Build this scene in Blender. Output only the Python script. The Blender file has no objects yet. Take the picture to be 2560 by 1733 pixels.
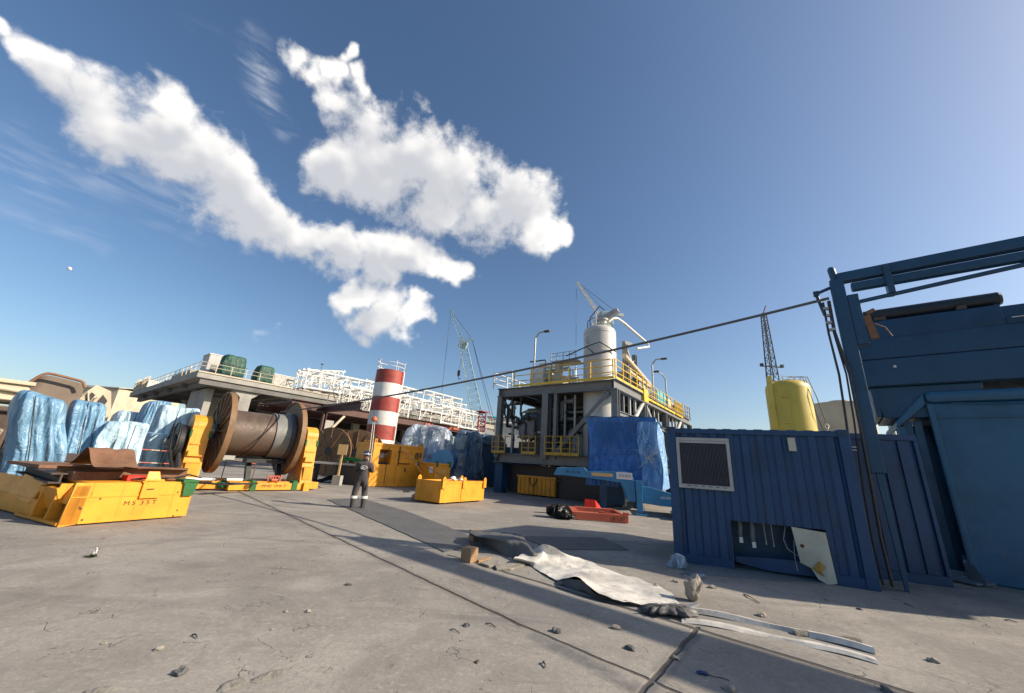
import bpy, bmesh, math, random
from mathutils import Vector, Matrix, noise
random.seed(7)
S = bpy.context.scene
COL = S.collection
# ------------------------------------------------------------------ camera
FPX, PITCH, ROLL, CH = 940.0, math.radians(17.6), math.radians(3.8), 1.6
_f = Vector((0, math.cos(PITCH), math.sin(PITCH))); _u = Vector((0, -math.sin(PITCH), math.cos(PITCH))); _r = Vector((1, 0, 0))
_R = _r*math.cos(ROLL)+_u*math.sin(ROLL); _U = _u*math.cos(ROLL)-_r*math.sin(ROLL)
cam = bpy.data.cameras.new('camera'); co = bpy.data.objects.new('camera', cam); COL.objects.link(co)
m = Matrix((_R, _U, -_f)).transposed().to_4x4(); m.translation = (0, 0, CH); co.matrix_world = m
cam.sensor_fit = 'HORIZONTAL'; cam.sensor_width = 36; cam.lens = 36*FPX/2560; cam.clip_start = .05; cam.clip_end = 6000
S.camera = co
# ------------------------------------------------------------------ light
SUN_AZ, SUN_EL = math.radians(98), math.radians(30.6)
sd = Vector((math.sin(SUN_AZ)*math.cos(SUN_EL), math.cos(SUN_AZ)*math.cos(SUN_EL), math.sin(SUN_EL)))
sl = bpy.data.lights.new('sun', 'SUN'); so = bpy.data.objects.new('sun', sl); COL.objects.link(so)
sl.energy = 4.9; sl.angle = math.radians(.5); sl.color = (1, .87, .70)
so.rotation_euler = sd.to_track_quat('Z', 'Y').to_euler()
S.view_settings.view_transform = 'Standard'; S.view_settings.look = 'None'; S.view_settings.gamma = 1
S.view_settings.exposure = 0.55
def D(az): a = math.radians(az); return Vector((math.sin(a), math.cos(a), 0))
def ray(u, v): return _f+_R*((u-1280)/FPX)+_U*((866.5-v)/FPX)
def at(u, v, Y): d = ray(u, v); return Vector((0, 0, CH))+d*(Y/d.y)
def gnd(u, v, z=0.0): d = ray(u, v); return Vector((0, 0, CH))+d*((z-CH)/d.z)
def wall(u, v, p, az):
    n = D(az+90); d = ray(u, v); p = Vector(p); t = (p-Vector((0, 0, CH))).dot(n)/d.dot(n)
    return Vector((0, 0, CH))+d*t
S.cycles.max_bounces = 5; S.cycles.diffuse_bounces = 3; S.cycles.glossy_bounces = 2; S.cycles.transmission_bounces = 2; S.cycles.transparent_max_bounces = 8
S.cycles.caustics_reflective = False; S.cycles.caustics_refractive = False; S.cycles.use_adaptive_sampling = True; S.cycles.adaptive_threshold = .02
# ------------------------------------------------------------------ world: sky with clouds placed by direction
W = bpy.data.worlds.new('World'); S.world = W; W.use_nodes = True
nt = W.node_tree; nt.nodes.clear()
class NB:
    def __init__(s, nt): s.nt = nt
    def n(s, t, **k):
        x = s.nt.nodes.new(t)
        for a, b in k.items(): setattr(x, a, b)
        return x
    def put(s, sock, v):
        if isinstance(v, bpy.types.NodeSocket): s.nt.links.new(v, sock)
        elif v is not None: sock.default_value = v
    def math(s, op, a, b=None, c=None, clamp=False):
        x = s.n('ShaderNodeMath', operation=op); x.use_clamp = clamp
        s.put(x.inputs[0], a); s.put(x.inputs[1], b)
        if c is not None: s.put(x.inputs[2], c)
        return x.outputs[0]
    def vm(s, op, a, b=None, scale=None):
        x = s.n('ShaderNodeVectorMath', operation=op); s.put(x.inputs[0], a); s.put(x.inputs[1], b)
        if scale is not None: s.put(x.inputs['Scale'], scale)
        return x.outputs['Value'] if op in ('DOT_PRODUCT', 'LENGTH', 'DISTANCE') else x.outputs[0]
    def mix(s, f, a, b, mode='MIX'):
        x = s.n('ShaderNodeMix', data_type='RGBA', blend_type=mode); s.put(x.inputs[0], f)
        s.put(x.inputs[6], a if not isinstance(a, tuple) else (*a, 1) if len(a) == 3 else a)
        s.put(x.inputs[7], b if not isinstance(b, tuple) else (*b, 1) if len(b) == 3 else b); return x.outputs[2]
    def ramp(s, v, a, b, lo=0., hi=1., smooth=True):
        x = s.n('ShaderNodeMapRange', interpolation_type='SMOOTHSTEP' if smooth else 'LINEAR'); s.put(x.inputs[0], v)
        for i, q in enumerate((a, b, lo, hi)): x.inputs[i+1].default_value = q
        return x.outputs[0]
    def noise(s, vec, scale, detail=4, rough=.55, dist=0., dim='3D'):
        x = s.n('ShaderNodeTexNoise', noise_dimensions=dim); s.put(x.inputs['Vector'], vec)
        x.inputs['Scale'].default_value = scale; x.inputs['Detail'].default_value = detail
        x.inputs['Roughness'].default_value = rough; x.inputs['Distortion'].default_value = dist
        return x.outputs[0]
wn = NB(nt)
out = wn.n('ShaderNodeOutputWorld'); bg = wn.n('ShaderNodeBackground'); nt.links.new(bg.outputs[0], out.inputs[0])
sky = wn.n('ShaderNodeTexSky', sky_type='NISHITA'); sky.sun_disc = False; sky.sun_elevation = SUN_EL; sky.sun_rotation = SUN_AZ
sky.air_density = 1.0; sky.dust_density = 1.5; sky.ozone_density = 1.9; sky.altitude = 0
dirv = wn.n('ShaderNodeTexCoord').outputs['Generated']
# cloud bodies: (pixel x, y, radius in px) turned into sky directions
blobs = [(20,60,30),(75,130,46),(150,215,66),(245,290,78),(350,340,86),(405,290,72),(455,400,98),(560,475,94),(650,545,88),(745,595,76),(840,625,76),(930,650,66),(1010,645,56),(1060,655,50),(1110,662,44),(1155,668,30),(925,700,40),
 (760,155,30),(800,175,34),(840,205,36),(862,165,22),(900,225,32),(850,265,40),(925,310,78),(850,410,64),(950,420,96),(1050,420,92),(1150,450,90),(1200,530,84),(1110,500,92),(1285,520,80),(1350,555,52),(1390,565,40),(1430,575,28),
 (890,745,38),(960,770,56),(1045,785,48),(965,712,34),(1842,995,7)]
def cloud_group(name, use, fine):
    g = bpy.data.node_groups.new(name, 'ShaderNodeTree')
    g.interface.new_socket('V', in_out='INPUT', socket_type='NodeSocketVector')
    g.interface.new_socket('W', in_out='INPUT', socket_type='NodeSocketVector')
    g.interface.new_socket('Density', in_out='OUTPUT', socket_type='NodeSocketFloat')
    b = NB(g); gi = b.n('NodeGroupInput'); go = b.n('NodeGroupOutput')
    v = gi.outputs[0]; vw = gi.outputs[1]
    tot = None
    for (x, y, r) in use:
        d = ray(x, y); k = r/(FPX*d.length); dn = d.normalized()
        s = b.ramp(b.vm('DISTANCE', vw, tuple(dn)), 0, k*(1.95 if r > 20 else 2.2), 1, 0, smooth=False)
        tot = s if tot is None else b.math('SMOOTH_MAX', tot, s, .12)
    f1 = b.noise(v, 11, 7 if fine else 2, .63)
    den = b.math('ADD', tot, b.math('MULTIPLY', b.math('SUBTRACT', f1, .5), 1.15 if fine else .9))
    den = b.math('MULTIPLY', den, b.ramp(tot, .02, .2))
    g.links.new(den, go.inputs[0]); return g
cg = cloud_group('cloud_density', blobs, True)
cg2 = cloud_group('cloud_shading', [q for i, q in enumerate(blobs) if q[2] > 54], False)
wt = wn.n('ShaderNodeTexNoise'); wn.put(wt.inputs['Vector'], dirv); wt.inputs['Scale'].default_value = 8; wt.inputs['Detail'].default_value = 3
wisp_c = wt.outputs['Color']; wv = wn.vm('ADD', dirv, wn.vm('SCALE', wn.vm('SUBTRACT', wisp_c, (.5, .5, .5)), scale=.17))
def cg_use(off, g=cg):
    x = wn.n('ShaderNodeGroup'); x.node_tree = g
    wn.put(x.inputs[0], wn.vm('ADD', dirv, off) if off else dirv); wn.put(x.inputs[1], wn.vm('ADD', wv, off) if off else wv); return x.outputs[0]
d0 = cg_use(None)
upright = (_U*.72+_R*.30)*.055
d1 = cg_use(tuple(upright), cg2)
alpha = wn.ramp(d0, .33, .70)
shade = wn.ramp(wn.math('SUBTRACT', d1, wn.math('MULTIPLY', d0, .30)), -.05, .62, 1, 0)
ccol = wn.mix(shade, (4.5, 4.6, 4.9), (8.2, 7.95, 7.6))
# cirrus wisps: long thin streaks in two places
def streak(u0, v0, u1, v1, wid, gain):
    a = ray(u0, v0).normalized(); b_ = ray(u1, v1).normalized(); ab = b_-a; L2 = ab.length_squared
    t = wn.math('DIVIDE', wn.vm('DOT_PRODUCT', wn.vm('SUBTRACT', wv, tuple(a)), tuple(ab)), L2, clamp=True)
    p = wn.vm('ADD', wn.vm('SCALE', tuple(ab), scale=t), tuple(a))
    dd = wn.vm('DISTANCE', wv, p)
    return wn.math('MULTIPLY', wn.ramp(dd, 0, wid/FPX, 1, 0), gain)
st = None
for a in ((-60,370,560,550,70,.20),(0,540,230,590,36,.16),(450,10,620,80,26,.16),(655,130,690,260,44,.55),(540,838,620,848,14,.5),(635,834,700,840,14,.5)):
    q = streak(*a); st = q if st is None else wn.math('ADD', st, q)
mapv = wn.n('ShaderNodeMapping'); wn.put(mapv.inputs['Vector'], dirv); mapv.inputs['Rotation'].default_value = (0, math.radians(22), math.radians(20)); mapv.inputs['Scale'].default_value = (6, 5, 34)
fib = wn.noise(mapv.outputs[0], 1.6, 5, .6)
st = wn.math('MULTIPLY', st, wn.ramp(fib, .38, .72))
skyc = sky.outputs[0]
# the sky's own saturation: slightly deeper blue high up
hs = wn.n('ShaderNodeHueSaturation'); wn.put(hs.inputs['Color'], skyc); hs.inputs['Saturation'].default_value = 1.12; hs.inputs['Value'].default_value = 1.0
c1 = wn.mix(st, hs.outputs[0], (6.2, 6.4, 6.8))
c2 = wn.mix(wn.math('MULTIPLY', alpha, .97), c1, ccol)
nt.links.new(c2, bg.inputs[0]); bg.inputs[1].default_value = 0.098
# ------------------------------------------------------------------ materials
def newmat(name):
    m = bpy.data.materials.new(name); m.use_nodes = True; t = m.node_tree
    return m, NB(t), t.nodes['Principled BSDF']
MATS = {}
def paint(name, rgb, rough=.45, metal=0., dirt=.25, rust=0., bump=.15, scale=1.5, spec=.5, rustcol=(.16, .055, .02), streak=.0, coat=0.):
    if name in MATS: return MATS[name]
    m, b, p = newmat(name)
    tc = b.n('ShaderNodeTexCoord').outputs['Object']
    n1 = b.noise(tc, scale, 6, .6); n2 = b.noise(tc, scale*9, 5, .6)
    c = tuple(rgb)
    dk = tuple(x*.55 for x in rgb)
    col = b.mix(b.math('MULTIPLY', b.ramp(n1, .42, .72), dirt*2 if dirt < .5 else 1), c, dk)
    col = b.mix(b.math('MULTIPLY', b.ramp(n2, .5, .75), dirt), col, tuple(x*.8+.05 for x in rgb))
    if streak:
        mp = b.n('ShaderNodeMapping'); b.put(mp.inputs[0], tc); mp.inputs['Scale'].default_value = (5, 5, .35)
        ns = b.noise(mp.outputs[0], 2.2, 5, .6)
        col = b.mix(b.math('MULTIPLY', b.ramp(ns, .52, .7), streak), col, tuple(x*.35+r*.3 for x, r in zip(rgb, rustcol)))
    if rust:
        nr = b.noise(tc, scale*4.5, 8, .68, .4)
        th = .74-.22*rust
        col = b.mix(b.ramp(nr, th, th+.04), col, rustcol)
    b.put(p.inputs['Base Color'], col)
    b.put(p.inputs['Roughness'], b.ramp(n2, .3, .7, max(.05, rough-.08), min(1, rough+.15)))
    p.inputs['Metallic'].default_value = metal; p.inputs['Specular IOR Level'].default_value = spec
    if bump:
        bp = b.n('ShaderNodeBump'); bp.inputs['Strength'].default_value = bump; bp.inputs['Distance'].default_value = .02
        b.put(bp.inputs['Height'], b.noise(tc, scale*6, 6, .6)); b.nt.links.new(bp.outputs[0], p.inputs['Normal'])
    MATS[name] = m; return m
YEL = paint('yellow_paint', (.78, .33, .022), .48, dirt=.22, rust=.30, streak=.35, rustcol=(.17, .07, .02))
YELB = paint('bright_yellow_rail', (.78, .50, .03), .45, dirt=.15)
YELT = paint('tank_yellow', (.56, .43, .07), .5, dirt=.25, rust=.1, scale=.5, streak=.3)
GREEN = paint('green_strap', (.02, .12, .03), .7, dirt=.3)
WOODF = paint('reel_ochre', (.20, .112, .05), .6, dirt=.4, rust=.35, scale=2)
RUSTD = paint('drum_steel', (.115, .080, .060), .5, metal=.25, dirt=.5, rust=.3, scale=1.2, rustcol=(.12, .045, .02))
WIRE = paint('wire_rope', (.30, .30, .285), .5, metal=.3, dirt=.2, scale=4)
DARK = paint('dark_steel', (.035, .033, .032), .5, dirt=.3)
BLK = paint('black_rubber', (.018, .018, .018), .5, dirt=.2)
BROWN = paint('red_brown_steel', (.085, .032, .025), .55, dirt=.4, rust=.3)
RUSTY = paint('rusty_scrap', (.22, .11, .06), .75, dirt=.5, rust=.7, scale=1.3)
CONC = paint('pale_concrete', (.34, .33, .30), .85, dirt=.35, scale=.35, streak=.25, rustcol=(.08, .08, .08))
CONCD = paint('shaded_concrete', (.17, .165, .155), .9, dirt=.35, scale=.3)  # darker copy of the concrete, shade under the deck put into its colour
GREY = paint('grey_structural_paint', (.175, .18, .175), .5, dirt=.25, streak=.12)
GREYL = paint('light_grey_paint', (.42, .42, .40), .5, dirt=.25)
WHITE = paint('white_paint', (.74, .73, .68), .5, dirt=.15, streak=.15)
CREAM = paint('cream_paint', (.55, .47, .34), .55, dirt=.25, rust=.15, scale=.6, streak=.35)
REDP = paint('stack_red', (.36, .055, .04), .55, dirt=.35, scale=.6, streak=.3)
REDL = paint('red_primer', (.46, .105, .06), .5, dirt=.2, rust=.15)
REDX = paint('signal_red', (.60, .03, .02), .4, dirt=.1)
BLUEC = paint('container_blue', (.008, .052, .14), .42, dirt=.35, rust=.22, scale=1.3, streak=.35, rustcol=(.09, .06, .05))
BLUED = paint('navy_steel', (.014, .070, .145), .42, dirt=.35, rust=.15, scale=1, streak=.2)
BLUEB = paint('bin_blue', (.028, .13, .235), .42, dirt=.35, rust=.15, scale=.8, streak=.25)
BLUET = paint('trailer_blue', (.045, .24, .44), .45, dirt=.2, rust=.1, streak=.1)
TEAL = paint('teal_boom', (.30, .42, .45), .5, dirt=.2)
CYAN = paint('cyan_panel', (.06, .48, .60), .4, dirt=.1)
SILV = paint('bare_metal', (.45, .44, .42), .35, metal=.6, dirt=.2)
ROPEW = paint('white_rope', (.72, .70, .64), .8, dirt=.1)
TIMB = paint('timber', (.36, .22, .12), .8, dirt=.4, scale=6, bump=.5)
MATR = paint('rubber_matting', (.105, .105, .102), .62, dirt=.3, scale=1.5, bump=.25)
STONE = paint('broken_concrete', (.30, .27, .22), .95, dirt=.5, scale=5, bump=.9)
STONED = paint('dark_stone', (.11, .11, .11), .9, dirt=.5, scale=8, bump=.8)
PANEL = paint('off_white_panel', (.52, .50, .40), .5, dirt=.25)
SIGN = paint('cream_board', (.66, .46, .20), .6, dirt=.1)
INK = paint('stencil_ink', (.085, .045, .015), .7, dirt=.0, bump=0)
INKW = paint('white_lettering', (.75, .75, .72), .6, dirt=.0, bump=0)
CLOTH = paint('charcoal_overall', (.062, .055, .057), .9, dirt=.35, scale=5, bump=.5)
BOOT = paint('worn_boot', (.045, .045, .04), .75, dirt=.4, scale=8)
SKIN = paint('skin', (.22, .11, .065), .55, dirt=.1, scale=8)
REFL = paint('reflective_tape', (.72, .72, .68), .35, dirt=.1, bump=0)
HELM = paint('helmet_shell', (.03, .035, .06), .22, dirt=.1, bump=0)
ORNG = paint('orange_ball', (.62, .14, .06), .5, dirt=.4, scale=6)
GLOVE = paint('work_glove', (.42, .22, .10), .8, dirt=.2, scale=8)
MOONM = paint('moon_rock', (.55, .55, .56), .9, dirt=.3, bump=0, scale=.01)
def plastic(name, rgb, rough=.28, fold=.6, scale=1.2, dirt=.2, white=.0, trans=0.):
    m, b, p = newmat(name); tc = b.n('ShaderNodeTexCoord').outputs['Object']
    mp = b.n('ShaderNodeMapping'); b.put(mp.inputs[0], tc); mp.inputs['Scale'].default_value = (1, 1, .22); mp.inputs['Rotation'].default_value = (.25, .35, 0)
    n = b.noise(mp.outputs[0], scale*1.5, 3, .45, 1.1); n2 = b.noise(tc, scale*5, 4, .5, .8); n3 = b.noise(tc, scale*.8, 2, .5, .4)
    ridge = b.math('ABSOLUTE', b.math('SUBTRACT', n, .5))
    col = b.mix(b.math('MULTIPLY', b.ramp(ridge, 0, .09, 1, 0), .7), tuple(rgb), tuple(min(1, x*1.3+white) for x in rgb))
    col = b.mix(b.math('MULTIPLY', b.ramp(n3, .4, .65), dirt*1.6), col, tuple(x*.55 for x in rgb))
    b.put(p.inputs['Base Color'], col); p.inputs['Roughness'].default_value = rough
    iso = b.noise(tc, scale*1.7, 3, .5, .7); rid2 = b.math('ABSOLUTE', b.math('SUBTRACT', iso, .5)); rid3 = b.math('ABSOLUTE', b.math('SUBTRACT', n2, .5))
    bp = b.n('ShaderNodeBump'); bp.inputs['Strength'].default_value = fold*1.3; bp.inputs['Distance'].default_value = .07
    hh = b.math('ADD', b.math('MULTIPLY', b.ramp(ridge, 0, .14, 1, 0, False), .7), b.math('MULTIPLY', b.ramp(rid2, 0, .16, 1, 0, False), .55))
    b.put(bp.inputs['Height'], b.math('ADD', hh, b.math('MULTIPLY', b.ramp(rid3, 0, .12, 1, 0, False), .10)))
    b.nt.links.new(bp.outputs[0], p.inputs['Normal'])
    if trans:
        o = m.node_tree.nodes['Material Output']; tr = b.n('ShaderNodeBsdfTransparent'); tr.inputs[0].default_value = (.86, .92, 1, 1)
        mx = b.n('ShaderNodeMixShader'); b.put(mx.inputs[0], b.math('SUBTRACT', trans, b.ramp(ridge, 0, .06, trans*.5, 0)))
        b.nt.links.new(p.outputs[0], mx.inputs[1]); b.nt.links.new(tr.outputs[0], mx.inputs[2]); b.nt.links.new(mx.outputs[0], o.inputs[0])
    return m
PLB = plastic('pale_blue_tarpaulin', (.36, .51, .60), .42, .45, white=.12)
PLB2 = plastic('mid_blue_tarpaulin', (.13, .27, .41), .42, .45, white=.12)
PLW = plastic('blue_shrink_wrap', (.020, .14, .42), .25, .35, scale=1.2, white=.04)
PLWL = plastic('sunlit_shrink_wrap', (.13, .33, .66), .2, .6, scale=1.8, white=.3)  # paler copy of the wrap with sunlight put into its colour
PLG = plastic('green_tarpaulin', (.018, .075, .05), .5, .5)
PLN = plastic('navy_tarpaulin', (.055, .10, .15), .35, .7)
PLC = plastic('clear_sheeting', (.44, .52, .60), .2, .35, white=.2, trans=.58)
PLD = plastic('smoky_sheeting', (.09, .16, .24), .2, .5, white=.08, trans=.35)
PLK = plastic('black_bag_plastic', (.012, .012, .012), .18, 1.0, scale=5, white=.0)
PLCL = plastic('grey_wrap', (.16, .16, .17), .5, .6)
def sheet_mat():
    m, b, p = newmat('pale_sheet_upper'); tc = b.n('ShaderNodeTexCoord').outputs['Object']
    n = b.noise(tc, 1.4, 6, .6); col = b.mix(b.ramp(b.noise(tc, 9, 6, .7), .5, .7), b.mix(b.ramp(n, .4, .62), (.70, .67, .60), (.46, .44, .40)), (.34, .32, .29))
    b.put(p.inputs['Base Color'], col); p.inputs['Roughness'].default_value = .55
    bp = b.n('ShaderNodeBump'); bp.inputs['Strength'].default_value = .3; bp.inputs['Distance'].default_value = .03
    b.put(bp.inputs['Height'], b.noise(tc, 6, 6, .6)); b.nt.links.new(bp.outputs[0], p.inputs['Normal']); return m
SHEET = sheet_mat()
# ------------------------------------------------------------------ mesh helpers
class MB:
    def __init__(s): s.v = []; s.f = []; s.m = []; s.sm = []
    def add(s, vs, fs, m=0, smooth=False):
        o = len(s.v); s.v += [Vector(q) for q in vs]
        for f in fs: s.f.append(tuple(o+i for i in f)); s.m.append(m); s.sm.append(smooth)
        return s
    def box(s, c, size, rz=0., rx=0., ry=0., m=0, taper=1.0):
        M = Matrix.Rotation(rz, 3, 'Z') @ Matrix.Rotation(ry, 3, 'Y') @ Matrix.Rotation(rx, 3, 'X'); c = Vector(c); a, b, d = (q/2 for q in size)
        vs = []
        for z in (-1, 1):
            k = taper if z > 0 else 1
            for x, y in ((-1, -1), (1, -1), (1, 1), (-1, 1)): vs.append(c+M @ Vector((x*a*k, y*b*k, z*d)))
        return s.add(vs, [(3, 2, 1, 0), (4, 5, 6, 7), (0, 1, 5, 4), (1, 2, 6, 5), (2, 3, 7, 6), (3, 0, 4, 7)], m)
    def bx(s, x0, x1, y0, y1, z0, z1, m=0): return s.box(((x0+x1)/2, (y0+y1)/2, (z0+z1)/2), (abs(x1-x0), abs(y1-y0), abs(z1-z0)), m=m)
    def beam(s, p0, p1, w, h, m=0, up=(0, 0, 1)):
        p0, p1 = Vector(p0), Vector(p1); d = (p1-p0).normalized(); up = Vector(up)
        if abs(d.dot(up)) > .98: up = Vector((1, 0, 0))
        a = d.cross(up).normalized(); b = a.cross(d).normalized(); vs = []
        for p in (p0, p1):
            for x, y in ((-1, -1), (1, -1), (1, 1), (-1, 1)): vs.append(p+a*(x*w/2)+b*(y*h/2))
        return s.add(vs, [(3, 2, 1, 0), (4, 5, 6, 7), (0, 1, 5, 4), (1, 2, 6, 5), (2, 3, 7, 6), (3, 0, 4, 7)], m)
    def ibeam(s, p0, p1, w, h, t=.03, m=0):
        p0, p1 = Vector(p0), Vector(p1); d = (p1-p0).normalized(); up = Vector((0, 0, 1))
        if abs(d.dot(up)) > .98: up = Vector((1, 0, 0))
        a = d.cross(up).normalized(); b = a.cross(d).normalized()
        s.beam(p0+b*(h/2-t/2), p1+b*(h/2-t/2), w, t, m); s.beam(p0-b*(h/2-t/2), p1-b*(h/2-t/2), w, t, m)
        return s.beam(p0, p1, t, h-2*t-.002, m)
    def tube(s, p0, p1, r, r2=None, n=8, m=0, caps=True):
        p0, p1 = Vector(p0), Vector(p1); r2 = r if r2 is None else r2
        d = (p1-p0).normalized(); q = Vector((0, 0, 1)) if abs(d.z) < .95 else Vector((1, 0, 0))
        a = d.cross(q).normalized(); b = a.cross(d).normalized(); vs = []
        for p, k in ((p0, r), (p1, r2)):
            for i in range(n): t = 2*math.pi*i/n; vs.append(p+(a*math.cos(t)+b*math.sin(t))*k)
        fs = [(i, i+n, (i+1) % n+n, (i+1) % n) for i in range(n)]
        s.add(vs, fs, m, n > 5)
        if caps:
            s.add(vs[:n], [tuple(range(n))], m); s.add(vs[n:], [tuple(range(n-1, -1, -1))], m)
        return s
    def path(s, pts, r, n=6, m=0):
        pts = [Vector(p) for p in pts]; rings = []; prev = None
        for i, p in enumerate(pts):
            d = (pts[min(i+1, len(pts)-1)]-pts[max(i-1, 0)]).normalized()
            if prev is None:
                q = Vector((0, 0, 1)) if abs(d.z) < .9 else Vector((1, 0, 0)); a = d.cross(q).normalized()
            else: a = (prev-d*prev.dot(d)).normalized()
            prev = a; b = d.cross(a); k = r[i] if isinstance(r, (list, tuple)) else r
            rings.append([p+(a*math.cos(2*math.pi*j/n)+b*math.sin(2*math.pi*j/n))*k for j in range(n)])
        vs = [v for R in rings for v in R]; fs = []
        for i in range(len(pts)-1):
            for j in range(n): fs.append((i*n+j, i*n+(j+1) % n, (i+1)*n+(j+1) % n, (i+1)*n+j))
        s.add(vs, fs, m, True); s.add(rings[0], [tuple(range(n-1, -1, -1))], m); s.add(rings[-1], [tuple(range(n))], m)
        return s
    def lathe(s, prof, n=32, c=(0, 0, 0), axis='Z', m=0, mats=None, hard=True):
        c = Vector(c)
        def ring(r, z):
            R = []
            for i in range(n):
                t = 2*math.pi*i/n
                R.append(c+(Vector((r*math.cos(t), r*math.sin(t), z)) if axis == 'Z' else Vector((z, r*math.cos(t), r*math.sin(t)))))
            return R
        if hard:
            for k in range(len(prof)-1):
                s.add(ring(*prof[k])+ring(*prof[k+1]), [(i, (i+1) % n, (i+1) % n+n, i+n) for i in range(n)], mats[k] if mats else m, abs(prof[k][1]-prof[k+1][1]) > 1e-4)
        else:
            vs = [v for p in prof for v in ring(*p)]
            s.add(vs, [(k*n+i, k*n+(i+1) % n, (k+1)*n+(i+1) % n, (k+1)*n+i) for k in range(len(prof)-1) for i in range(n)], m, True)
        return s
    def prism(s, poly, vec, m=0):
        n = len(poly); poly = [Vector(p) for p in poly]; vec = Vector(vec); vs = poly+[p+vec for p in poly]
        return s.add(vs, [tuple(range(n-1, -1, -1)), tuple(range(n, 2*n))]+[(i, (i+1) % n, (i+1) % n+n, i+n) for i in range(n)], m)
    def grid(s, fn, nu, nv, m=0):
        vs = [fn(i/nu, j/nv) for i in range(nu+1) for j in range(nv+1)]
        return s.add(vs, [(i*(nv+1)+j, (i+1)*(nv+1)+j, (i+1)*(nv+1)+j+1, i*(nv+1)+j+1) for i in range(nu) for j in range(nv)], m, True)
ROOTM = {}
def thing(name, label, cat, loc=(0, 0, 0), az=90., group=None, kind=None):
    o = bpy.data.objects.new(name, None); COL.objects.link(o); o.empty_display_size = .2
    rz = math.radians(90-az); o.location = loc; o.rotation_euler = (0, 0, rz)
    ROOTM[o.name] = Matrix.Translation(Vector(loc)) @ Matrix.Rotation(rz, 4, 'Z')
    tagp(o, label, cat, group, kind); return o
def tagp(o, label=None, cat=None, group=None, kind=None):
    if label: o['label'] = label
    if cat: o['category'] = cat
    if group: o['group'] = group
    if kind: o['kind'] = kind
    return o
def part(mb, name, mats, root=None, world=False, bevel=0., smooth=None, label=None, top=None):
    """link the builder as ONE mesh object; world=True: coordinates given in world space"""
    vs = mb.v
    if root is not None and world: inv = ROOTM[root.name].inverted(); vs = [inv @ v for v in vs]
    me = bpy.data.meshes.new(name)
    o0 = Vector((0, 0, 0))
    if root is None:
        lo = Vector((sum(v.x for v in vs)/len(vs), sum(v.y for v in vs)/len(vs), min(v.z for v in vs))); o0 = lo; vs = [v-lo for v in vs]
    me.from_pydata([tuple(v) for v in vs], [], mb.f); me.validate(); 
    if not isinstance(mats, (list, tuple)): mats = [mats]
    for q in mats: me.materials.append(q)
    if len(me.polygons) == len(mb.m):
        for p, mi, sm in zip(me.polygons, mb.m, mb.sm): p.material_index = mi; p.use_smooth = sm if smooth is None else smooth
    bm = bmesh.new(); bm.from_mesh(me); bmesh.ops.remove_doubles(bm, verts=bm.verts, dist=1e-5) if smooth else None
    bmesh.ops.recalc_face_normals(bm, faces=bm.faces); bm.to_mesh(me); bm.free()
    o = bpy.data.objects.new(name, me); COL.objects.link(o); o.location = o0
    if root is not None: o.parent = root; ROOTM[o.name] = ROOTM[root.name]
    if bevel:
        b = o.modifiers.new('bevel', 'BEVEL'); b.width = bevel; b.segments = 2; b.limit_method = 'ANGLE'; b.angle_limit = math.radians(40)
    if label: o['label'] = label
    return o
def single(mb, name, mats, label, cat, group=None, kind=None, **k):
    o = part(mb, name, mats, None, **k); return tagp(o, label, cat, group, kind)
def text_part(txt, size, root, M, mat, name='lettering', ext=.004, xs=1.0):
    """text as thin raised lettering; M maps text plane (x right, y up, z out) to root-local space"""
    c = bpy.data.curves.new('t', 'FONT'); c.body = txt; c.size = size; c.extrude = ext; c.align_x = 'CENTER'; c.align_y = 'CENTER'
    o = bpy.data.objects.new('t', c); COL.objects.link(o); dg = bpy.context.evaluated_depsgraph_get()
    me = bpy.data.meshes.new_from_object(o.evaluated_get(dg)); bpy.data.objects.remove(o); bpy.data.curves.remove(c)
    me.transform(M @ Matrix.Diagonal((xs, 1, 1, 1))); me.materials.clear(); me.materials.append(mat); me.name = name
    p = bpy.data.objects.new(name, me); COL.objects.link(p); p.parent = root; return p
def face_y(x, y, z):   # text on a face whose normal is -y
    return Matrix.Translation((x, y, z)) @ Matrix.Rotation(math.pi/2, 4, 'X')
def rail(mb, p0, p1, h=1.1, n=4, r=.022, bars=(1., .55), post=None, kick=0., m=0, mk=0):
    p0, p1 = Vector(p0), Vector(p1)
    for i in range(n+1):
        p = p0.lerp(p1, i/n); mb.beam(p, p+Vector((0, 0, h)), r*2.2, r*2.2, m)
    for b in bars: mb.tube(p0+Vector((0, 0, h*b)), p1+Vector((0, 0, h*b)), r, n=6, m=m)
    if kick: mb.beam(p0+Vector((0, 0, kick/2)), p1+Vector((0, 0, kick/2)), .012, kick, mk)
def copy_thing(o, loc=None, rotz=None, label=None):
    c = o.copy(); COL.objects.link(c)
    if loc is not None: c.location = loc
    if rotz is not None: c.rotation_euler = (0, 0, rotz)
    if label: c['label'] = label
    for ch in o.children:
        d = ch.copy(); COL.objects.link(d); d.parent = c
        for g in ch.children: e = g.copy(); COL.objects.link(e); e.parent = d
    return c
def fbm(p, o=4): return noise.fractal(Vector(p), .9, 2.0, o)
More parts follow.
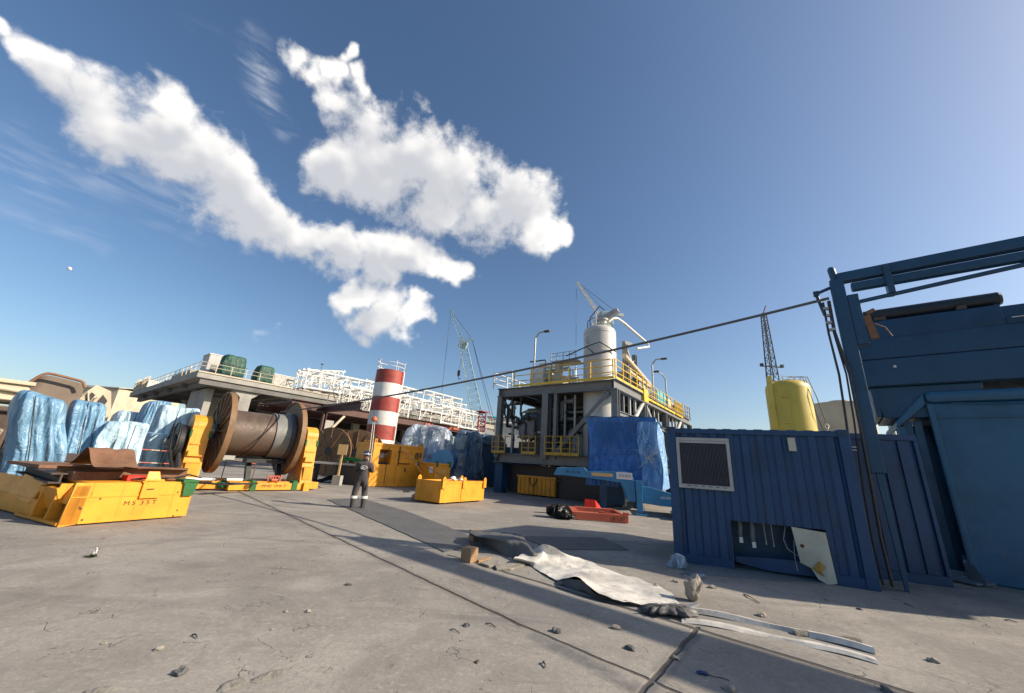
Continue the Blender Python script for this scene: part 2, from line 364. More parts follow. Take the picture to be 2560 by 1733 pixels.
def tarp_blob(c, size, seed=0, rnd=.25, fold=.07, n=18, taper=.96, wav=1.0, flare=.0, topn=.08, lean=0.):
    """draped cover over a box-like load: rounded box with pleats, sag and a ragged hem (local coords, base at z=c.z)"""
    mb = MB(); sx, sy, sz = size; c = Vector(c); sv = Vector((seed*7.3, seed*3.1, seed*1.7))
    def shape(p):   # p on unit cube surface [-1,1]^3
        q = Vector(p); l = (abs(q.x)**(2/rnd)+abs(q.y)**(2/rnd)+abs(q.z)**(2/rnd))**(rnd/2); q = q/l
        h = (q.z+1)/2; k = 1-(1-taper)*h+flare*(1-h)**2
        out = Vector((q.x*sx/2*k, q.y*sy/2*k, h*sz))
        ang = math.atan2(q.y, q.x); rad = Vector((q.x, q.y, 0))
        f = noise.noise(Vector((math.cos(ang)*3.2*wav, math.sin(ang)*3.2*wav, h*.9))+sv); f2 = noise.noise(Vector((math.cos(ang)*8*wav, math.sin(ang)*8*wav, h*1.6))+sv)
        rid = (1-abs(f2)*2.2)
        out += rad*(fold*1.6*f+fold*.7*rid*(1-h*.6))
        out.z += topn*noise.noise(Vector((out.x*1.1, out.y*1.1, 0))+sv)*h+ (0 if h > .06 else .05*noise.noise(out*4+sv))
        out += noise.noise_vector(out*1.8+sv)*fold*.7
        out.z = max(out.z, 0.0); out.x += lean*out.z
        return c+out
    for ax in range(3):
        for sgn in (-1, 1):
            if ax == 2 and sgn == -1: continue
            def fn(u, v):
                a, b = u*2-1, v*2-1
                p = [0, 0, 0]; p[ax] = sgn; p[(ax+1) % 3] = a; p[(ax+2) % 3] = b; return shape(p)
            mb.grid(fn, n, n)
    return mb
def rock(mb, c, r, seed=0, flat=.6, m=0, amp=.35):
    bm = bmesh.new(); bmesh.ops.create_icosphere(bm, subdivisions=2, radius=1); c = Vector(c); sv = Vector((seed*5.1, seed*2.3, 0)); vs = []
    for v in bm.verts:
        p = v.co.copy(); k = 1+amp*noise.noise(p*1.3+sv)*1.6+amp*.5*noise.noise(p*3+sv)
        p = p*k; vs.append(c+Vector((p.x*r[0], p.y*r[1], max(-.35, p.z)*r[2]*1.0+r[2]*.35)))
    mb.add(vs, [tuple(v.index for v in f.verts) for f in bm.faces], m); bm.free(); return mb
def lattice(mb, p0, p1, w, h, n=6, r=.06, r2=.035, m=0, up=(0, 0, 1), tip=1.0):
    p0, p1 = Vector(p0), Vector(p1); d = (p1-p0).normalized(); up = Vector(up)
    if abs(d.dot(up)) > .95: up = Vector((0, 1, 0))
    a = d.cross(up).normalized(); b = a.cross(d).normalized(); R = []
    for i in range(n+1):
        k = 1+(tip-1)*i/n; c = p0.lerp(p1, i/n)
        R.append([c+a*(x*w*k/2)+b*(y*h*k/2) for x, y in ((-1, -1), (1, -1), (1, 1), (-1, 1))])
    for j in range(4):
        mb.tube(R[0][j], R[n][j], r, n=5, m=m)
        for i in range(n):
            q = R[i][j], R[i+1][(j+1) % 4]
            if i % 2: q = R[i+1][j], R[i][(j+1) % 4]
            mb.tube(q[0], q[1], r2, n=4, m=m)
            mb.tube(R[i][j], R[i][(j+1) % 4], r2, n=4, m=m)
        mb.tube(R[n][j], R[n][(j+1) % 4], r2, n=4, m=m)
    return mb
# ================================================================== SETTING: yard
def ground():
    m, b, p = newmat('worn_concrete_yard')
    pos = b.n('ShaderNodeNewGeometry').outputs['Position']
    big = b.noise(pos, .12, 5, .6, .5); mid = b.noise(pos, .55, 8, .62, .6); fine = b.noise(pos, 5, 8, .7); grit = b.noise(pos, 60, 4, .7)
    mp = b.n('ShaderNodeMapping'); b.put(mp.inputs[0], pos); mp.inputs['Rotation'].default_value = (0, 0, math.radians(18)); mp.inputs['Scale'].default_value = (.16, 1.5, 1)
    strk = b.noise(mp.outputs[0], 1.0, 6, .6, .4)
    col = b.mix(b.ramp(mid, .34, .66), (.345, .318, .278), (.235, .216, .19))
    col = b.mix(b.math('MULTIPLY', b.ramp(big, .42, .6), .55), col, (.215, .205, .185))
    col = b.mix(b.math('MULTIPLY', b.ramp(strk, .5, .7), .5), col, (.175, .165, .150))
    col = b.mix(b.math('MULTIPLY', b.ramp(fine, .5, .78), .55), col, (.41, .38, .335))
    col = b.mix(b.math('MULTIPLY', b.ramp(grit, .45, .7), .35), col, (.12, .11, .10))
    gr2 = b.noise(pos, 21, 5, .75); gr3 = b.noise(pos, 2.2, 9, .72, .8)
    col = b.mix(b.math('MULTIPLY', b.ramp(gr2, .52, .68), .45), col, (.16, .148, .13))
    col = b.mix(b.math('MULTIPLY', b.ramp(gr2, .48, .34), .35), col, (.46, .43, .37))
    col = b.mix(b.math('MULTIPLY', b.ramp(gr3, .50, .62), .40), col, (.19, .175, .155))
    mp2 = b.n('ShaderNodeMapping'); b.put(mp2.inputs[0], pos); mp2.inputs['Rotation'].default_value = (0, 0, math.radians(-48)); mp2.inputs['Scale'].default_value = (.10, 3.2, 1)
    tyre = b.math('MULTIPLY', b.ramp(b.noise(mp2.outputs[0], 1.0, 4, .6), .58, .68), b.ramp(b.noise(pos, .35, 3), .46, .6)); col = b.mix(b.math('MULTIPLY', tyre, .4), col, (.11, .105, .10))
    ospot = b.math('MULTIPLY', b.ramp(b.noise(pos, 1.6, 5, .6, 1.0), .66, .72), .55); col = b.mix(ospot, col, (.095, .088, .08))
    # worn patches of angular outline (old repairs)
    vo = b.n('ShaderNodeTexVoronoi', feature='F1'); wp = b.vm('ADD', pos, b.vm('SCALE', b.vm('SUBTRACT', b.n('ShaderNodeTexNoise').outputs['Color'], (.5, .5, .5)), scale=.0))
    b.put(vo.inputs['Vector'], pos); vo.inputs['Scale'].default_value = 1.15
    sepc = b.n('ShaderNodeSeparateColor'); b.put(sepc.inputs[0], vo.outputs['Color'])
    patch = b.math('MULTIPLY', b.ramp(sepc.outputs[0], .70, .74), b.ramp(mid, .45, .52))
    col = b.mix(b.math('MULTIPLY', patch, .30), col, (.20, .19, .18))
    # hairline cracks, gated by a large noise
    ds = b.n('ShaderNodeTexNoise'); b.put(ds.inputs['Vector'], pos); ds.inputs['Scale'].default_value = 3.0; ds.inputs['Detail'].default_value = 5
    wv = b.vm('ADD', pos, b.vm('SCALE', b.vm('SUBTRACT', ds.outputs['Color'], (.5, .5, .5)), scale=.35))
    v2 = b.n('ShaderNodeTexVoronoi', feature='DISTANCE_TO_EDGE'); b.put(v2.inputs['Vector'], wv); v2.inputs['Scale'].default_value = 1.0
    v3 = b.n('ShaderNodeTexVoronoi', feature='DISTANCE_TO_EDGE'); b.put(v3.inputs['Vector'], wv); v3.inputs['Scale'].default_value = 3.3
    gate = b.ramp(b.noise(pos, .9, 4, .6), .56, .62)
    gate2 = b.ramp(b.noise(pos, 1.7, 5, .6), .57, .62)
    crack = b.math('MAXIMUM', b.math('MULTIPLY', b.ramp(v2.outputs[0], .001, .006, 1, 0), gate), b.math('MULTIPLY', b.ramp(v3.outputs[0], .004, .016, 1, 0), gate2))
    col = b.mix(b.math('MULTIPLY', crack, .6), col, (.08, .075, .07))
    # dark flecks
    fl = b.math('MULTIPLY', b.ramp(b.noise(pos, 9, 3, .5, 1.5), .70, .735), b.ramp(b.noise(pos, 1.1, 2), .48, .56))
    col = b.mix(b.math('MULTIPLY', fl, .7), col, (.08, .075, .07))
    lf = b.math('MULTIPLY', b.ramp(b.noise(pos, 6.3, 4, .6, 1.2), .66, .69), b.ramp(b.noise(pos, .8, 2), .5, .58))
    col = b.mix(b.math('MULTIPLY', lf, .5), col, (.50, .47, .42))
    def seg(a, c, w0, w1):
        a = Vector(a); c = Vector(c); ab = c-a
        q = b.vm('ADD', pos, b.vm('SCALE', b.vm('SUBTRACT', ds.outputs['Color'], (.5, .5, .5)), scale=.06))
        t = b.math('DIVIDE', b.vm('DOT_PRODUCT', b.vm('SUBTRACT', q, tuple(a)), tuple(ab)), ab.length_squared, clamp=True)
        pt = b.vm('ADD', b.vm('SCALE', tuple(ab), scale=t), tuple(a)); dd = b.vm('DISTANCE', q, pt)
        return b.ramp(dd, w0, w1, 1, 0)
    j1 = seg(gnd(560, 1212), gnd(1300, 1563), .012, .035); j1b = seg(gnd(1290, 1558), gnd(2100, 1905), .01, .03)
    j2 = seg(gnd(1120, 1388), gnd(2500, 1800), .02, .05); j3 = seg(gnd(1745, 1569), gnd(1500, 1850), .012, .035)
    js = b.math('MAXIMUM', b.math('MAXIMUM', j1, j2), b.math('MAXIMUM', j1b, j3))
    j1w = b.math('MULTIPLY', seg(gnd(560, 1212), gnd(1300, 1563), .03, .14), .35)
    col = b.mix(j1w, col, (.12, .11, .10)); col = b.mix(b.math('MULTIPLY', js, .82), col, (.045, .04, .036))
    # oily stains
    oil = b.math('MULTIPLY', seg(gnd(20, 1500), gnd(620, 1395), .05, .55), b.ramp(mid, .3, .6)); col = b.mix(b.math('MULTIPLY', oil, .55), col, (.13, .12, .11))
    soft_shade = b.math('MULTIPLY', b.math('MAXIMUM', seg(gnd(1345, 1595), gnd(1620, 1735), .03, .16), seg(gnd(1745, 1585), gnd(1620, 1733), .01, .08)), b.math('MULTIPLY', b.ramp(gr3, .25, .6), .6))  # soft diagonal shadow painted as dark bands, edges broken by noise
    col = b.mix(soft_shade, col, (.075, .08, .09))
    b.put(p.inputs['Base Color'], col); b.put(p.inputs['Roughness'], b.ramp(mid, .3, .7, .78, .95)); p.inputs['Specular IOR Level'].default_value = .25
    h = b.math('ADD', b.math('MULTIPLY', mid, .8), b.math('MULTIPLY', fine, .30)); h = b.math('ADD', h, b.math('MULTIPLY', grit, .06))
    h = b.math('SUBTRACT', h, b.math('MULTIPLY', crack, .25)); h = b.math('SUBTRACT', h, b.math('MULTIPLY', js, .8))
    bp = b.n('ShaderNodeBump'); bp.inputs['Strength'].default_value = .75; bp.inputs['Distance'].default_value = .035
    b.put(bp.inputs['Height'], h); b.nt.links.new(bp.outputs[0], p.inputs['Normal'])
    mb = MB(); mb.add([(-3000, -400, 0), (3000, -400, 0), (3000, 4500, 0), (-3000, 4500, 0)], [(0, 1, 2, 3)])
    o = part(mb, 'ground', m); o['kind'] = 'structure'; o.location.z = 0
ground()
# ================================================================== far background
G40 = 38.5
def concrete_building():
    C = at(497, 924, 48); top = C.z
    r = thing('concrete_building', 'grey concrete elevated deck building on slanting columns with railings and dark open bays', 'building', (C.x, C.y, 0), G40)
    mb = MB()      # local x along az 38.5 (right), local y = left/away
    mb.bx(0, 75, 0, 46, top-.95, top-.05); part(mb, 'deck_slab', CONC, r, bevel=.04)
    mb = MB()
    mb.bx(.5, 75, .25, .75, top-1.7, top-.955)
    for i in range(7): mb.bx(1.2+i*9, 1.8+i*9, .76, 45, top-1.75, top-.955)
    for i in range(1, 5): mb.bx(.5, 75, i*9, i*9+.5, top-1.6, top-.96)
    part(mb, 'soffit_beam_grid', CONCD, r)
    mb = MB()
    for x in (0.02,): mb.bx(x, 75, -.12, .0, top-.25, top-.12)
    part(mb, 'edge_drip', CREAM, r)
    for i, x in enumerate((6.0, 18.6, 31, 43.5, 56)):
        for j, y in enumerate((1.0, 14, 27)):
            mb = MB(); w = 1.0
            mb.prism([(x-.5, y-.3, 0), (x+.9, y-.3, 0), (x+.9, y-.3, top-2.6), (x+1.9, y-.3, top-1.75), (x-1.5, y-.3, top-1.75), (x-.5, y-.3, top-2.6)], (0, w if j else 1.2, 0))
            part(mb, 'column', CONC, r, bevel=.03)
    mb = MB(); mb.bx(2.2, 3.0, 3, 11, 1, top-1.76); part(mb, 'shear_wall', CONC, r, bevel=.03)
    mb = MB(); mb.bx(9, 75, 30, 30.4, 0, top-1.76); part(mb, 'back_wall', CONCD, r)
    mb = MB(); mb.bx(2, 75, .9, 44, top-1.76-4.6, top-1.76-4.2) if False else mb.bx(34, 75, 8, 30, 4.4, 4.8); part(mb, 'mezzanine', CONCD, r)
    mb = MB(); rail(mb, (0.1, .15, top), (14, .15, top), 1.15, 8, .035); rail(mb, (0.1, .15, top), (.1, 30, top), 1.15, 14, .035); part(mb, 'railing', CREAM, r)
    mb = MB(); rail(mb, (14.4, .15, top), (74, .15, top), 1.15, 30, .035); part(mb, 'railing', CREAM, r)
    for y0, y1, h, x0, x1 in ((14, 26, 2.0, 2, 6), (28, 31, 1.6, 2, 4)):
        mb = MB(); mb.bx(x0, x1, y0, y1, top, top+h); part(mb, 'rooftop_block', CONC, r, bevel=.05)
    for k, y in enumerate((20, 25, 30, 36)):
        mb = MB(); mb.tube((3, y, top+(2 if y < 27 else 0)), (3, y, top+3.6), .04, n=5); part(mb, 'rooftop_pole', WHITE, r)
    return r, C, top
BLD, BC, BTOP = concrete_building()
def bl(x, y, z=0): return ROOTM[BLD.name] @ Vector((x, y, z))
for i, (x0, w, h, lab) in enumerate(((2.6, 3.0, 3.2, 'larger green tarpaulin covered machine at the corner of the concrete deck'), (7.0, 2.5, 2.7, 'smaller green tarpaulin covered machine right of the larger one on the deck'))):
    r = thing('covered_machine', lab, 'covered machine', bl(x0+w/2, 2.6, BTOP), G40, 'green covered machines on the deck')
    part(tarp_blob((0, 0, 0), (w, 2.4, h), 11+i, .35, .10, 14, .86), 'cover', PLG, r, smooth=True)
    mb = MB(); mb.bx(-w/2-.1, w/2+.1, -1.3, 1.3, 0, .18); mb.tube((-w/2, -1.35, h*.55), (w/2, -1.35, h*.5), .03, n=5); part(mb, 'skid', DARK, r)
for i, (x0, x1, y0, y1, h, lab) in enumerate(((2.0, 5.4, 6.2, 9.5, 3.5, 'pale grey steel cabin behind the green covered machines'), (9.0, 13.5, 4.6, 8, 2.2, 'low pale grey box container between green cover and white trusses'))):
    r = thing('rooftop_cabin', lab, 'cabin', bl(x0, y0, BTOP), G40, 'cabins on the deck')
    mb = MB(); mb.bx(0, x1-x0, 0, y1-y0, .1, h); part(mb, 'wall', GREYL, r, bevel=.08)
    mb = MB(); mb.bx(-.06, x1-x0+.06, -.06, y1-y0+.06, h+.002, h+.10); part(mb, 'roof', WHITE, r)
    mb = MB(); mb.bx(.5, 1.5, -.04, -.002, .3, 2.0); part(mb, 'door', GREY, r)
# white lattice boom sections lying on the deck and beyond, all individual
def boom(p0, p1, w, h, n, label, mat=WHITE, r=.11, name='crane_boom_section', tip=1.0, group='white lattice boom sections stored on the deck', extra=True, up=(0, 0, 1)):
    p0, p1 = Vector(p0), Vector(p1)
    t = thing(name, label, 'boom section', p0, 90, group)
    mb = MB(); lattice(mb, p0, p1, w, h, n, r, r*.55, tip=tip, up=up); part(mb, 'lattice', mat, t, world=True)
    if extra:
        d = (p1-p0).normalized(); a = d.cross(Vector((0, 0, 1))).normalized()
        for q, s in ((p0, -1), (p1, 1)):
            k = tip if s > 0 else 1
            for sx in (-1, 1):
                for sz in (-1, 1): mb = MB(); c = q+a*(sx*w*k/2)+Vector((0, 0, sz*h*k/2)); mb.tube(c-a*.12, c+a*.12, r*1.7, n=8); part(mb, 'end_lug', mat, t, world=True)
        mb = MB(); mb.beam(p0+d*.3+Vector((0, 0, -h/2)), p1-d*.3+Vector((0, 0, -h*tip/2)), w*.5, .06); part(mb, 'walkway', GREYL, t, world=True)
    return t
bz = BTOP
# on the deck edge: from px 630 to 830
spec = [
 ((13.2, 2.2, bz+1.4), (19.5, 2.2, bz+1.5), 2.2, 2.4, 4, 'white lattice frame nearest the green covered machines'),
 ((14.5, 5.5, bz+2.9), (21.5, 5.5, bz+4.2), 2.0, 2.0, 5, 'white lattice frame stacked highest behind the first one'),
 ((20.3, 2.2, bz+1.2), (27.0, 2.2, bz+1.2), 2.2, 2.2, 5, 'white boom section second along the deck edge'),
 ((24.5, 6.0, bz+1.6), (32.5, 6.0, bz+4.6), 2.0, 1.8, 6, 'white boom section tilted up towards the chimney'),
 ((27.6, 2.2, bz+1.3), (35.5, 2.2, bz+1.2), 2.2, 2.4, 6, 'white boom section third along the deck edge'),
 ((31.5, 6.0, bz+3.9), (37.0, 6.0, bz+2.4), 1.8, 1.9, 4, 'short white boom section with pale blue cab gear'),
 ((36.3, 2.2, bz+1.2), (44.5, 2.2, bz+1.2), 2.2, 2.2, 6, 'white boom section fourth along the deck edge left of the chimney'),
 ((45.3, 2.2, bz+1.3), (54.5, 2.2, bz+1.3), 2.2, 2.4, 6, 'white boom section at deck edge directly left of the chimney'),
 ((46, 6.5, bz+3.4), (54.5, 6.5, bz+3.4), 2.2, 2.0, 6, 'white boom section on upper tier left of the chimney'),
 ((38, 7, bz+1.6), (45, 7, bz+1.6), 2.2, 2.0, 5, 'white boom section lying behind the fourth one'),
]
for a, c, w, h, n, lab in spec: boom(bl(*a), bl(*c), w, h, n, lab)
for i, (x, y, h_, lab) in enumerate(((16.6, 3, 5.2, 'thin dark mast over the tallest white frame'), (30.2, 4.5, 4.9, 'thin dark mast over the tilted white section'), (35.5, 4, 4.4, 'short dark post at right end of tilted section'))):
    mb = MB(); mb.tube((0, 0, 0), (0, 0, h_), .05, .03, n=6); mb.box((0, 0, h_), (.35, .25, .16)); mb.beam((-.3, 0, h_*.8), (.3, 0, h_*.8), .05, .05); mb.box((0, 0, .04), (.4, .4, .08))
    o = part(mb, 'mast', DARK, None); o.location = bl(x, y, bz+2.6 if 0 else bz); tagp(o, lab, 'mast', 'masts on the deck')
# white machinery heap on left arm of the deck
rng = random.Random(5)
for i in range(7):
    y = 33+i*1.9; p = bl(.9, y, bz)
    r = thing('stored_machine_part', ['white ribbed machine part on the left deck edge, nearest the corner', 'white open frame part second from the corner on left deck edge', 'white boxed winch part third on left deck edge', 'white bracket part in the middle of the left deck edge', 'white cylinder part fifth on left deck edge', 'white crated part sixth on left deck edge', 'white part at the far left end of the deck edge'][i], 'machine part', p, G40, 'white machine parts on the left deck edge')
    mb = MB(); mb.bx(-.7, .7, -.8, .8, .12, 1.0+rng.random()*.6); part(mb, 'body', WHITE, r, bevel=.06)
    mb = MB()
    for k in range(6): mb.beam((-.75, -.9+k*.33, .1), (-.75+rng.uniform(-.1, .1), -.8+k*.33, 1.5+rng.random()*.8), .08, .1)
    mb.tube((-.8, -.9, 1.5), (-.8, .9, 1.7), .09, n=8); part(mb, 'bracket', CREAM, r)
    mb = MB(); mb.tube((0, -.5, 1.3), (0, .5, 1.3), .35, n=12); part(mb, 'drum', GREYL, r)
# brown steel platform
P0 = at(893, 1025, 40); P1 = at(1192, 1068, 54); pz = P0.z
def platform():
    d = D(G40); o = Vector((P0.x, P0.y, 0)); o = o-d*6.5
    r = thing('steel_platform', 'long red-brown steel staging on legs carrying the white boom sections', 'staging', o, G40)
    L = (Vector((P1.x, P1.y, 0))-o).length
    mb = MB(); mb.ibeam((0, 0, pz-.35), (L, 0, pz-.35), .5, .8, .06); part(mb, 'girder', BROWN, r)
    mb = MB(); mb.ibeam((0, 8, pz-.35), (L, 8, pz-.35), .5, .8, .06); part(mb, 'girder', BROWN, r)
    mb = MB(); mb.bx(.2, L-.2, .3, 7.7, pz-.15, pz-.02); part(mb, 'decking', BROWN, r)
    mb = MB(); mb.ibeam((3.0, -6.5, pz-.4), (3.0, .0, pz-.4), .5, .7, .06); part(mb, 'cross_beam', BROWN, r)
    for x, y in ((3.2, 0), (3.2, 8), (14, 0), (14, 8), (L-1, 0), (L-1, 8)):
        mb = MB(); mb.ibeam((x, y, 0), (x, y, pz-.76), .35, .35, .05); part(mb, 'leg', BROWN, r)
    mb = MB(); mb.beam((3.2, -.05, 2.8), (5.2, -.05, pz-.8), .22, .22); part(mb, 'brace', CREAM, r)
    mb = MB(); mb.bx(L-9, L-3, -.14, -.003, pz-.6, pz-.2); part(mb, 'red_edge_board', REDL, r)
    return r
PLT = platform()
def pl(x, y, z): return ROOTM[PLT.name] @ Vector((x, y, z))
PL = (Vector((P1.x, P1.y, 0))-Vector(PLT.location)).length
labs = ['white boom section on the brown staging directly right of the chimney', 'large white boom section with crossed bracing in middle of brown staging', 'white boxed boom section near the right end of the brown staging',
        'white boom section at the outer end of the brown staging', 'white boom section lying in the back row of the staging', 'white boom section raised on top at the right end of the staging', 'white boom section in back row beside the raised one', 'white boom section on the left upper tier above the staging']
bs = [((5.6, 1.5, pz+1.2), (10.8, 1.5, pz+1.1), 2.0, 2.2, 4), ((11.3, 1.2, pz+1.3), (16.6, 1.2, pz+1.2), 2.2, 2.6, 3), ((16.8, -.6, pz+1.0), (20.3, -.6, pz+.9), 1.9, 2.0, 2),
      ((20.6, .2, pz+.9), (24.6, .2, pz+.9), 2.0, 2.0, 3), ((6, 4.6, pz+1.6), (15, 4.6, pz+1.5), 2.2, 2.4, 6), ((17.2, 4, pz+3.1), (24.2, 4, pz+3.0), 2.3, 2.6, 4), ((10.5, 5, pz+3.6), (17, 5, pz+3.4), 2.1, 1.9, 4), ((2.5, 5.2, pz+2.9), (10, 5.2, pz+3.1), 2.1, 1.9, 5)]
for (a, c, w, h, n), lab in zip(bs, labs): boom(pl(*a), pl(*c), w, h, n, lab, r=.10, group='white lattice boom sections on the brown staging')
r = thing('red_frame_stand', 'dark red square ladder frame hanging at the end of the staging', 'frame', pl(24.4, -.9, pz-.9), G40)
mb = MB(); lattice(mb, pl(25.0, -.9, pz-.2), pl(25.0, -.9, pz+2.4), 1.0, 1.0, 4, .07, .045); part(mb, 'lattice', paint('crimson', (.28, .03, .05), .5), r, world=True)
mb = MB(); mb.box(pl(25.0, -.9, pz+2.5), (1.5, 1.3, .12), rz=math.radians(90-G40)); part(mb, 'top_plate', paint('crimson', (.28, .03, .05)), r, world=True)
# teal lattice crane, far
def teal_crane():
    Y = 74; b0 = at(1207, 1092, Y); k = at(1158, 862, Y); tip = at(1127, 776, Y); b0.z = 6
    r = thing('lattice_crane', 'pale teal lattice boom crane standing far behind the white sections', 'crane', (b0.x, b0.y, 0), 90)
    mb = MB(); lattice(mb, b0, k, 2.2, 2.2, 16, .075, .035, tip=.7); part(mb, 'main_boom', TEAL, r, world=True)
    mb = MB(); lattice(mb, k, tip, .9, .9, 10, .05, .025, tip=.3); part(mb, 'jib', TEAL, r, world=True)
    s = at(1180, 848, Y); mb = MB(); mb.beam(k, s, .35, .35); mb.box(k, (1.6, 1.4, 1.4), ry=.3); mb.beam(k+Vector((-1.2, 0, 1.4)), s, .2, .2); part(mb, 'boom_head', TEAL, r, world=True)
    mb = MB(); mb.tube(tip, s, .045, n=4); 
    for q in ((1238, 1060), (1230, 1055)): mb.tube(s, at(q[0], q[1], Y+4), .05, n=4)
    h = at(1104, 985, Y+1); mb.tube(tip, h, .04, n=4); mb.tube(at(1157, 880, Y), at(1147, 928, Y), .045, n=4); part(mb, 'hoist_ropes', DARK, r, world=True)
    hk = at(1147, 933, Y); mb = MB(); mb.box(hk, (.5, .4, 1.1)); mb.path([hk+Vector((0, 0, -.5)), hk+Vector((0, 0, -1)), hk+Vector((.25, 0, -1.3)), hk+Vector((.4, 0, -1.0))], .09); part(mb, 'hook_block', DARK, r, world=True)
    mb = MB(); mb.box((b0.x, b0.y+2, 3.2), (6, 7, 4.4)); part(mb, 'slew_house', TEAL, r, world=True, bevel=.1)
    mb = MB(); mb.box((b0.x, b0.y+2, .5), (8, 9, 1.0)); part(mb, 'crawler', DARK, r, world=True, bevel=.1)
teal_crane()
# crane behind the process module (luffing)
def white_crane():
    Y = 62; t0 = at(1500, 790, Y); tip = at(1443, 706, Y); g = at(1505, 880, Y)
    r = thing('distant_tower_crane', 'slim white luffing crane rising behind the grey process tower', 'crane', (g.x, g.y, 0), 90)
    mb = MB(); lattice(mb, t0, tip, .55, .55, 12, .06, .03, tip=.4); part(mb, 'jib', WHITE, r, world=True)
    mb = MB(); lattice(mb, Vector((g.x, g.y, 0)), t0, 1.8, 1.8, 18, .14, .07); part(mb, 'mast', WHITE, r, world=True)
    a = at(1512, 778, Y); c = at(1552, 788, Y); e = at(1525, 805, Y)
    mb = MB(); mb.beam(t0, a, .25, .25); mb.beam(a, e, .22, .22); mb.beam(e, c, .3, .3); mb.beam(at(1490, 812, Y), a, .22, .22); part(mb, 'a_frame', TEAL, r, world=True)
    mb = MB(); mb.tube(tip, c, .045, n=4); mb.tube(tip, at(1530, 795, Y), .03, n=4); mb.tube(at(1441, 722, Y), at(1440, 865, Y), .03, n=4); part(mb, 'ropes', DARK, r, world=True)
    mb = MB(); mb.box(at(1514, 800, Y), (2.2, 2.2, 2.6)); part(mb, 'operator_cab', TEAL, r, world=True, bevel=.15)
    mb = MB(); mb.box(c, (.9, .5, .5)); part(mb, 'counter_arm_tip', WHITE, r, world=True)
white_crane()
# mast behind yellow tank
def mast2():
    Y = 60; tp = at(1914, 765, Y); b = at(1932, 960, Y)
    r = thing('lattice_mast', 'slender dark lattice mast rising behind the yellow tank', 'mast', (b.x, b.y, 0), 90)
    mb = MB(); lattice(mb, (b.x, b.y, 0), (tp.x-.6, tp.y, tp.z-1.5), 2.2, 2.2, 22, .09, .045, tip=.25); part(mb, 'lattice', DARK, r, world=True)
    mb = MB(); mb.tube(tp-Vector((.6, 0, 1.5)), tp, .1, n=5); part(mb, 'top_pole', paint('crimson', (.28, .03, .05)), r, world=True)
    q = at(1930, 917, Y); mb = MB(); mb.beam(q-Vector((1.7, 0, 0)), q+Vector((1.7, 0, 0)), .15, .15); mb.box(q+Vector((1.7, 0, .2)), (.4, .4, .5)); mb.box(q+Vector((-1.7, 0, .2)), (.4, .4, .5)); part(mb, 'crossbar', DARK, r, world=True)
    mb = MB(); mb.tube(tp-Vector((1.1, 0, 2)), Vector((b.x-1.4, b.y, 0)), .03, n=4); part(mb, 'guy_rope', DARK, r, world=True)
mast2()
# far sheds
for (u0, u1, v, Y, hh, lab, n2) in ((1215, 1262, 1053, 95, 0, 'low grey shed roof behind the teal crane', 0), (1222, 1250, 1040, 105, 0, 'small shed with a teal roof band beyond the grey one', 1), (150, 300, 958, 92, 0, 'beige warehouse gable at the left edge beyond the blue bundles', 2), (270, 330, 1015, 140, 0, 'low distant beige shed between warehouse and concrete deck', 3)):
    a = at(u0, v, Y); c = at(u1, v+(u1-u0)*.06, Y)
    r = thing('shed', lab, 'shed', (a.x, Y, 0), 90, None); w = c.x-a.x; h = a.z
    if w < 8: w = 30
    mb = MB(); mb.bx(0, w, 0, 18, 0, h-.4); part(mb, 'wall', CREAM if n2 > 1 else GREYL, r)
    mb = MB(); mb.prism([(-.5, -.6, h-.4), (w+.5, -.6, h-.4), (w+.5, 9, h+.9), (-.5, 9, h+.9)], (0, 0, .25)); mb.prism([(-.5, 9.002, h+.9), (w+.5, 9.002, h+.9), (w+.5, 18.6, h-.4), (-.5, 18.6, h-.4)], (0, 0, .25)); part(mb, 'roof', CYAN if n2 == 1 else GREYL, r)
    mb = MB(); mb.bx(w*.3, w*.3+3.5, -.05, -.002, 0, min(h-1, 4)); part(mb, 'door', GREY, r)
def pole_light(u, v, Y, u2, v2, label):
    t = at(u, v, Y); r = thing('light_pole', label, 'light pole', (t.x, t.y, 0), 90)
    mb = MB(); mb.tube((0, 0, 0), (0, 0, t.z), .22, .13, n=8); part(mb, 'pole', WHITE, r)
    mb = MB(); mb.beam((-1.2, 0, t.z-.3), (1.2, 0, t.z-.3), .12, .12); part(mb, 'crossarm', WHITE, r)
    for x in (-1.1, 1.1): mb = MB(); mb.box((x, -.2, t.z-.05), (.7, .4, .4), rx=.5); part(mb, 'floodlight', GREYL, r)
    mb = MB(); mb.box((-1.1, 0, t.z*.72), (1.6, .7, .5), ry=.2); part(mb, 'camera_box', WHITE, r)
pole_light(1242, 1043, 60, 0, 0, 'white light pole with lamps in front of the grey shed')
r = thing('yard_mast', 'thin grey mast seen under the blue crates at right', 'mast', (at(2222, 1040, 45).x, 45, 0), 90)
mb = MB(); mb.tube((0, 0, 0), (0, 0, 14), .35, .25, n=8); part(mb, 'pole', GREYL, r); mb = MB(); mb.beam((-2.0, 0, 9.2), (2, 0, 9.2), .06, .06); mb.beam((-1.5, 0, 7.5), (1.5, 0, 7.5), .06, .06); part(mb, 'crossarm', GREYL, r)
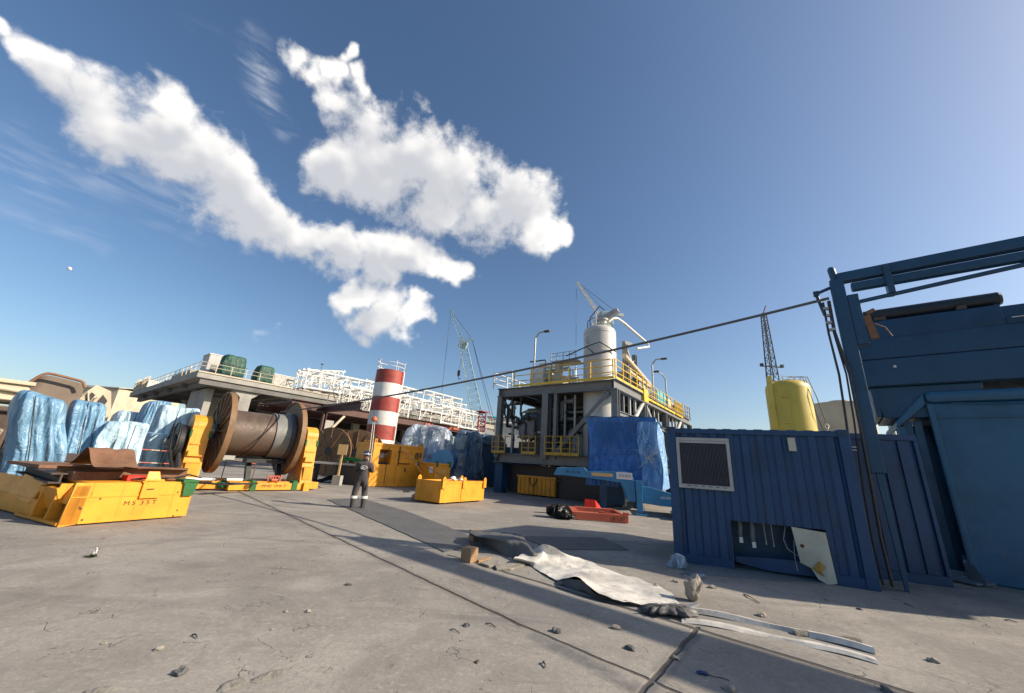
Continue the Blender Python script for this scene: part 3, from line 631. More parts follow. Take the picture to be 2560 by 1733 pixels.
# tanks right
def ytank():
    c = at(1972, 1000, 25); zt = at(1960, 957, 25).z; R = 1.27
    r = thing('yellow_tank', 'tall yellow cylindrical tank with domed top behind the blue container', 'tank', (c.x, c.y, 0), 90)
    mb = MB(); mb.lathe([(R, 0), (R, zt-.5), (R*.97, zt-.28), (R*.86, zt-.08), (R*.6, zt+.06), (.02, zt+.16)], 40, hard=False); part(mb, 'shell', YELT, r)
    mb = MB(); mb.bx(-R-.04, -R+.2, -.4, .1, 0, zt-.1); mb.prism([(-R-.04, -.4, zt-.1), (-R-.04, .1, zt-.1), (-R+.02, .1, zt+.35), (-R+.02, -.4, zt+.35)], (.06, 0, 0)); part(mb, 'side_fin', YELT, r, bevel=.02)
    mb = MB()
    for z in (zt-1.2, zt-2.9): mb.bx(-R+.05, -R+.6, -1.05, -.9, z, z+.05)
    part(mb, 'lifting_bracket', YELT, r)
    mb = MB(); rail(mb, (-.8, -.8, zt-.2), (.8, -.8, zt-.2), .45, 4, .02); part(mb, 'top_railing', GREYL, r)
    mb = MB(); mb.path([(-.2, -.6, zt+.25), (.4, -1.0, zt+.2), (.55, -1.25, zt-1.0), (.75, -1.2, zt-2.3), (1.2, -.9, zt-3.1), (1.5, -.7, zt-3.2)], .025); mb.path([(0, -.4, zt+.35), (.9, -.8, zt+.3), (1.45, -.6, zt-1.0), (1.7, -.6, zt-2.4), (1.8, -.6, zt-3.6), (1.65, -.6, zt-4.4)], .025)
    part(mb, 'hose', DARK, r)
    mb = MB(); 
    for z in (zt-2.9, zt-3.3, zt-3.7): mb.path([(1.5, -.75, z), (1.65, -.75, z+.15), (1.8, -.75, z), (1.65, -.75, z-.2), (1.5, -.75, z)], .03)
    part(mb, 'chain', SILV, r)
    mb = MB(); mb.tube((.0, -R-.03, zt-3.9), (.0, -R+.05, zt-3.9), .1, n=12); part(mb, 'port', DARK, r)
ytank()
c = at(2108, 1060, 36); zt = at(2070, 1012, 36).z; r = thing('cream_tank', 'rust streaked cream storage tank behind the yellow tank', 'tank', (c.x, c.y, 0), 90)
mb = MB(); mb.lathe([(2.35, 0), (2.35, zt), (2.3, zt+.02), (.02, zt+.35)], 40); part(mb, 'shell', CREAM, r)
mb = MB(); mb.lathe([(2.39, zt-.12), (2.39, zt+.04), (2.3, zt+.04)], 40); part(mb, 'rim', CREAM, r)
mb = MB(); mb.lathe([(.8, zt+.05), (.8, zt+.4), (.02, zt+.45)], 20); part(mb, 'hatch', CREAM, r)
mb = MB(); mb.tube((1.3, 0, zt), (1.3, 0, zt+1.6), .04, n=5); part(mb, 'vent_pole', GREYL, r)
# moon
mb = MB(); rr = at(172, 676, 900); bm = bmesh.new(); bmesh.ops.create_uvsphere(bm, u_segments=24, v_segments=16, radius=4.6); mb.add([v.co*1 for v in bm.verts], [tuple(v.index for v in f.verts) for f in bm.faces], smooth=True); bm.free()
o = part(mb, 'moon', MOONM); o.location = rr; o.scale = (.85, 1, 1.05); tagp(o, 'small pale day moon alone in the blue sky at left', 'moon')
o['label'] = 'small pale day moon alone in the blue sky at left'
# ================================================================== chimney
def chimney():
    c0 = at(978, 930, 34); zt = c0.z; R = 1.22
    r = thing('striped_silo', 'tall red and white striped cylinder with white guard rail on top', 'silo', (c0.x-.05, c0.y, 0), 90)
    cuts = [927, 965, 1000, 1034, 1068, 1100]; zs = [zt]
    H = zt; n = 7; hgt = [1.2, 1.25, 1.25, 1.2, 1.2, 1.3]
    z = zt; k = 0; cols = ['r', 'w', 'r', 'w', 'r', 'w']
    for i in range(6):
        z2 = max(0, z-hgt[i]) if i < 5 else 0
        mb = MB(); mb.lathe([(R, z2+.012), (R, z-.012)], 48)
        if i == 0: mb.lathe([(R, z-.012), (R, z), (.02, z)], 48)
        mb.lathe([(R-.012, z2-.012), (R-.012, z2+.014)], 48)
        mb.lathe([(R+.012, z-.62), (R+.012, z-.6)], 48); part(mb, 'red_band' if cols[i] == 'r' else 'white_band', REDP if cols[i] == 'r' else WHITE, r); z = z2
    mb = MB()
    for i in range(14):
        a = 2*math.pi*i/14
        if i % 3 == 0: mb.tube((R*math.cos(a), R*math.sin(a), zt), (R*1.03*math.cos(a), R*1.03*math.sin(a), zt+.9), .025, n=5)
    for h in (.45, .9):
        mb.path([(R*1.03*math.cos(2*math.pi*i/32), R*1.03*math.sin(2*math.pi*i/32), zt+h*(1.0 if i < 22 else .75)) for i in range(33)], .025)
    part(mb, 'guard_rail', WHITE, r)
    mb = MB(); mb.path([(R+.02, -.3, zt+.05), (R+.14, -.3, zt-.1), (R+.14, -.3, 1)], .05, 8); part(mb, 'downpipe', WHITE, r)
    mb = MB(); mb.bx(-.35, .35, -.35, .35, zt+.002, zt+.12); part(mb, 'hatch', GREYL, r)
chimney()
# ================================================================== PROCESS MODULE
def module():
    az = 38.; c = Vector((5.75, 20.0, 0)); zd = 6.45
    r = thing('process_module', 'large grey steel process tower with white vessel, dark pipework and yellow railed decks', 'process module', c, az)
    M = ROOTM[r.name]; inv = M.inverted()
    def lo(v): return inv @ v
    end = lo(wall(1723, 1060, c, az)); LX = min(end.x, 24.0); WY = 7.9; z0 = 2.1
    def beam(nm, a, b, w=.3, h=.45, mat=GREY): mb = MB(); mb.ibeam(a, b, w, h, .04); return part(mb, nm, mat, r)
    def col(x, y, za=z0, zb=zd-.5, w=.34): mb = MB(); mb.ibeam((x, y, za), (x, y, zb), w, w, .045); return part(mb, 'column', GREY, r)
    # skids and decks
    for y in (0, WY): beam('skid_beam', (-.2, y, z0-.05), (LX, y, z0-.05), .35, .55)
    for x in (0, 5, 10, 15, 20): 
        if x < LX: beam('cross_beam', (x, .2, z0-.05), (x, WY-.2, z0-.05), .3, .5)
    mb = MB(); mb.bx(.2, LX-.2, .2, WY-.2, z0+.2, z0+.26); part(mb, 'lower_deck', GREY, r)
    for y in (0, WY): beam('deck_beam', (-.25, y, zd-.28), (LX, y, zd-.28), .35, .55)
    for x in (0, 4.5, 9, 13.5, 18): 
        if x < LX: beam('deck_cross_beam', (x, .2, zd-.28), (x, WY+.25, zd-.28), .35, .55)
    mb = MB(); mb.bx(.2, LX-.2, .2, WY-.2, zd-.01, zd+.04); part(mb, 'upper_deck', GREY, r)
    xs = [0, 4.5, 9, 13.5, 18]
    for x in xs:
        if x > LX: continue
        for y in (0, WY): col(x, y)
    col(0, 4.35, w=.42); col(0, 3.7, w=.2); col(LX, 0)
    for i, x in enumerate(xs[:-1]):
        if x+4.5 > LX+.5: continue
        mb = MB(); a, b = ((x+.1, 0, z0+.6), (x+4.3, 0, zd-.6)) if i % 2 == 0 else ((x+.2, 0, zd-.6), (x+4.3, 0, z0+.6))
        mb.tube(a, b, .14, n=10); part(mb, 'brace', GREYL, r)
        for dx in (1.3, 2.3, 3.2):
            mb = MB(); mb.beam((x+dx, .1, z0+.3), (x+dx, .1, zd-.55), .12, .12); part(mb, 'stanchion', GREYL if dx > 2 else GREY, r)
        mb = MB(); mb.ibeam((x+.2, 0, (z0+zd)/2+.4), (x+4.3, 0, (z0+zd)/2+.4), .2, .25); part(mb, 'girt', GREY, r)
    mb = MB(); mb.beam((-.02, .35, zd-.7), (-.02, 3.6, z0+.35), .26, .22); part(mb, 'brace', GREY, r)
    mb = MB(); mb.beam((0, WY-.3, zd-.9), (1.6, WY, zd-1.7), .16, .16); part(mb, 'brace', GREY, r)
    # dark panel put in on the far side so the bay reads deep
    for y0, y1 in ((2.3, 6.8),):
        mb = MB(); mb.bx(5.3, 5.4, y0-2, y1+.6, z0+.3, zd-.6); part(mb, 'dark_backing', DARK, r)
    # vessel
    t = lo(at(1499, 821, 22)); R = .98; zt = t.z
    mb = MB(); mb.lathe([(R, z0+.3), (R, zt-.35), (R*.93, zt-.16), (R*.75, zt-.04), (R*.4, zt+.04), (.02, zt+.06)], 48, c=(t.x, t.y, 0), hard=False); vs = part(mb, 'vessel', paint('vessel_white', (.50, .49, .45), .45, dirt=.15, scale=.6), r)
    mb = MB()
    for z in (zt-.5, zd+1.4, zd-1.0): mb.lathe([(R+.004, z), (R+.012, z), (R+.012, z+.02), (R+.004, z+.02)], 48, c=(t.x, t.y, 0))
    for k in range(16): a = math.pi*(.9+k*.045)*1.0; mb.box((t.x+math.cos(a)*R*.7, t.y+math.sin(a)*R*.7, zt+.02), (.05, .05, .22))
    part(mb, 'seams', GREYL, r)
    mb = MB(); mb.path([(t.x-R-.02, t.y+.35, zt-1.15+.25*math.sin(k*math.pi/8)) if False else (t.x-R*.93-.02, t.y+.3+.16*math.cos(k*math.pi/8), zt-1.0+.22*math.sin(k*math.pi/8)) for k in range(17)], .025); mb.box((t.x-R*.95, t.y+.3, zt-1.0), (.06, .26, .34)); part(mb, 'manhole', GREYL, r)
    mb = MB(); mb.path([(t.x-R-.3, t.y+1.6, zt-1.95), (t.x-R-.35, t.y+.2, zt-1.55), (t.x-R-.25, t.y-.55, zt-1.35), (t.x-.2, t.y-R-.15, zt-1.75)], .035); mb.tube((t.x-R-.33, t.y+.3, zt-1.5), (t.x-R, t.y-.1, zt-1.95), .03); part(mb, 'ladder_rail', DARK, r)
    # top nozzle pipe curving to the right
    q = [lo(at(u, v, Y)) for u, v, Y in ((1522, 805, 22.2), (1530, 797, 22.3), (1543, 796, 22.5), (1560, 808, 22.9), (1590, 834, 23.8), (1618, 858, 24.7), (1622, 866, 24.8), (1612, 869, 24.6), (1592, 872, 24.3))]
    mb = MB(); mb.path(q, .085, 10); part(mb, 'vent_pipe', WHITE, r)
    mb = MB(); mb.lathe([(.28, zt), (.28, zt+.5), (.36, zt+.5), (.36, zt+.6), (.02, zt+.6)], 20, c=(t.x+.1, t.y-.15, 0)); mb.prism([(t.x+.3, t.y, zt+.4), (t.x+.3, t.y-1.1, zt+1.1), (t.x+.3, t.y-1.0, zt+1.3), (t.x+.3, t.y+.2, zt+.9)], (.3, 0, 0)); part(mb, 'top_nozzle', GREYL, r)
    mb = MB(); mb.path([(t.x-.3, t.y+.7, zt-.1), (t.x-.3, t.y+.65, zt+.5), (t.x-.1, t.y+.4, zt+.75)], .03); mb.path([(t.x-.3, t.y+.5, zt), (t.x-.3, t.y+.5, zt+.7), (t.x, t.y, zt+1.5), (t.x+.1, t.y-.3, zt+1.2)], .035); part(mb, 'lifting_arm', DARK, r)
    # deck rails
    def rl(a, b, n, mat=YELB, kick=.14, h=1.1, nm='railing', bars=(1, .66, .33)):
        mb = MB(); rail(mb, a, b, h, n, .026, bars, kick=kick); return part(mb, nm, mat, r)
    rl((-.3, 0, zd), (-.3, 6.7, zd), 5); rl((-.3, 6.9, zd), (-.3, WY+.5, zd), 1, WHITE, 0, nm='railing'); rl((-.3, WY+.5, zd), (4, WY+.5, zd), 3, WHITE, 0)
    rl((-.3, -.12, zd), (4.2, -.12, zd), 4); rl((4.9, -.12, zd-.25), (11.5, -.12, zd-.25), 7); rl((11.8, -.12, zd-.25), (LX-2.6, -.12, zd-.25), 6); rl((LX-2.4, -.12, zd-.1), (LX, -.12, zd-.1), 3, GREYL, .1); rl((LX, -.1, zd-.1), (LX, 3, zd-.1), 3, GREYL, 0)
    mb = MB(); mb.bx(4.15, 4.95, -.2, -.0, zd-.5, zd+.35); part(mb, 'step_bracket', YELB, r, bevel=.03)
    # lower small rails on the skid
    for y0, y1 in ((7.0, 8.0), (4.75, 5.7), (3.05, 4.1), (1.95, 3.0)):
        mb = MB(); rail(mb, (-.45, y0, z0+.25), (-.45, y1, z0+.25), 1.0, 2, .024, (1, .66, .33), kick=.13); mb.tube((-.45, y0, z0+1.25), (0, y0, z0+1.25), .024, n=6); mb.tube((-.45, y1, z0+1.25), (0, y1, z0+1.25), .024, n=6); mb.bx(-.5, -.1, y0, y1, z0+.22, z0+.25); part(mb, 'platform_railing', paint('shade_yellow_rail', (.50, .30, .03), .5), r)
    # wrapped vessel, pipes and valves in the shaded bay
    mb = tarp_blob((1.0, 5.95, z0+.95), (1.5, 1.7, 1.9), 3, .7, .06, 12, .98); part(mb, 'wrapped_exchanger', PLCL, r, smooth=True)
    mb = MB(); mb.bx(.6, 1.4, 5.2, 6.7, z0+.26, z0+1.0); part(mb, 'saddle', DARK, r)
    rg = random.Random(11)
    for k in range(46):
        x = rg.uniform(.5, 4.6); y = rg.uniform(1.5, 7.4); z = rg.uniform(z0+.8, zd-.7); L = rg.uniform(.8, 2.6); rr = rg.uniform(.04, .13)
        mb = MB(); p = [(x, y, z), (x, y+L*.4, z), (x, y+L*.5, z-.1), (x, y+L*.5, z-L*.6), (x+.1, y+L*.5+.1, z-L*.6-.1), (x+L*.5, y+L*.5+.1, z-L*.6-.1)] if k % 3 else [(x, y, z0+.3), (x, y, z-.1), (x, y+.1, z), (x, min(7.6, y+L), z)]
        mb.path(p, rr, 8)
        mb.tube((x, y+.02, z), (x, y+.08, z), rr*1.7, n=10) if k % 3 else mb.tube((x, y, z-.4), (x, y, z-.34), rr*1.7, n=10)
        part(mb, 'pipe', [DARK, DARK, GREY, GREYL, GREY, DARK][k % 6], r)
    for (y, z) in ((7.3, 4.6), (6.7, 4.25), (6.0, 4.5)):
        mb = MB(); mb.path([(.2, y+.4, zd-.6), (.2, y+.4, z+.3), (.2, y+.3, z), (.2, y-.6, z), (.25, y-.7, z-.1), (.25, y-.7, z-.8)], .07, 8); mb.tube((.2, y-.2, z), (.2, y-.3, z), .15, n=12); mb.tube((.0, y-.25, z), (.0, y-.25, z+.3), .12, n=10); part(mb, 'pipe', DARK, r)
    mb = MB(); mb.bx(.3, 1.2, 4.7, 5.1, z0+.26, zd-1.4); part(mb, 'control_cabinet', DARK, r, bevel=.02)
    mb = MB(); mb.bx(.2, .28, 4.45, 5.05, z0+1.1, z0+2.6); cb = part(mb, 'notice_board', BLK, r)
    text_part('BIA MAR', .16, r, Matrix.Translation((.19, 4.75, z0+1.55)) @ Matrix.Rotation(-math.pi/2, 4, 'Z') @ Matrix.Rotation(math.pi/2, 4, 'X'), INKW)
    mb = MB(); mb.lathe([(.75, z0+.26), (.75, z0+1.6), (.6, z0+1.9), (.3, z0+2.0), (.3, z0+2.6), (.02, z0+2.6)], 24, c=(1.9, 3.1, 0)); part(mb, 'separator', GREYL, r)
    mb = MB(); mb.bx(.8, 1.6, 2.2, 3.8, zd-1.6, zd-1.5); part(mb, 'inner_platform', GREY, r); mb = MB(); mb.bx(.8, 3.6, .6, 1.0, z0+1.4, z0+1.48); part(mb, 'inner_platform', GREY, r)
    for y in (2.7, 3.35): mb = MB(); mb.beam((.5, y, z0+.3), (.5, y, zd-.6), .09, .09); part(mb, 'stanchion', GREYL, r)
    # upper deck equipment
    mb = MB(); mb.bx(.6, 2.4, 5.1, 6.1, zd+.05, zd+1.35); part(mb, 'equipment_cabinet', WHITE, r, bevel=.03)
    mb = MB(); mb.bx(1.0, 2.0, 4.0, 4.9, zd+.05, zd+.9); mb.tube((1.4, 4.4, zd+.9), (1.4, 4.4, zd+1.9), .28, n=14); mb.tube((1.4, 3.8, zd+1.3), (1.4, 5.1, zd+1.3), .12, n=10); part(mb, 'pump_unit', CREAM, r, bevel=.02)
    for k in range(16):
        x = rg.uniform(.8, 3); y = rg.uniform(2.9, 5.6); z = zd+rg.uniform(.5, 2.1); mb = MB(); mb.path([(x, y, zd+.05), (x, y, z-.08), (x, y+.08, z), (x, y+rg.uniform(.4, 1.3), z)], rg.uniform(.03, .07), 6); mb.box((x, y, z*.5+zd*.5), (.16, .16, .16)); part(mb, 'deck_pipe', [GREYL, CREAM, DARK, SILV][k % 4], r)
    mb = MB(); mb.bx(.9, 2.2, 2.9, 4.7, zd+1.75, zd+1.8); rail(mb, (.9, 2.9, zd+1.8), (.9, 4.7, zd+1.8), .5, 4, .02); part(mb, 'access_platform', GREYL, r)
    # side towers right of the vessel
    for x0 in (2.9, 4.6):
        mb = MB(); mb.ibeam((x0, .5, zd), (x0, .5, zd+3.0 if x0 < 4 else zd+2.7), .26, .26); part(mb, 'tower_post', GREY, r)
    mb = MB(); mb.beam((2.7, .5, zd+3.0), (4.0, .5, zd+3.25), .22, .22); part(mb, 'tower_head', GREY, r)
    mb = MB(); mb.beam((3.1, .5, zd+2.8), (4.6, .5, zd+1.5), .1, .1); mb.beam((3.1, .5, zd+1.2), (4.6, .5, zd+2.4), .08, .08); part(mb, 'brace', GREYL, r)
    for a, b, w in (((2.2, .3, zd+2.0), (6.8, .3, zd+1.15), .16), ((2.6, .2, zd+1.1), (6.5, .2, zd+.9), .12)):
        mb = MB(); mb.tube(a, b, w, n=8); part(mb, 'header_pipe', CREAM, r)
    mb = MB()
    for x in (3.2, 3.5, 5.2, 5.5): mb.beam((x, .6, zd), (x, .6, zd+1.9), .09, .09)
    for z in (.4, .8, 1.2, 1.6): mb.beam((3.2, .6, zd+z), (3.5, .6, zd+z), .04, .04); mb.beam((5.2, .6, zd+z), (5.5, .6, zd+z), .04, .04)
    part(mb, 'caged_ladder', GREYL, r)
    for x, w in ((3.9, .7), (6.0, .8), (6.9, .6)):
        mb = MB(); mb.bx(x, x+w, .8, 1.8, zd+.04, zd+1.5); part(mb, 'control_panel', GREYL, r, bevel=.02)
    mb = MB(); mb.bx(8.6, 10.6, .3, .38, zd-.2, zd+1.1); part(mb, 'cyan_screen', CYAN, r); mb = MB(); mb.bx(10.8, 11.6, .3, .9, zd-.2, zd+.8); part(mb, 'teal_box', TEAL, r)
    mb = MB(); mb.lathe([(.02, 11.5), (.75, 11.9), (.85, 12.3), (.85, LX-1.8), (.75, LX-1.2), (.02, LX-.9)], 28, c=(0, 1.6, zd+.85), axis='X', hard=False); part(mb, 'horizontal_vessel', CREAM, r)
    mb = MB(); mb.lathe([(.5, zd), (.5, zd+1.9), (.6, zd+2.0), (.1, zd+2.4), (.02, zd+2.6)], 20, c=(10.9, 2.4, 0)); part(mb, 'stack_vent', CREAM, r)
    mb = MB(); mb.bx(12, LX-3, .2, .3, zd-.1, zd+.6); 
    for k in range(6): mb.bx(12.2+k*.8, 12.25+k*.8, .15, .2, zd-.1, zd+.6)
    part(mb, 'vent_louvre', BROWN, r)
    # lamp posts on deck
    for (x, y, h, dx, dy) in ((.3, 5.6, 3.35, 0, -.75), (7.0, .1, 2.6, .0, -.7), (10.2, .1, 2.2, -1.2, .2)):
        mb = MB(); mb.tube((x, y, zd), (x, y, zd+h), .06, n=8); mb.path([(x, y, zd+h), (x+dx*.4, y+dy*.4, zd+h+.35), (x+dx, y+dy, zd+h+.35)], .05); lp = part(mb, 'lamp_post', SILV, r)
        mb = MB(); mb.box((x+dx*1.2, y+dy*1.2, zd+h+.34), (.2, .4, .1)); part(mb, 'lamp_head', DARK, r)
    # stands under the skid
    for x in (.4, 5, 10, 15, 20):
        for y in (.1, WY-.1):
            if x < LX: mb = MB(); mb.bx(x-.3, x+.3, y-.3, y+.3, 0, z0-.34); part(mb, 'support_stand', BLUED, r)
    mb = MB(); mb.bx(.9, 1.1, .3, 7.6, .05, z0-.4); part(mb, 'skirt_panel', DARK, r)
    return r
module()
# ================================================================== BLUE WRAPPED CARGO ON TRAILER
def wrapped():
    a = at(1465, 1043, 20); az = 116; z0 = .95; h = a.z-z0
    b = wall(1636, 1042, a, az); L = (Vector((b.x, b.y, 0))-Vector((a.x, a.y, 0))).length
    r = thing('wrapped_cargo', 'big cargo box shrink wrapped in shiny torn blue sheeting on the blue trailer', 'wrapped cargo', (a.x, a.y, z0), az)
    W_ = 5.5
    def fn_front(u, v):
        s = 1-.05*max(0, .5-abs(v-.45))*2*(1 if u < .3 else .3)
        x = u*L; y = -.04-.05*noise.noise(Vector((u*5, v*4, 3)))-.10*max(0, noise.noise(Vector((u*2.2, v*2, 7))))
        x += (.16*math.sin(v*3.0)*(1-u)**4)*1.2
        if v < .25: y -= (.25-v)*.5*(.4+.6*noise.noise(Vector((u*7, 0, 1))))
        return Vector((x, y, v*h))
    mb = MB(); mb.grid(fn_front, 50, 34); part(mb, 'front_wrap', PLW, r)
    def fn_side(u, v):
        k = 1+.25*(1-v)**2*(1-u)
        return Vector((L+.05+.35*(1-v)*k*.4+.06*noise.noise(Vector((u*9, v*3, 2))), u*W_-.04, v*h*(1-.1*u)+.0))
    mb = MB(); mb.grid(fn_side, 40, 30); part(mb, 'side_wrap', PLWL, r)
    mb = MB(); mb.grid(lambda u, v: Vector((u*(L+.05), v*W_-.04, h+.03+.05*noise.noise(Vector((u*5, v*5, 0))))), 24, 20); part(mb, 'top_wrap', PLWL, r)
    mb = MB(); mb.bx(.08, L-.08, .06, W_-.1, .02, h-.1); part(mb, 'crate_box', BLUEC, r)
    # loose hanging plastic flap at front right corner, with splits
    def flap(u, v): return Vector((L-.75+u*.95+.1*math.sin(v*6), -.16-.12*math.sin(u*7+v*2)*(1-v)-.1*u, v*h*.93+.05*noise.noise(Vector((u*6, v*6, 4)))))
    mb = MB(); mb.grid(flap, 18, 30); part(mb, 'loose_flap', PLWL, r)
    mb = MB(); rg = random.Random(4); c0 = Vector((L-.35, -.36, h*.42))
    for k in range(22):
        a_ = rg.uniform(-1.2, 4.3); l = rg.uniform(.25, .9); p1 = c0+Vector((math.cos(a_)*l, rg.uniform(-.03, .05), math.sin(a_)*l)); mid = c0.lerp(p1, .5)+Vector((rg.uniform(-.08, .08), -.03, rg.uniform(-.08, .08)))
        mb.path([c0, mid, p1], [.014, .009, .003], 5)
    part(mb, 'torn_strands', PLC if False else SHEET, r)
    # fine netting over front
    mb = MB()
    for k in range(15):
        x = .75+k*.17; mb.path([(x-.3+.02*q*q, -.17-.01*q, h*.97-q*.24+.0) for q in range(7)], .006, 4)
    for k in range(11):
        z = h*.93-k*.15; mb.path([(.7+q*.35, -.17-.03*math.sin(q), z-.1*math.sin(q*.45+.2)) for q in range(8)], .006, 4)
    part(mb, 'netting', BLUED, r)
wrapped()
def trailer():
    g = gnd(1590, 1292); az = 104; o = Vector((at(1390, 1165, 17.6).x, 17.6, 0)); zt = 1.72
    leg = wall(1590, 1290, o, az); L = (Vector((leg.x, leg.y, 0))-o).length
    r = thing('lowbed_trailer', 'blue low bed trailer with raised gooseneck under the wrapped cargo', 'trailer', o, az)
    mb = MB()
    prof = [(-.1, 1.35), (.05, zt-.05), (1.25, zt+.02), (1.35, zt-.12), (L-.35, zt-.05), (L-.12, zt-.15), (L, zt-.45), (L+.02, .5), (L-.3, .5), (L-.42, .95), (L-.55, 1.22), (1.4, 1.32), (.3, 1.36)]
    for y0 in (.0, 1.9): mb.prism([(x, y0, z) for x, z in prof], (0, .22, 0))
    part(mb, 'gooseneck', BLUET, r, bevel=.015)
    mb = MB(); mb.bx(.1, 1.2, .23, 1.89, 1.4, zt-.03); mb.bx(1.4, L-.5, .23, 1.89, 1.36, zt-.13); part(mb, 'gooseneck_deck', BLUED, r)
    mb = MB(); mb.bx(1.55, 2.45, -.02, -.003, 1.42, 1.56); part(mb, 'marker_plate', SIGN, r)
    mb = MB(); mb.bx(2.6, 3.25, -.03, -.003, 1.36, 1.64); pp = part(mb, 'number_plate', INKW, r)
    text_part('215 B15', .15, r, face_y(2.95, -.036, 1.5), BLUED, ext=.001); text_part('081 151 001', .13, r, face_y(.78, -.006, 1.52), INK, ext=.002)
    mb = MB(); mb.bx(L+.03, L+.3, -.15, .15, .95, 1.35); mb.bx(L+.05, L+.28, -.13, .13, .12, .95); mb.bx(L-.02, L+.42, -.22, .22, 0, .07); mb.prism([(L+.42, -.1, .07), (L+.42, .1, .07), (L+.3, .1, .35), (L+.3, -.1, .35)], (-.02, 0, 0)); part(mb, 'landing_leg', BLUET, r, bevel=.012)
    mb = MB(); mb.bx(L+.03, L+.28, 1.8, 2.1, .1, 1.3); part(mb, 'landing_leg', BLUED, r, bevel=.012)
    mb = MB()
    for y0 in (.0, 2.2): mb.prism([(L+.05, y0, .5), (L+.3, y0, 1.15), (L+.7, y0, 1.1), (L+2.4, y0, .72), (L+6, y0, .72), (L+6, y0, .42), (L+1.0, y0, .42)], (0, .2, 0))
    part(mb, 'bed_frame', BLUET, r, bevel=.015)
    mb = MB(); mb.bx(L+1.2, L+6, .21, 2.19, .55, .8); part(mb, 'bed_deck', BLUED, r)
    text_part('180180KG LM', .13, r, face_y(L+1.35, -.006, .74), INKW, ext=.002)
    mb = MB(); mb.bx(L+1.3, L+4, -1.0, -.2, .22, .30); 
    for x in (L+1.7, L+2.6, L+3.6): mb.bx(x, x+.05, -.4, -.0, .3, .7)
    mb.bx(L+1.6, L+2.1, -.35, -.02, .4, .75); part(mb, 'outrigger_platform', BLUET, r, bevel=.03)
    for x, y in ((1.9, .0), (2.05, .0)): mb = MB(); mb.bx(x, x+.13, .3, .45, .05, 1.35); part(mb, 'prop', BLUED, r)
    for k in range(3):
        mb = MB(); mb.tube((L+3.6+k*.9, .3, .42), (L+3.6+k*.9, .62, .42), .42, n=20); part(mb, 'wheel', BLK, r)
    mb = MB(); mb.bx(1.9, L-.3, 2.6, 2.8, .15, 1.1); part(mb, 'inner_panel', BLUED, r)
trailer()
# red steel tray
def redtray():
    a = gnd(1425, 1299); az = 94; b = wall(1571, 1297, a, az); L = (b-a).length
    r = thing('red_steel_tray', 'flat orange-red steel frame tray lying on the yard in front of trailer leg', 'steel frame', (a.x, a.y, 0), az); h = .26
    mb = MB(); mb.bx(0, L, 0, .12, 0.02, h); part(mb, 'front_beam', REDL, r, bevel=.01)
    mb = MB(); mb.bx(-.0, .35, .121, 2.1, 0.02, h-.02); part(mb, 'left_beam', REDL, r, bevel=.01)
    mb = MB(); mb.bx(L-.12, L, .121, 2.1, .02, h-.02); mb.bx(L-.16, L+.02, .0, .14, h, h+.08) ; part(mb, 'right_beam', REDL, r, bevel=.01)
    mb = MB(); mb.bx(.351, L-.121, 1.9, 2.1, .02, h); part(mb, 'rear_beam', REDL, r, bevel=.01)
    mb = MB(); mb.bx(.351, L*.55, .35, 1.0, .1, h-.06); mb.prism([(L*.5, .35, h-.06), (L*.62, .35, .05), (L*.62, 1.0, .05), (L*.5, 1.0, h-.06)], (0, 0, .012)); part(mb, 'cover_plate', REDL, r)
    mb = MB(); mb.prism([(L*.6, 1.2, .1), (L-.13, .35, .1), (L-.13, .47, .1), (L*.6, 1.35, .1)], (0, 0, .12)); part(mb, 'diagonal_rail', REDL, r)
    text_part('RT 37', .17, r, face_y(L-.32, -.006, h*.5), INK, ext=.002)
    p = ROOTM[r.name] @ Vector((.8, 2.5, 0)); q = thing('red_bracket', 'bright red folded plate standing behind the orange-red tray', 'bracket', p, az)
    mb = MB(); mb.prism([(0, 0, 0), (.5, 0, 0), (.42, 0, .5), (.03, 0, .52)], (0, .03, 0)); part(mb, 'front_plate', REDX, q)
    mb = MB(); mb.prism([(.5, .02, 0), (.85, .5, 0), (.65, .5, .3), (.42, .02, .5)], (.03, 0, 0)); part(mb, 'side_plate', REDX, q)
    w = ROOTM[r.name] @ Vector((-.75, 1.3, 0)); q = thing('timber_baulk', 'dark timber baulk half hidden behind the black plastic bag', 'timber', w, az)
    mb = MB(); mb.bx(0, .55, 0, .3, 0, .28); part(mb, 'beam', BROWN, q, bevel=.01)
    q = thing('rubbish_bag', 'crumpled glossy black plastic bag leaning on the orange-red tray', 'plastic bag', (a.x-.35, a.y+.1, 0), az)
    part(tarp_blob((0, .15, 0), (.85, .7, .42), 21, .8, .10, 16, .7, 2.2), 'bag', PLK, q, smooth=True)
    part(tarp_blob((.25, -.1, 0), (.45, .5, .2), 22, .8, .08, 12, .7, 2.2), 'bag_tail', PLK, q, smooth=True)
redtray()
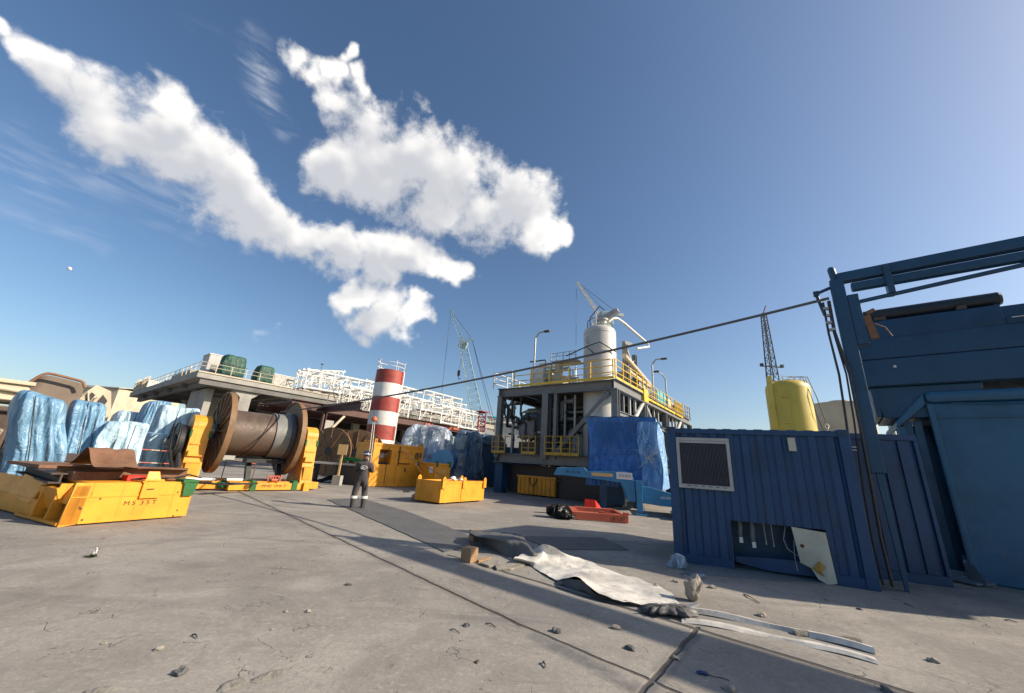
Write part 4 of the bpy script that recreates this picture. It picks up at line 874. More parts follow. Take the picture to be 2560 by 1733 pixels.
# yellow basket under the module, in shade
def basket():
    a = gnd(1288, 1233); a = Vector((.9, 24.3, 0)); az = 122
    r = thing('skip_basket', 'shaded yellow ribbed open basket beneath the grey process tower', 'basket', a, az)
    L = 2.5
    mb = MB(); mb.bx(0, L, 0, .06, .08, 1.02); mb.bx(0, .06, .06, 2.2, .08, 1.02); mb.bx(L-.06, L, .06, 2.2, .08, 1.02); mb.bx(.06, L-.06, 2.14, 2.2, .08, 1.02); mb.bx(.06, L-.06, .06, 2.14, .1, .16)
    for k in range(9): mb.bx(.15+k*.28, .21+k*.28, -.05, -.001, .1, 1.0)
    part(mb, 'wall', YEL, r, bevel=.006)
    mb = MB(); mb.bx(-.04, L+.04, -.08, .1, 1.021, 1.12); mb.bx(.95, 1.1, -.09, -.055, .1, 1.0); part(mb, 'rim', YEL, r)
    for x in (.3, L-.6): mb = MB(); mb.bx(x, x+.28, .12, 2.1, 0, .079); part(mb, 'skid', DARK, r)
    q = thing('load_heap', 'dark and pale scrap parcels heaped in the shaded yellow basket', 'scrap', ROOTM[r.name] @ Vector((1.2, 1, 0.2)), az)
    mb = MB(); rock(mb, (0, 0, .7), (.7, .6, .45), 3); part(mb, 'dark_parcel', PLK, q)
    mb = MB(); rock(mb, (.75, -.3, .85), (.3, .3, .28), 5); part(mb, 'pale_parcel', PLCL, q)
    mb = MB(); mb.path([(-.4, -1.0, .9), (-.3, -1.1, .5), (-.1, -1.12, .35), (.1, -1.1, .55), (.1, -1.05, .8)], .03); part(mb, 'hanging_strap', BLK, q)
    mb = MB(); mb.box((.15, .2, 1.15), (.12, .05, 1.2)); part(mb, 'blue_stake', BLUEC, q)
basket()
# navy containers behind clear covers
r = thing('shipping_container', 'dark navy container in shade left of the grey process tower', 'container', (at(1165, 1130, 30).x, 30, 0), 80)
mb = MB(); mb.bx(0, 6, 0, 2.4, .12, 3.0); part(mb, 'wall', BLUED, r, bevel=.03)
mb = MB()
for k in range(18): mb.bx(.15+k*.32, .3+k*.32, -.03, -.001, .3, 2.85)
part(mb, 'corrugation', BLUED, r)
mb = MB(); mb.bx(1.9, 4.4, -.09, -.034, .5, .62); mb.bx(1.9, 4.4, -.09, -.034, 1.2, 1.3); mb.bx(1.9, 4.4, -.09, -.034, 1.9, 2.0); mb.bx(1.9, 2.0, -.12, -.091, .3, 2.4); mb.bx(4.3, 4.4, -.12, -.091, .3, 2.4); part(mb, 'rack', BLUED, r)
part(tarp_blob((1.6, 1.2, 2.95), (3.4, 2.7, .9), 31, .3, .06, 12, .8), 'top_tarpaulin', PLN, r, smooth=True)
# blue bundles left etc. are below; covered machines behind yellow cabinet
def covered(u0, u1, vt, vb, Y, dep, label, mat, seed, rnd=.35, taper=.72, eq=True, name='covered_winch'):
    a = at(u0, (vt+vb)/2, Y); b = at(u1, (vt+vb)/2, Y); zt = at((u0+u1)/2, vt, Y).z; w = b.x-a.x-.5
    r = thing(name, label, 'covered machine', ((a.x+b.x)/2, Y+dep/2, 0), 90, 'sheeted machines behind the yellow cabinet')
    part(tarp_blob((0, 0, .25), (w, dep, zt-.25), seed, rnd, .16, 26, taper, 1.1, .04, .15), 'sheet', mat, r, smooth=True)
    if eq:
        lb = paint('machine_blue', (.16, .40, .60), .4, dirt=.15)
        mb = MB(); mb.bx(-w*.35, w*.3, -dep*.3, dep*.3, .1, zt*.42); part(mb, 'machine_base', lb, r, bevel=.05)
        mb = MB(); mb.tube((w*.36, -dep*.52, 1.6), (w*.36, dep*.2, 1.6), .8, n=36); part(mb, 'flywheel_guard', lb, r)
        mb = MB(); mb.bx(w*.05, w*.22, -dep*.32, 0, zt*.5, zt*.74); part(mb, 'valve_box', INKW, r)
        mb = MB(); mb.tube((-w*.3, 0, zt*.42), (-w*.3, 0, zt*.8), .35, n=16); mb.bx(-w*.1, w*.1, -.3, .3, zt*.42, zt*.6); part(mb, 'motor', GREY, r)
    return r
covered(975, 1138, 1058, 1200, 27.5, 3.6, 'machine under pale clear plastic sheeting with a round blue guard showing, behind yellow cabinet', PLC, 41)
covered(1112, 1212, 1072, 1215, 28, 3.5, 'machine under smoky blue sheeting right of the clear sheeted one', PLD, 42, eq=False)
# ================================================================== YELLOW BOXES
def cabinet():
    a = gnd(918, 1217); b = gnd(1048, 1218); az = 43; L = (b-a).length; h = 2.38
    r = thing('machine_cabinet', 'tall yellow steel machine cabinet with a window recess and door behind the worker', 'cabinet', a, az); Wd = 2.0
    mb = MB(); x0, x1, z0_, z1 = .42, 1.2, 1.22, 2.05
    mb.bx(0, x0, 0, .06, .1, h); mb.bx(x1, L, 0, .06, .1, h); mb.bx(x0, x1, 0, .06, .1, z0_); mb.bx(x0, x1, 0, .06, z1, h)
    mb.bx(0, .06, .061, Wd, .1, h); mb.bx(L-.06, L, .061, Wd, .1, h); mb.bx(.061, L-.061, Wd-.06, Wd, .1, h); mb.bx(.061, L-.061, .061, Wd-.061, h-.06, h-.004)
    part(mb, 'wall', YEL, r)
    mb = MB(); mb.bx(.0, L, -.03, -.001, h-.12, h+.02); mb.bx(0, L, -.03, -.001, .02, .16); mb.bx(0, .1, -.03, -.001, .161, h-.121); mb.bx(L-.1, L, -.03, -.001, .161, h-.121); mb.bx(-.03, -.001, -.03, Wd, h-.12, h+.02); mb.bx(-.03, -.001, -.03, Wd, .02, .16); part(mb, 'frame', YEL, r, bevel=.006)
    mb = MB(); mb.bx(x0, x1, .7, .74, z0_, z1); mb.bx(x0-.02, x0, .061, .7, z0_, z1); mb.bx(x1, x1+.02, .061, .7, z0_, z1); mb.bx(x0, x1, .061, .7, z0_-.02, z0_-.001); part(mb, 'window_recess', YEL, r)
    mb = MB(); mb.prism([(x1, .07, z1-.05), (x1, .65, z0_+.35), (x0+.2, .65, z0_+.35)], (0, .02, 0)); mb.bx(x0+.12, x0+.5, .4, .5, z0_+.35, z1-.2); part(mb, 'gauge_panel', GREYL, r)
    mb = MB(); 
    for k in range(6): mb.tube((x0+.08+k*.11, .3, z0_), (x0+.12+k*.11, .25, z0_+.16), .03, n=6)
    mb.tube((x0+.05, .2, z0_+.05), (x1-.05, .2, z0_+.08), .05, n=8); part(mb, 'levers', DARK, r)
    mb = MB(); mb.bx(1.75, 2.62, -.05, -.002, 1.35, 2.15); part(mb, 'door', YEL, r, bevel=.01)
    mb = MB(); mb.bx(1.68, 1.74, -.04, -.002, 1.2, 2.3); mb.bx(1.74, 2.5, -.04, -.002, 1.29, 1.33); mb.bx(1.6, 1.9, -.06, -.003, 1.95, 2.0); part(mb, 'door_rim', INK, r)
    mb = MB()
    for x, z in ((2.85, 1.85), (3.0, 1.8), (3.2, 1.9), (3.1, 1.4)): mb.bx(x, x+.05, -.07, -.002, z-.2, z+.12)
    mb.box((3.0, -.04, 1.95), (.16, .06, .1)); mb.box((2.25, -.03, .95), (.06, .05, .22)); part(mb, 'latch', RUSTD, r)
    text_part('DANGER', .13, r, face_y(2.2, -.055, 1.9), REDL, ext=.001); text_part('0125', .12, r, face_y(2.2, -.055, 1.65), REDL, ext=.001)
    mb = MB(); mb.bx(.95, 1.0, -.004, -.001, .2, 2.2); mb.bx(1.6, 1.62, -.004, -.001, .17, 1.2); part(mb, 'panel_seam', INK, r)
    for x in (.08, L-.15):
        mb = MB(); mb.bx(x, x+.04, .1, .3, h, h+.2); mb.bx(x+.1, x+.14, .1, .3, h, h+.2); mb.bx(x, x+.14, .1, .3, h+.2, h+.24); part(mb, 'lifting_lug', YEL, r)
    for y in (1.2, 1.7): mb = MB(); mb.path([(.3, y-.15, h), (.3, y-.1, h+.14), (.3, y+.1, h+.14), (.3, y+.15, h)], .03); part(mb, 'lifting_lug', YEL, r)
    mb = MB(); mb.bx(.1, L-.1, .1, Wd-.1, 0, .099); part(mb, 'base_skid', DARK, r)
cabinet()
def small_cab():
    Y = 22.5; a = at(1091, 1158, Y); az = 52; o = Vector((a.x, a.y, 0)); b = wall(1127, 1161, o, az); L = (Vector((b.x, b.y, 0))-o).length; h = a.z
    r = thing('small_cabinet', 'small yellow cabinet with green corner straps behind the open yellow skip', 'cabinet', o, az)
    mb = MB(); mb.bx(0, L, 0, 1.9, .1, h-.08); part(mb, 'wall', YEL, r, bevel=.01)
    mb = MB(); mb.bx(-.04, L+.04, -.04, 1.94, h-.079, h); part(mb, 'roof', YEL, r)
    for x in (.0, L-.12): mb = MB(); mb.bx(x, x+.12, -.06, .2, h+.001, h+.1); mb.bx(x, x+.12, -.06, -.042, h-.2, h+.0); part(mb, 'corner_strap', GREEN, r)
    mb = MB(); mb.bx(-.02, -.003, .3, .75, h-.55, h-.2); part(mb, 'notice', INKW, r)
    mb = MB(); mb.bx(L*.45, L*.45+.16, -.02, -.003, h-.5, h-.36); part(mb, 'label_plate', SIGN, r)
    mb = MB(); mb.bx(.1, L-.1, .1, 1.8, 0, .099); part(mb, 'skid', DARK, r)
small_cab()
def skip():
    a = gnd(1098, 1262); b = gnd(1208, 1254); az = 32; az = math.degrees(math.atan2(b.x-a.x, b.y-a.y)); L = (b-a).length; h = .84; Wd = 1.35
    r = thing('open_skip', 'low yellow open top steel skip with lifting lugs on the open yard', 'skip', a, az)
    mb = MB(); mb.bx(0, L, 0, .05, .06, h); mb.bx(0, .05, .051, Wd, .06, h); mb.bx(L-.05, L, .051, Wd, .06, h); mb.bx(.051, L-.051, Wd-.05, Wd, .06, h); part(mb, 'wall', YEL, r)
    mb = MB(); mb.bx(.051, L-.051, .051, Wd-.051, h-.22, h-.2); part(mb, 'inner_cover', YEL, r)
    mb = MB(); mb.bx(-.02, L+.02, -.02, -.001, h-.06, h+.02); mb.bx(-.02, -.001, -.02, Wd, h-.06, h+.02); mb.bx(-.02, L+.02, -.02, .07, h+.002, h+.03); part(mb, 'rim', YEL, r)
    mb = MB(); mb.bx(1.28, 1.6, -.025, -.002, .1, h-.07); part(mb, 'side_plate', YEL, r, bevel=.004)
    for x, y in ((.0, -.03), (1.3, -.03), (L-.16, -.03), (.0, Wd-.03), (L-.16, Wd-.03)):
        mb = MB(); mb.prism([(x, y-.04, h-.25), (x+.2, y-.04, h-.25), (x+.2, y-.04, h+.1), (x+.14, y-.04, h+.18), (x+.06, y-.04, h+.18), (x, y-.04, h+.1)], (0, .035, 0)); mb.path([(x+.1+.035*math.cos(t*.8), y-.05, h+.08+.035*math.sin(t*.8)) for t in range(9)], .008, 4); part(mb, 'lifting_lug', YEL, r)
    for x in (.3, L-.4): mb = MB(); mb.bx(x, x+.14, .03, Wd-.03, 0, .059); part(mb, 'foot', DARK, r)
    q = thing('scrap_fittings', 'small heap of pipe fittings and rags on the open yellow skip', 'scrap', ROOTM[r.name] @ Vector((1.9, .8, h-.2)), az)
    mb = MB(); rng2 = random.Random(3)
    for k in range(9): p = Vector((rng2.uniform(-.7, .7), rng2.uniform(-.3, .3), .05)); mb.tube(p, p+Vector((rng2.uniform(-.4, .4), rng2.uniform(-.2, .2), rng2.uniform(.02, .2))), rng2.uniform(.02, .05), n=7)
    part(mb, 'fittings', DARK, q); mb = MB(); rock(mb, (-.1, .1, .22), (.16, .12, .1), 4); rock(mb, (.3, .0, .2), (.1, .1, .06), 6); part(mb, 'rag', INKW, q)
    return r
SKIP = skip()
r = thing('boulder', 'small brown lump of rock beside the left end of the open yellow skip', 'rock', gnd(1041, 1252), 90); mb = MB(); rock(mb, (0, 0, .0), (.22, .2, .26), 9); part(mb, 'stone', STONE, r)
# ================================================================== CABLE REEL ON DRIVE STAND
RAZ = 42.; RL = Vector((-11.75, 16.0, 0)); RC = 2.2
def reel():
    r = thing('cable_reel', 'huge brown steel cable drum with ochre flanges and silver wire wound at one end', 'cable reel', RL+Vector((0, 0, RC)), RAZ)
    Ld = 2.66; RF = 1.62
    for x0, x1, nm in ((-.08, .08, 'L'), (Ld-.08, Ld+.08, 'R')):
        mb = MB(); mb.lathe([(.25, x0+.03), (RF-.06, x0+.03), (RF-.06, x0-.02), (RF, x0-.02), (RF, x1+.02), (RF-.06, x1+.02), (RF-.06, x1-.03), (.25, x1-.03)], 72, axis='X')
        fl = part(mb, 'flange', WOODF, r)
        for k in range(16):
            a = 2*math.pi*k/16
            mb = MB(); s = -1 if nm == 'L' else 1; xx = (x0+.03-.035) if nm == 'L' else (x1-.03+.035)
            ca, sa = math.cos(a), math.sin(a); mb.beam((xx, .3*ca, .3*sa), (xx, (RF-.09)*ca, (RF-.09)*sa), .07, .07, up=(1, 0, 0)); sp = part(mb, 'spoke', WOODF, fl)
        mb = MB(); mb.lathe([(.02, x0-.1), (.3, x0-.1), (.3, x1+.1), (.02, x1+.1)], 28, axis='X'); part(mb, 'hub', DARK, r)
        mb = MB(); mb.tube(((x0-.45) if nm == 'L' else x1, 0, 0), (x0 if nm == 'L' else x1+.45, 0, 0), .14, n=20); part(mb, 'axle', SILV, r)
    mb = MB(); mb.lathe([(.92, .08), (.92, 1.82)], 72, axis='X'); part(mb, 'drum', RUSTD, r)
    prof = []; x = 1.80
    while x < 2.40:
        prof += [(.955, x), (.985, x+.012), (.955, x+.024)]; x += .026
    mb = MB(); mb.lathe(prof, 64, axis='X', hard=False); part(mb, 'wire_winding', WIRE, r)
    mb = MB(); mb.lathe([(1.0, 2.40), (1.06, 2.42), (1.06, 2.56), (1.0, 2.58)], 64, axis='X'); part(mb, 'outer_winding', paint('dark_wire', (.12, .12, .13), .4, metal=.4, dirt=.2), r)
    # single wrap running diagonally over the drum
    mb = MB(); mb.path([(1.82-.95*t/20, .945*math.cos(math.radians(95+t*8)), .945*math.sin(math.radians(95+t*8))) for t in range(21)], .022, 6); part(mb, 'loose_wrap', RUSTD, r)
    return r
REEL = reel()
def stand():
    r = thing('reel_stand', 'yellow reel drive stand with two tall side towers and long base beams', 'reel stand', RL, RAZ)
    def tower(x0, x1, nm, dy=0.):
        mb = MB(); y0, y1 = -.62, .55; poly = [(-.75, .3), (.85, .3), (.62, 1.1), (.5, RC)]
        for k in range(9): a = math.pi*k/8; poly.append((.5*math.cos(a), RC+.12+.42*math.sin(a)))
        poly += [(-.5, RC), (-.62, 1.1)]
        mb.prism([(x0, y+dy, z) for y, z in poly], (x1-x0, 0, 0)); t = part(mb, 'tower', YEL, r, bevel=.012)
        mb = MB(); xx = x0-.012 if nm == 0 else x1
        mb.bx(x0+.08, x1-.08, -.76+dy, -.72+dy, .45, .95); mb.bx(x0+.03, x1-.03, -.775+dy, -.7+dy, .97, 1.0); part(mb, 'access_plate', YEL, t)
        for xc in (x0, x1): mb = MB(); mb.bx(xc-.03, xc+.03, -.56+dy, -.40+dy, RC-.32, RC-.04); part(mb, 'green_clamp', GREEN, t)
        mb = MB(); mb.bx(x0+.05, x1-.05, -.70+dy, -.60+dy, 1.2, 1.24); mb.bx(x0+.05, x0+.09, -.72+dy, -.6+dy, 1.25, 1.4); mb.bx(x0+.06, x1-.06, -.60+dy, -.52+dy, 1.62, 1.66); part(mb, 'step', YEL, t)
        for k in range(4): mb = MB(); mb.bx(x0+.03, x0+.05, -.655, -.63, .5+k*.02, .9); 
        return t
    tower(-1.0, -.42, 0, -.22); tower(3.12, 3.62, 1, -.35)
    for y in (-.95, .75):
        mb = MB(); mb.bx(-1.5, 4.0, y, y+.28, .06, .34); part(mb, 'base_beam', YEL, r, bevel=.01)
    mb = MB(); mb.bx(-1.5, -1.25, -.66, .74, .07, .33); part(mb, 'end_beam', YEL, r); mb = MB(); mb.bx(3.75, 4.0, -.66, .74, .07, .33); part(mb, 'end_beam', YEL, r)
    mb = MB(); mb.bx(-.8, .0, -.665, .745, .31, .345); mb.bx(2.7, 3.4, -.665, .745, .31, .345); part(mb, 'tower_foot', YEL, r)
    # drive wheel with hydraulic motor on the left tower
    mb = MB(); mb.lathe([(.3, -1.32), (.62, -1.32), (.68, -1.28), (.68, -1.14), (.62, -1.1), (.3, -1.1)], 36, c=(0, -.1, RC-.55), axis='X'); part(mb, 'drive_wheel', BLK, r)
    mb = MB(); mb.prism([(-1.16, -.35, .35), (-1.16, .4, .35), (-1.16, .35, RC-.4), (-1.16, .1, RC+.1), (-1.16, -.25, RC+.1), (-1.16, -.4, RC-.4)], (.12, 0, 0)); part(mb, 'drive_arm', RUSTD, r)
    mb = MB(); mb.tube((-1.5, -.1, RC-.55), (-1.33, -.1, RC-.55), .26, n=20); mb.tube((-1.62, -.1, RC-.55), (-1.5, -.1, RC-.55), .13, n=14); part(mb, 'hydraulic_motor', GREY, r)
    mb = MB(); mb.tube((-1.15, -1.6, .55), (-1.15, -.35, RC-.75), .075, n=10); mb.tube((-1.15, -1.0, 1.0), (-1.15, -.3, RC-.7), .04, n=10); part(mb, 'ram', DARK, r)
    mb = MB(); mb.bx(-1.35, -.95, -1.95, -1.45, .33, .75); part(mb, 'ram_foot', paint('olive_yellow', (.34, .25, .03), .6, rust=.4), r, bevel=.04)
    mb = MB()
    for k in range(5): mb.path([(-1.4-.03*k, -.1, RC-.5), (-1.55, -.45-.05*k, RC-.1+.05*k), (-1.5, -.9, RC-.7), (-1.4, -1.3-.1*k, .9), (-1.2, -1.8-.15*k, .45), (-.8+.1*k, -2.3, .38), (-.2, -2.6-.1*k, .36), (.4+.2*k, -2.2, .36)], .028, 6)
    part(mb, 'hydraulic_hose', BLK, r)
    mb = MB(); mb.path([(-1.34, -.1+.74*math.cos(t*.25), RC-.55+.74*math.sin(t*.25)) for t in range(-1, 15)], .035, 6); part(mb, 'hose_loop', BLK, r)
    return r
STD = stand()
def st(x, y, z): return ROOTM[STD.name] @ Vector((x, y, z))
# low yellow beam nearest the camera with stencil
def lowbeam():
    a = gnd(568, 1229); b = gnd(771, 1227); az = math.degrees(math.atan2(b.x-a.x, b.y-a.y)); L = (b-a).length
    r = thing('spreader_beam', 'low bright yellow spreader beam with stencilled numbers in front of the reel stand', 'spreader beam', a, az)
    mb = MB(); mb.bx(0, L, 0, .5, .04, .30); part(mb, 'beam', YEL, r, bevel=.012)
    mb = MB(); mb.prism([(0, .0, .301), (.9, .0, .301), (.6, .5, .301), (-.05, .55, .301)], (0, 0, .05)); part(mb, 'end_cap', YEL, r)
    for x in (.72, L-.75):
        mb = MB(); mb.bx(x, x+.22, -.03, .53, .02, .33); mb.tube((x+.11, -.035, .30), (x+.11, .52, .30), .115, n=14); part(mb, 'green_strap', GREEN, r)
    text_part('MMBS  UMB 37', .15, r, face_y(1.62, -.006, .19), INK, ext=.002)
    mb = MB(); mb.bx(L-.3, L-.05, -.12, 0.0-.001, .0, .34); part(mb, 'end_stop', YEL, r)
    q = thing('green_sling', 'bundled dark green sling heaped at left end of the low yellow beam', 'sling', a+Vector((-.35, .2, 0)), az)
    mb = MB(); rock(mb, (0, 0, .1), (.2, .2, .2), 12); rock(mb, (.25, -.15, .08), (.17, .15, .2), 14); part(mb, 'coil', GREEN, q)
lowbeam()
def misc_reel():
    # hose, pipes, boxes lying on the reel stand base
    c = st(1.0, -.1, 0)
    r = thing('timber_chocks', 'dark timber chocks and steel legs beneath the cable drum', 'chocks', c, RAZ)
    for x in (.2, 1.35):
        mb = MB(); mb.prism([(x, -.5, .35), (x+.18, -.5, .35), (x+.18, -.1, 1.05), (x, -.1, 1.05)], (0, .25, 0)); part(mb, 'leg', BLK, r)
    mb = MB(); mb.bx(-.2, 1.9, -.5, .4, .06, .36); part(mb, 'plinth', BROWN, r)
    mb = MB(); mb.bx(.1, 1.6, -.4, .2, 1.05, 1.18); part(mb, 'top_bar', BLK, r)
    for i, (x0, x1, y, mt, lab) in enumerate(((-1.0, .1, -1.12, INKW, 'white pipe length lying on the base at left of the drum'), (.4, 1.0, -1.12, INKW, 'short white pipe length lying below the left drum flange'), (2.0, 2.3, -1.0, REDL, 'red valve handle on the stand base by the right tower'))):
        t = thing('pipe_length', lab, 'pipe', st(x0, y, .36), RAZ, 'pipes on the reel stand base'); mb = MB(); mb.tube((0, 0, .05), (x1-x0, 0, .05), .05, n=10); part(mb, 'pipe', mt, t)
        mb = MB(); mb.tube((-.01, 0, .05), (.03, 0, .05), .065, n=10); mb.tube((x1-x0-.03, 0, .05), (x1-x0+.01, 0, .05), .065, n=10); part(mb, 'pipe_collar', DARK, t)
    r = thing('valve_set', 'little red brown valves clustered at the foot of the right reel tower', 'valve', st(2.2, -.7, .35), RAZ)
    mb = MB(); 
    for k in range(6): mb.tube((k*.09-.2, 0, .0), (k*.11-.25, .05*(k % 2), .15+.05*(k % 3)), .03, n=7)
    mb.tube((-.25, 0, .18), (.2, 0, .2), .03, n=6); part(mb, 'body', REDL, r)
    r = thing('hose_bundle', 'tangle of black hoses on the ground right of the reel stand', 'hoses', gnd(800, 1205), 60)
    mb = MB(); rg = random.Random(9)
    for k in range(11):
        mb.path([(rg.uniform(-.3, .1), rg.uniform(-.4, .4), .05), (.5, rg.uniform(-.4, .3), rg.uniform(.1, .45)), (1.1, rg.uniform(-.4, .4), rg.uniform(.05, .3)), (1.8, rg.uniform(-.3, .3), .06+.04*k), (2.6+rg.uniform(-.2, .5), rg.uniform(-.1, .4), .08)], .045, 6)
    part(mb, 'hose', BLK, r)
    mb = MB(); mb.path([(1.0, 0, .1), (1.8, -.1, .15), (2.6, -.3, .55), (3.4, -.4, .75), (4.6, -.5, .7)], .06, 8); mb.path([(1.0, .1, .1), (1.9, -.05, .1), (2.7, -.2, .42), (3.5, -.3, .62), (4.7, -.4, .6)], .06, 8); part(mb, 'raised_hose', BLK, r)
misc_reel()
# overhead cable from drum top to the blue post
CT = at(2072, 746, 7.2)
def cable():
    a = at(702, 1030, 17.35); c = CT
    o = thing('overhead_cable', 'thick grey wire cable stretched overhead from the drum to the blue gantry', 'cable', a, 90)
    pts = []
    for i in range(41):
        t = i/40; p = a.lerp(c, t); p.z -= .34*4*t*(1-t)*.8; pts.append(p-a)
    mb = MB(); mb.path(pts, .032, 8); part(mb, 'strand', paint('cable_grey', (.12, .12, .125), .55, dirt=.2), o)
    return pts, a
CP, CA = cable()
def ball():
    p = at(935.5, 1051, 15.3)
    o = thing('tag_ball', 'orange-red ball hung under the overhead cable with white ropes to the worker', 'ball', p, 90)
    mb = MB(); rock(mb, (0, 0, -.03), (.125, .125, .14), 2, amp=.1); part(mb, 'ball', ORNG, o, smooth=True)
    best = min((abs((CA+q).x-p.x), (CA+q)) for q in CP)[1]; mb = MB(); mb.tube(Vector((0, 0, .1)), best-p, .008, n=5); part(mb, 'hanger', DARK, o)
    h = Vector((-4.62, 13.62, 1.22))-p; mb = MB(); mb.tube((-.03, 0, -.08), h+Vector((-.04, 0, 0)), .010, n=5); mb.tube((.04, 0, -.08), h+Vector((.04, .02, .04)), .010, n=5); part(mb, 'tag_rope', ROPEW, o)
    s = ROOTM[SKIP.name] @ Vector((.1, -.05, 1.0)); k = (at(1035, 1149, 16.0))
    mb = MB(); mb.tube((.05, 0, 0), k-p, .008, n=5); mb.tube(k-p, s-p, .012, n=5); mb.tube(k-p, at(1051, 1180, 16)-p, .006, n=4); part(mb, 'dark_rope', DARK, o)
ball()
# ================================================================== MS BEAM at left
def msbox():
    a = gnd(143, 1319); b = gnd(463, 1293); az = math.degrees(math.atan2(b.x-a.x, b.y-a.y)); L = (b-a).length; h = .77; Wd = 2.6
    r = thing('counterweight_beam', 'long battered yellow steel beam stencilled MS 35T in the left foreground', 'steel beam', a, az)
    mb = MB(); mb.bx(0.25, L, 0.0, .05, .03, h); mb.bx(.25, L, .05, 1.25, h-.05, h-.003); mb.bx(.25, L, 1.25, 1.3, .03, h); mb.bx(L-.05, L, .051, 1.249, .03, h-.051)
    mb.prism([(0, 0, .0), (.25, 0, .03), (.25, 0, h), (.03, 0, h)], (0, .05, 0)); part(mb, 'web_plate', YEL, r)
    mb = MB(); mb.bx(1.05, 1.4, -.05, -.002, .45, h+.06); mb.bx(1.02, 1.42, -.05, .5, h+.002, h+.03); mb.prism([(1.06, -.045, h+.03), (1.34, -.045, h+.03), (1.3, .02, h+.22), (1.1, .02, h+.22)], (0, .03, 0)); part(mb, 'lashing_bracket', YEL, r, bevel=.005)
    mb = MB(); mb.bx(1.13, 1.26, -.056, -.051, .62, .645); part(mb, 'slot', INK, r)
    text_part('M S  3 5 T', .115, r, face_y(1.12, -.006, .36), INK, ext=.002, xs=1.15)
    mb = MB(); mb.bx(.03, L-.05, -.012, -.001, .5, .52); mb.bx(.3, .5, -.012, -.001, .52, .6); part(mb, 'weld_strip', YEL, r)
    mb = MB(); 
    for x, z in ((.45, .47), (.2, .33), (.22, .3), (1.75, .55), (1.85, .16), (1.8, .05), (.3, .1)): mb.tube((x, -.008, z), (x, .0, z), .018, n=8)
    part(mb, 'bolt_hole', INK, r)
    # end face: hollow ribbed end facing the camera, running left
    for y0 in (.0, .62, 1.25): mb = MB(); mb.prism([(.0, y0, .03), (.25, y0, .03), (.25, y0, h-.06), (.05, y0, h-.06)], (0, .05, 0)); part(mb, 'end_rib', YEL, r)
    mb = MB(); mb.bx(-.02, .24, .051, 1.9, .02, .07); mb.bx(.05, .25, 1.3, 4.4, .03, .35); mb.box((.14, 3.5, .5), (.05, 1.3, .40), ry=.2); mb.box((.1, 1.0, .42), (.05, .8, .45), ry=-.35); mb.box((.12, 2.2, .5), (.05, 1.2, .42), ry=.25, rx=.08); mb.box((.18, .4, .5), (.04, .55, .3), ry=.3); part(mb, 'end_plate', YEL, r)
    mb = MB(); mb.bx(.25, L-.2, 1.3, 4.4, .04, .6); part(mb, 'rear_box', YEL, r)
    mb = MB(); mb.bx(L-.28, L+.02, -.06, .35, h-.02, h+.05); mb.prism([(L-.25, -.06, h), (L+.04, -.06, h), (L-.02, -.06, h-.3), (L-.22, -.06, h-.3)], (0, .03, 0)); part(mb, 'green_strap', GREEN, r)
    mb = MB(); mb.bx(.9, 1.1, .1, 1.2, 0, .029); mb.bx(L-.4, L-.2, .1, 1.2, 0, .029); part(mb, 'bearer', YEL, r)
    # scrap on top
    def on(x, y, z): return ROOTM[r.name] @ Vector((x, y, z))
    q = thing('rusty_beam_scrap', 'long rusty brown steel beam lying across the battered yellow beam', 'scrap steel', on(.1, .25, h), az)
    mb = MB(); mb.ibeam((0, 1.0, .15), (1.9, .1, .15), .35, .26, .03); part(mb, 'beam', RUSTY, q)
    mb = MB(); mb.bx(.1, 1.9, .5, .9, .0, .16); part(mb, 'flat_bar', RUSTY, q)
    q = thing('bent_fender_scrap', 'curved rusty pink-brown steel sheet humped on the rusty beam', 'scrap steel', on(.45, 1.0, h+.28), az)
    def hump(u, v):
        y = (u-.5)*1.7; z = .36*math.exp(-((u-.5)*4.2)**2)+.03*noise.noise(Vector((u*4, v*4, 1))); return Vector((v*.75-.1+.15*(u-.5), y, z))
    mb = MB(); mb.grid(hump, 26, 10); mb.grid(lambda u, v: hump(u, v)+Vector((0, 0, -.025)), 26, 10); part(mb, 'sheet', RUSTY, q)
    q = thing('dark_beam_scrap', 'dark flat steel section under the curved rusty sheet at far left', 'scrap steel', on(.3, 2.1, h-.1), az)
    mb = MB(); mb.ibeam((-.2, -1.2, .12), (.3, 2.2, .12), .3, .2, .03); part(mb, 'beam', paint('brown_black', (.07, .05, .04), .7, rust=.4), q); mb = MB(); mb.bx(-.1, .8, .3, 2.0, .23, .3); part(mb, 'plate', RUSTY, q)
    q = thing('green_strap_coil', 'green strap tail and red clip on the beam end beside the hoses', 'strap', on(1.2, 1.0, h), az)
    mb = MB(); rock(mb, (.1, 0, .05), (.16, .12, .12), 17); rock(mb, (.5, -.4, .03), (.14, .1, .1), 18); part(mb, 'strap', GREEN, q); mb = MB(); mb.box((-.1, -.5, .06), (.35, .25, .1)); part(mb, 'clip', REDX, q)
    q = thing('control_lever', 'loose black hoses draped over the right end of the yellow beam', 'hoses', on(L-.5, .3, h), az)
    mb = MB()
    for k in range(4): mb.path([(-.6, .1+k*.06, .03), (-.2, -.1-.03*k, .09), (.2, .1, .05), (.5, .0+.05*k, .14), (.9, .25, .05)], .016, 5)
    part(mb, 'hose', BLK, q)
    return r
msbox()
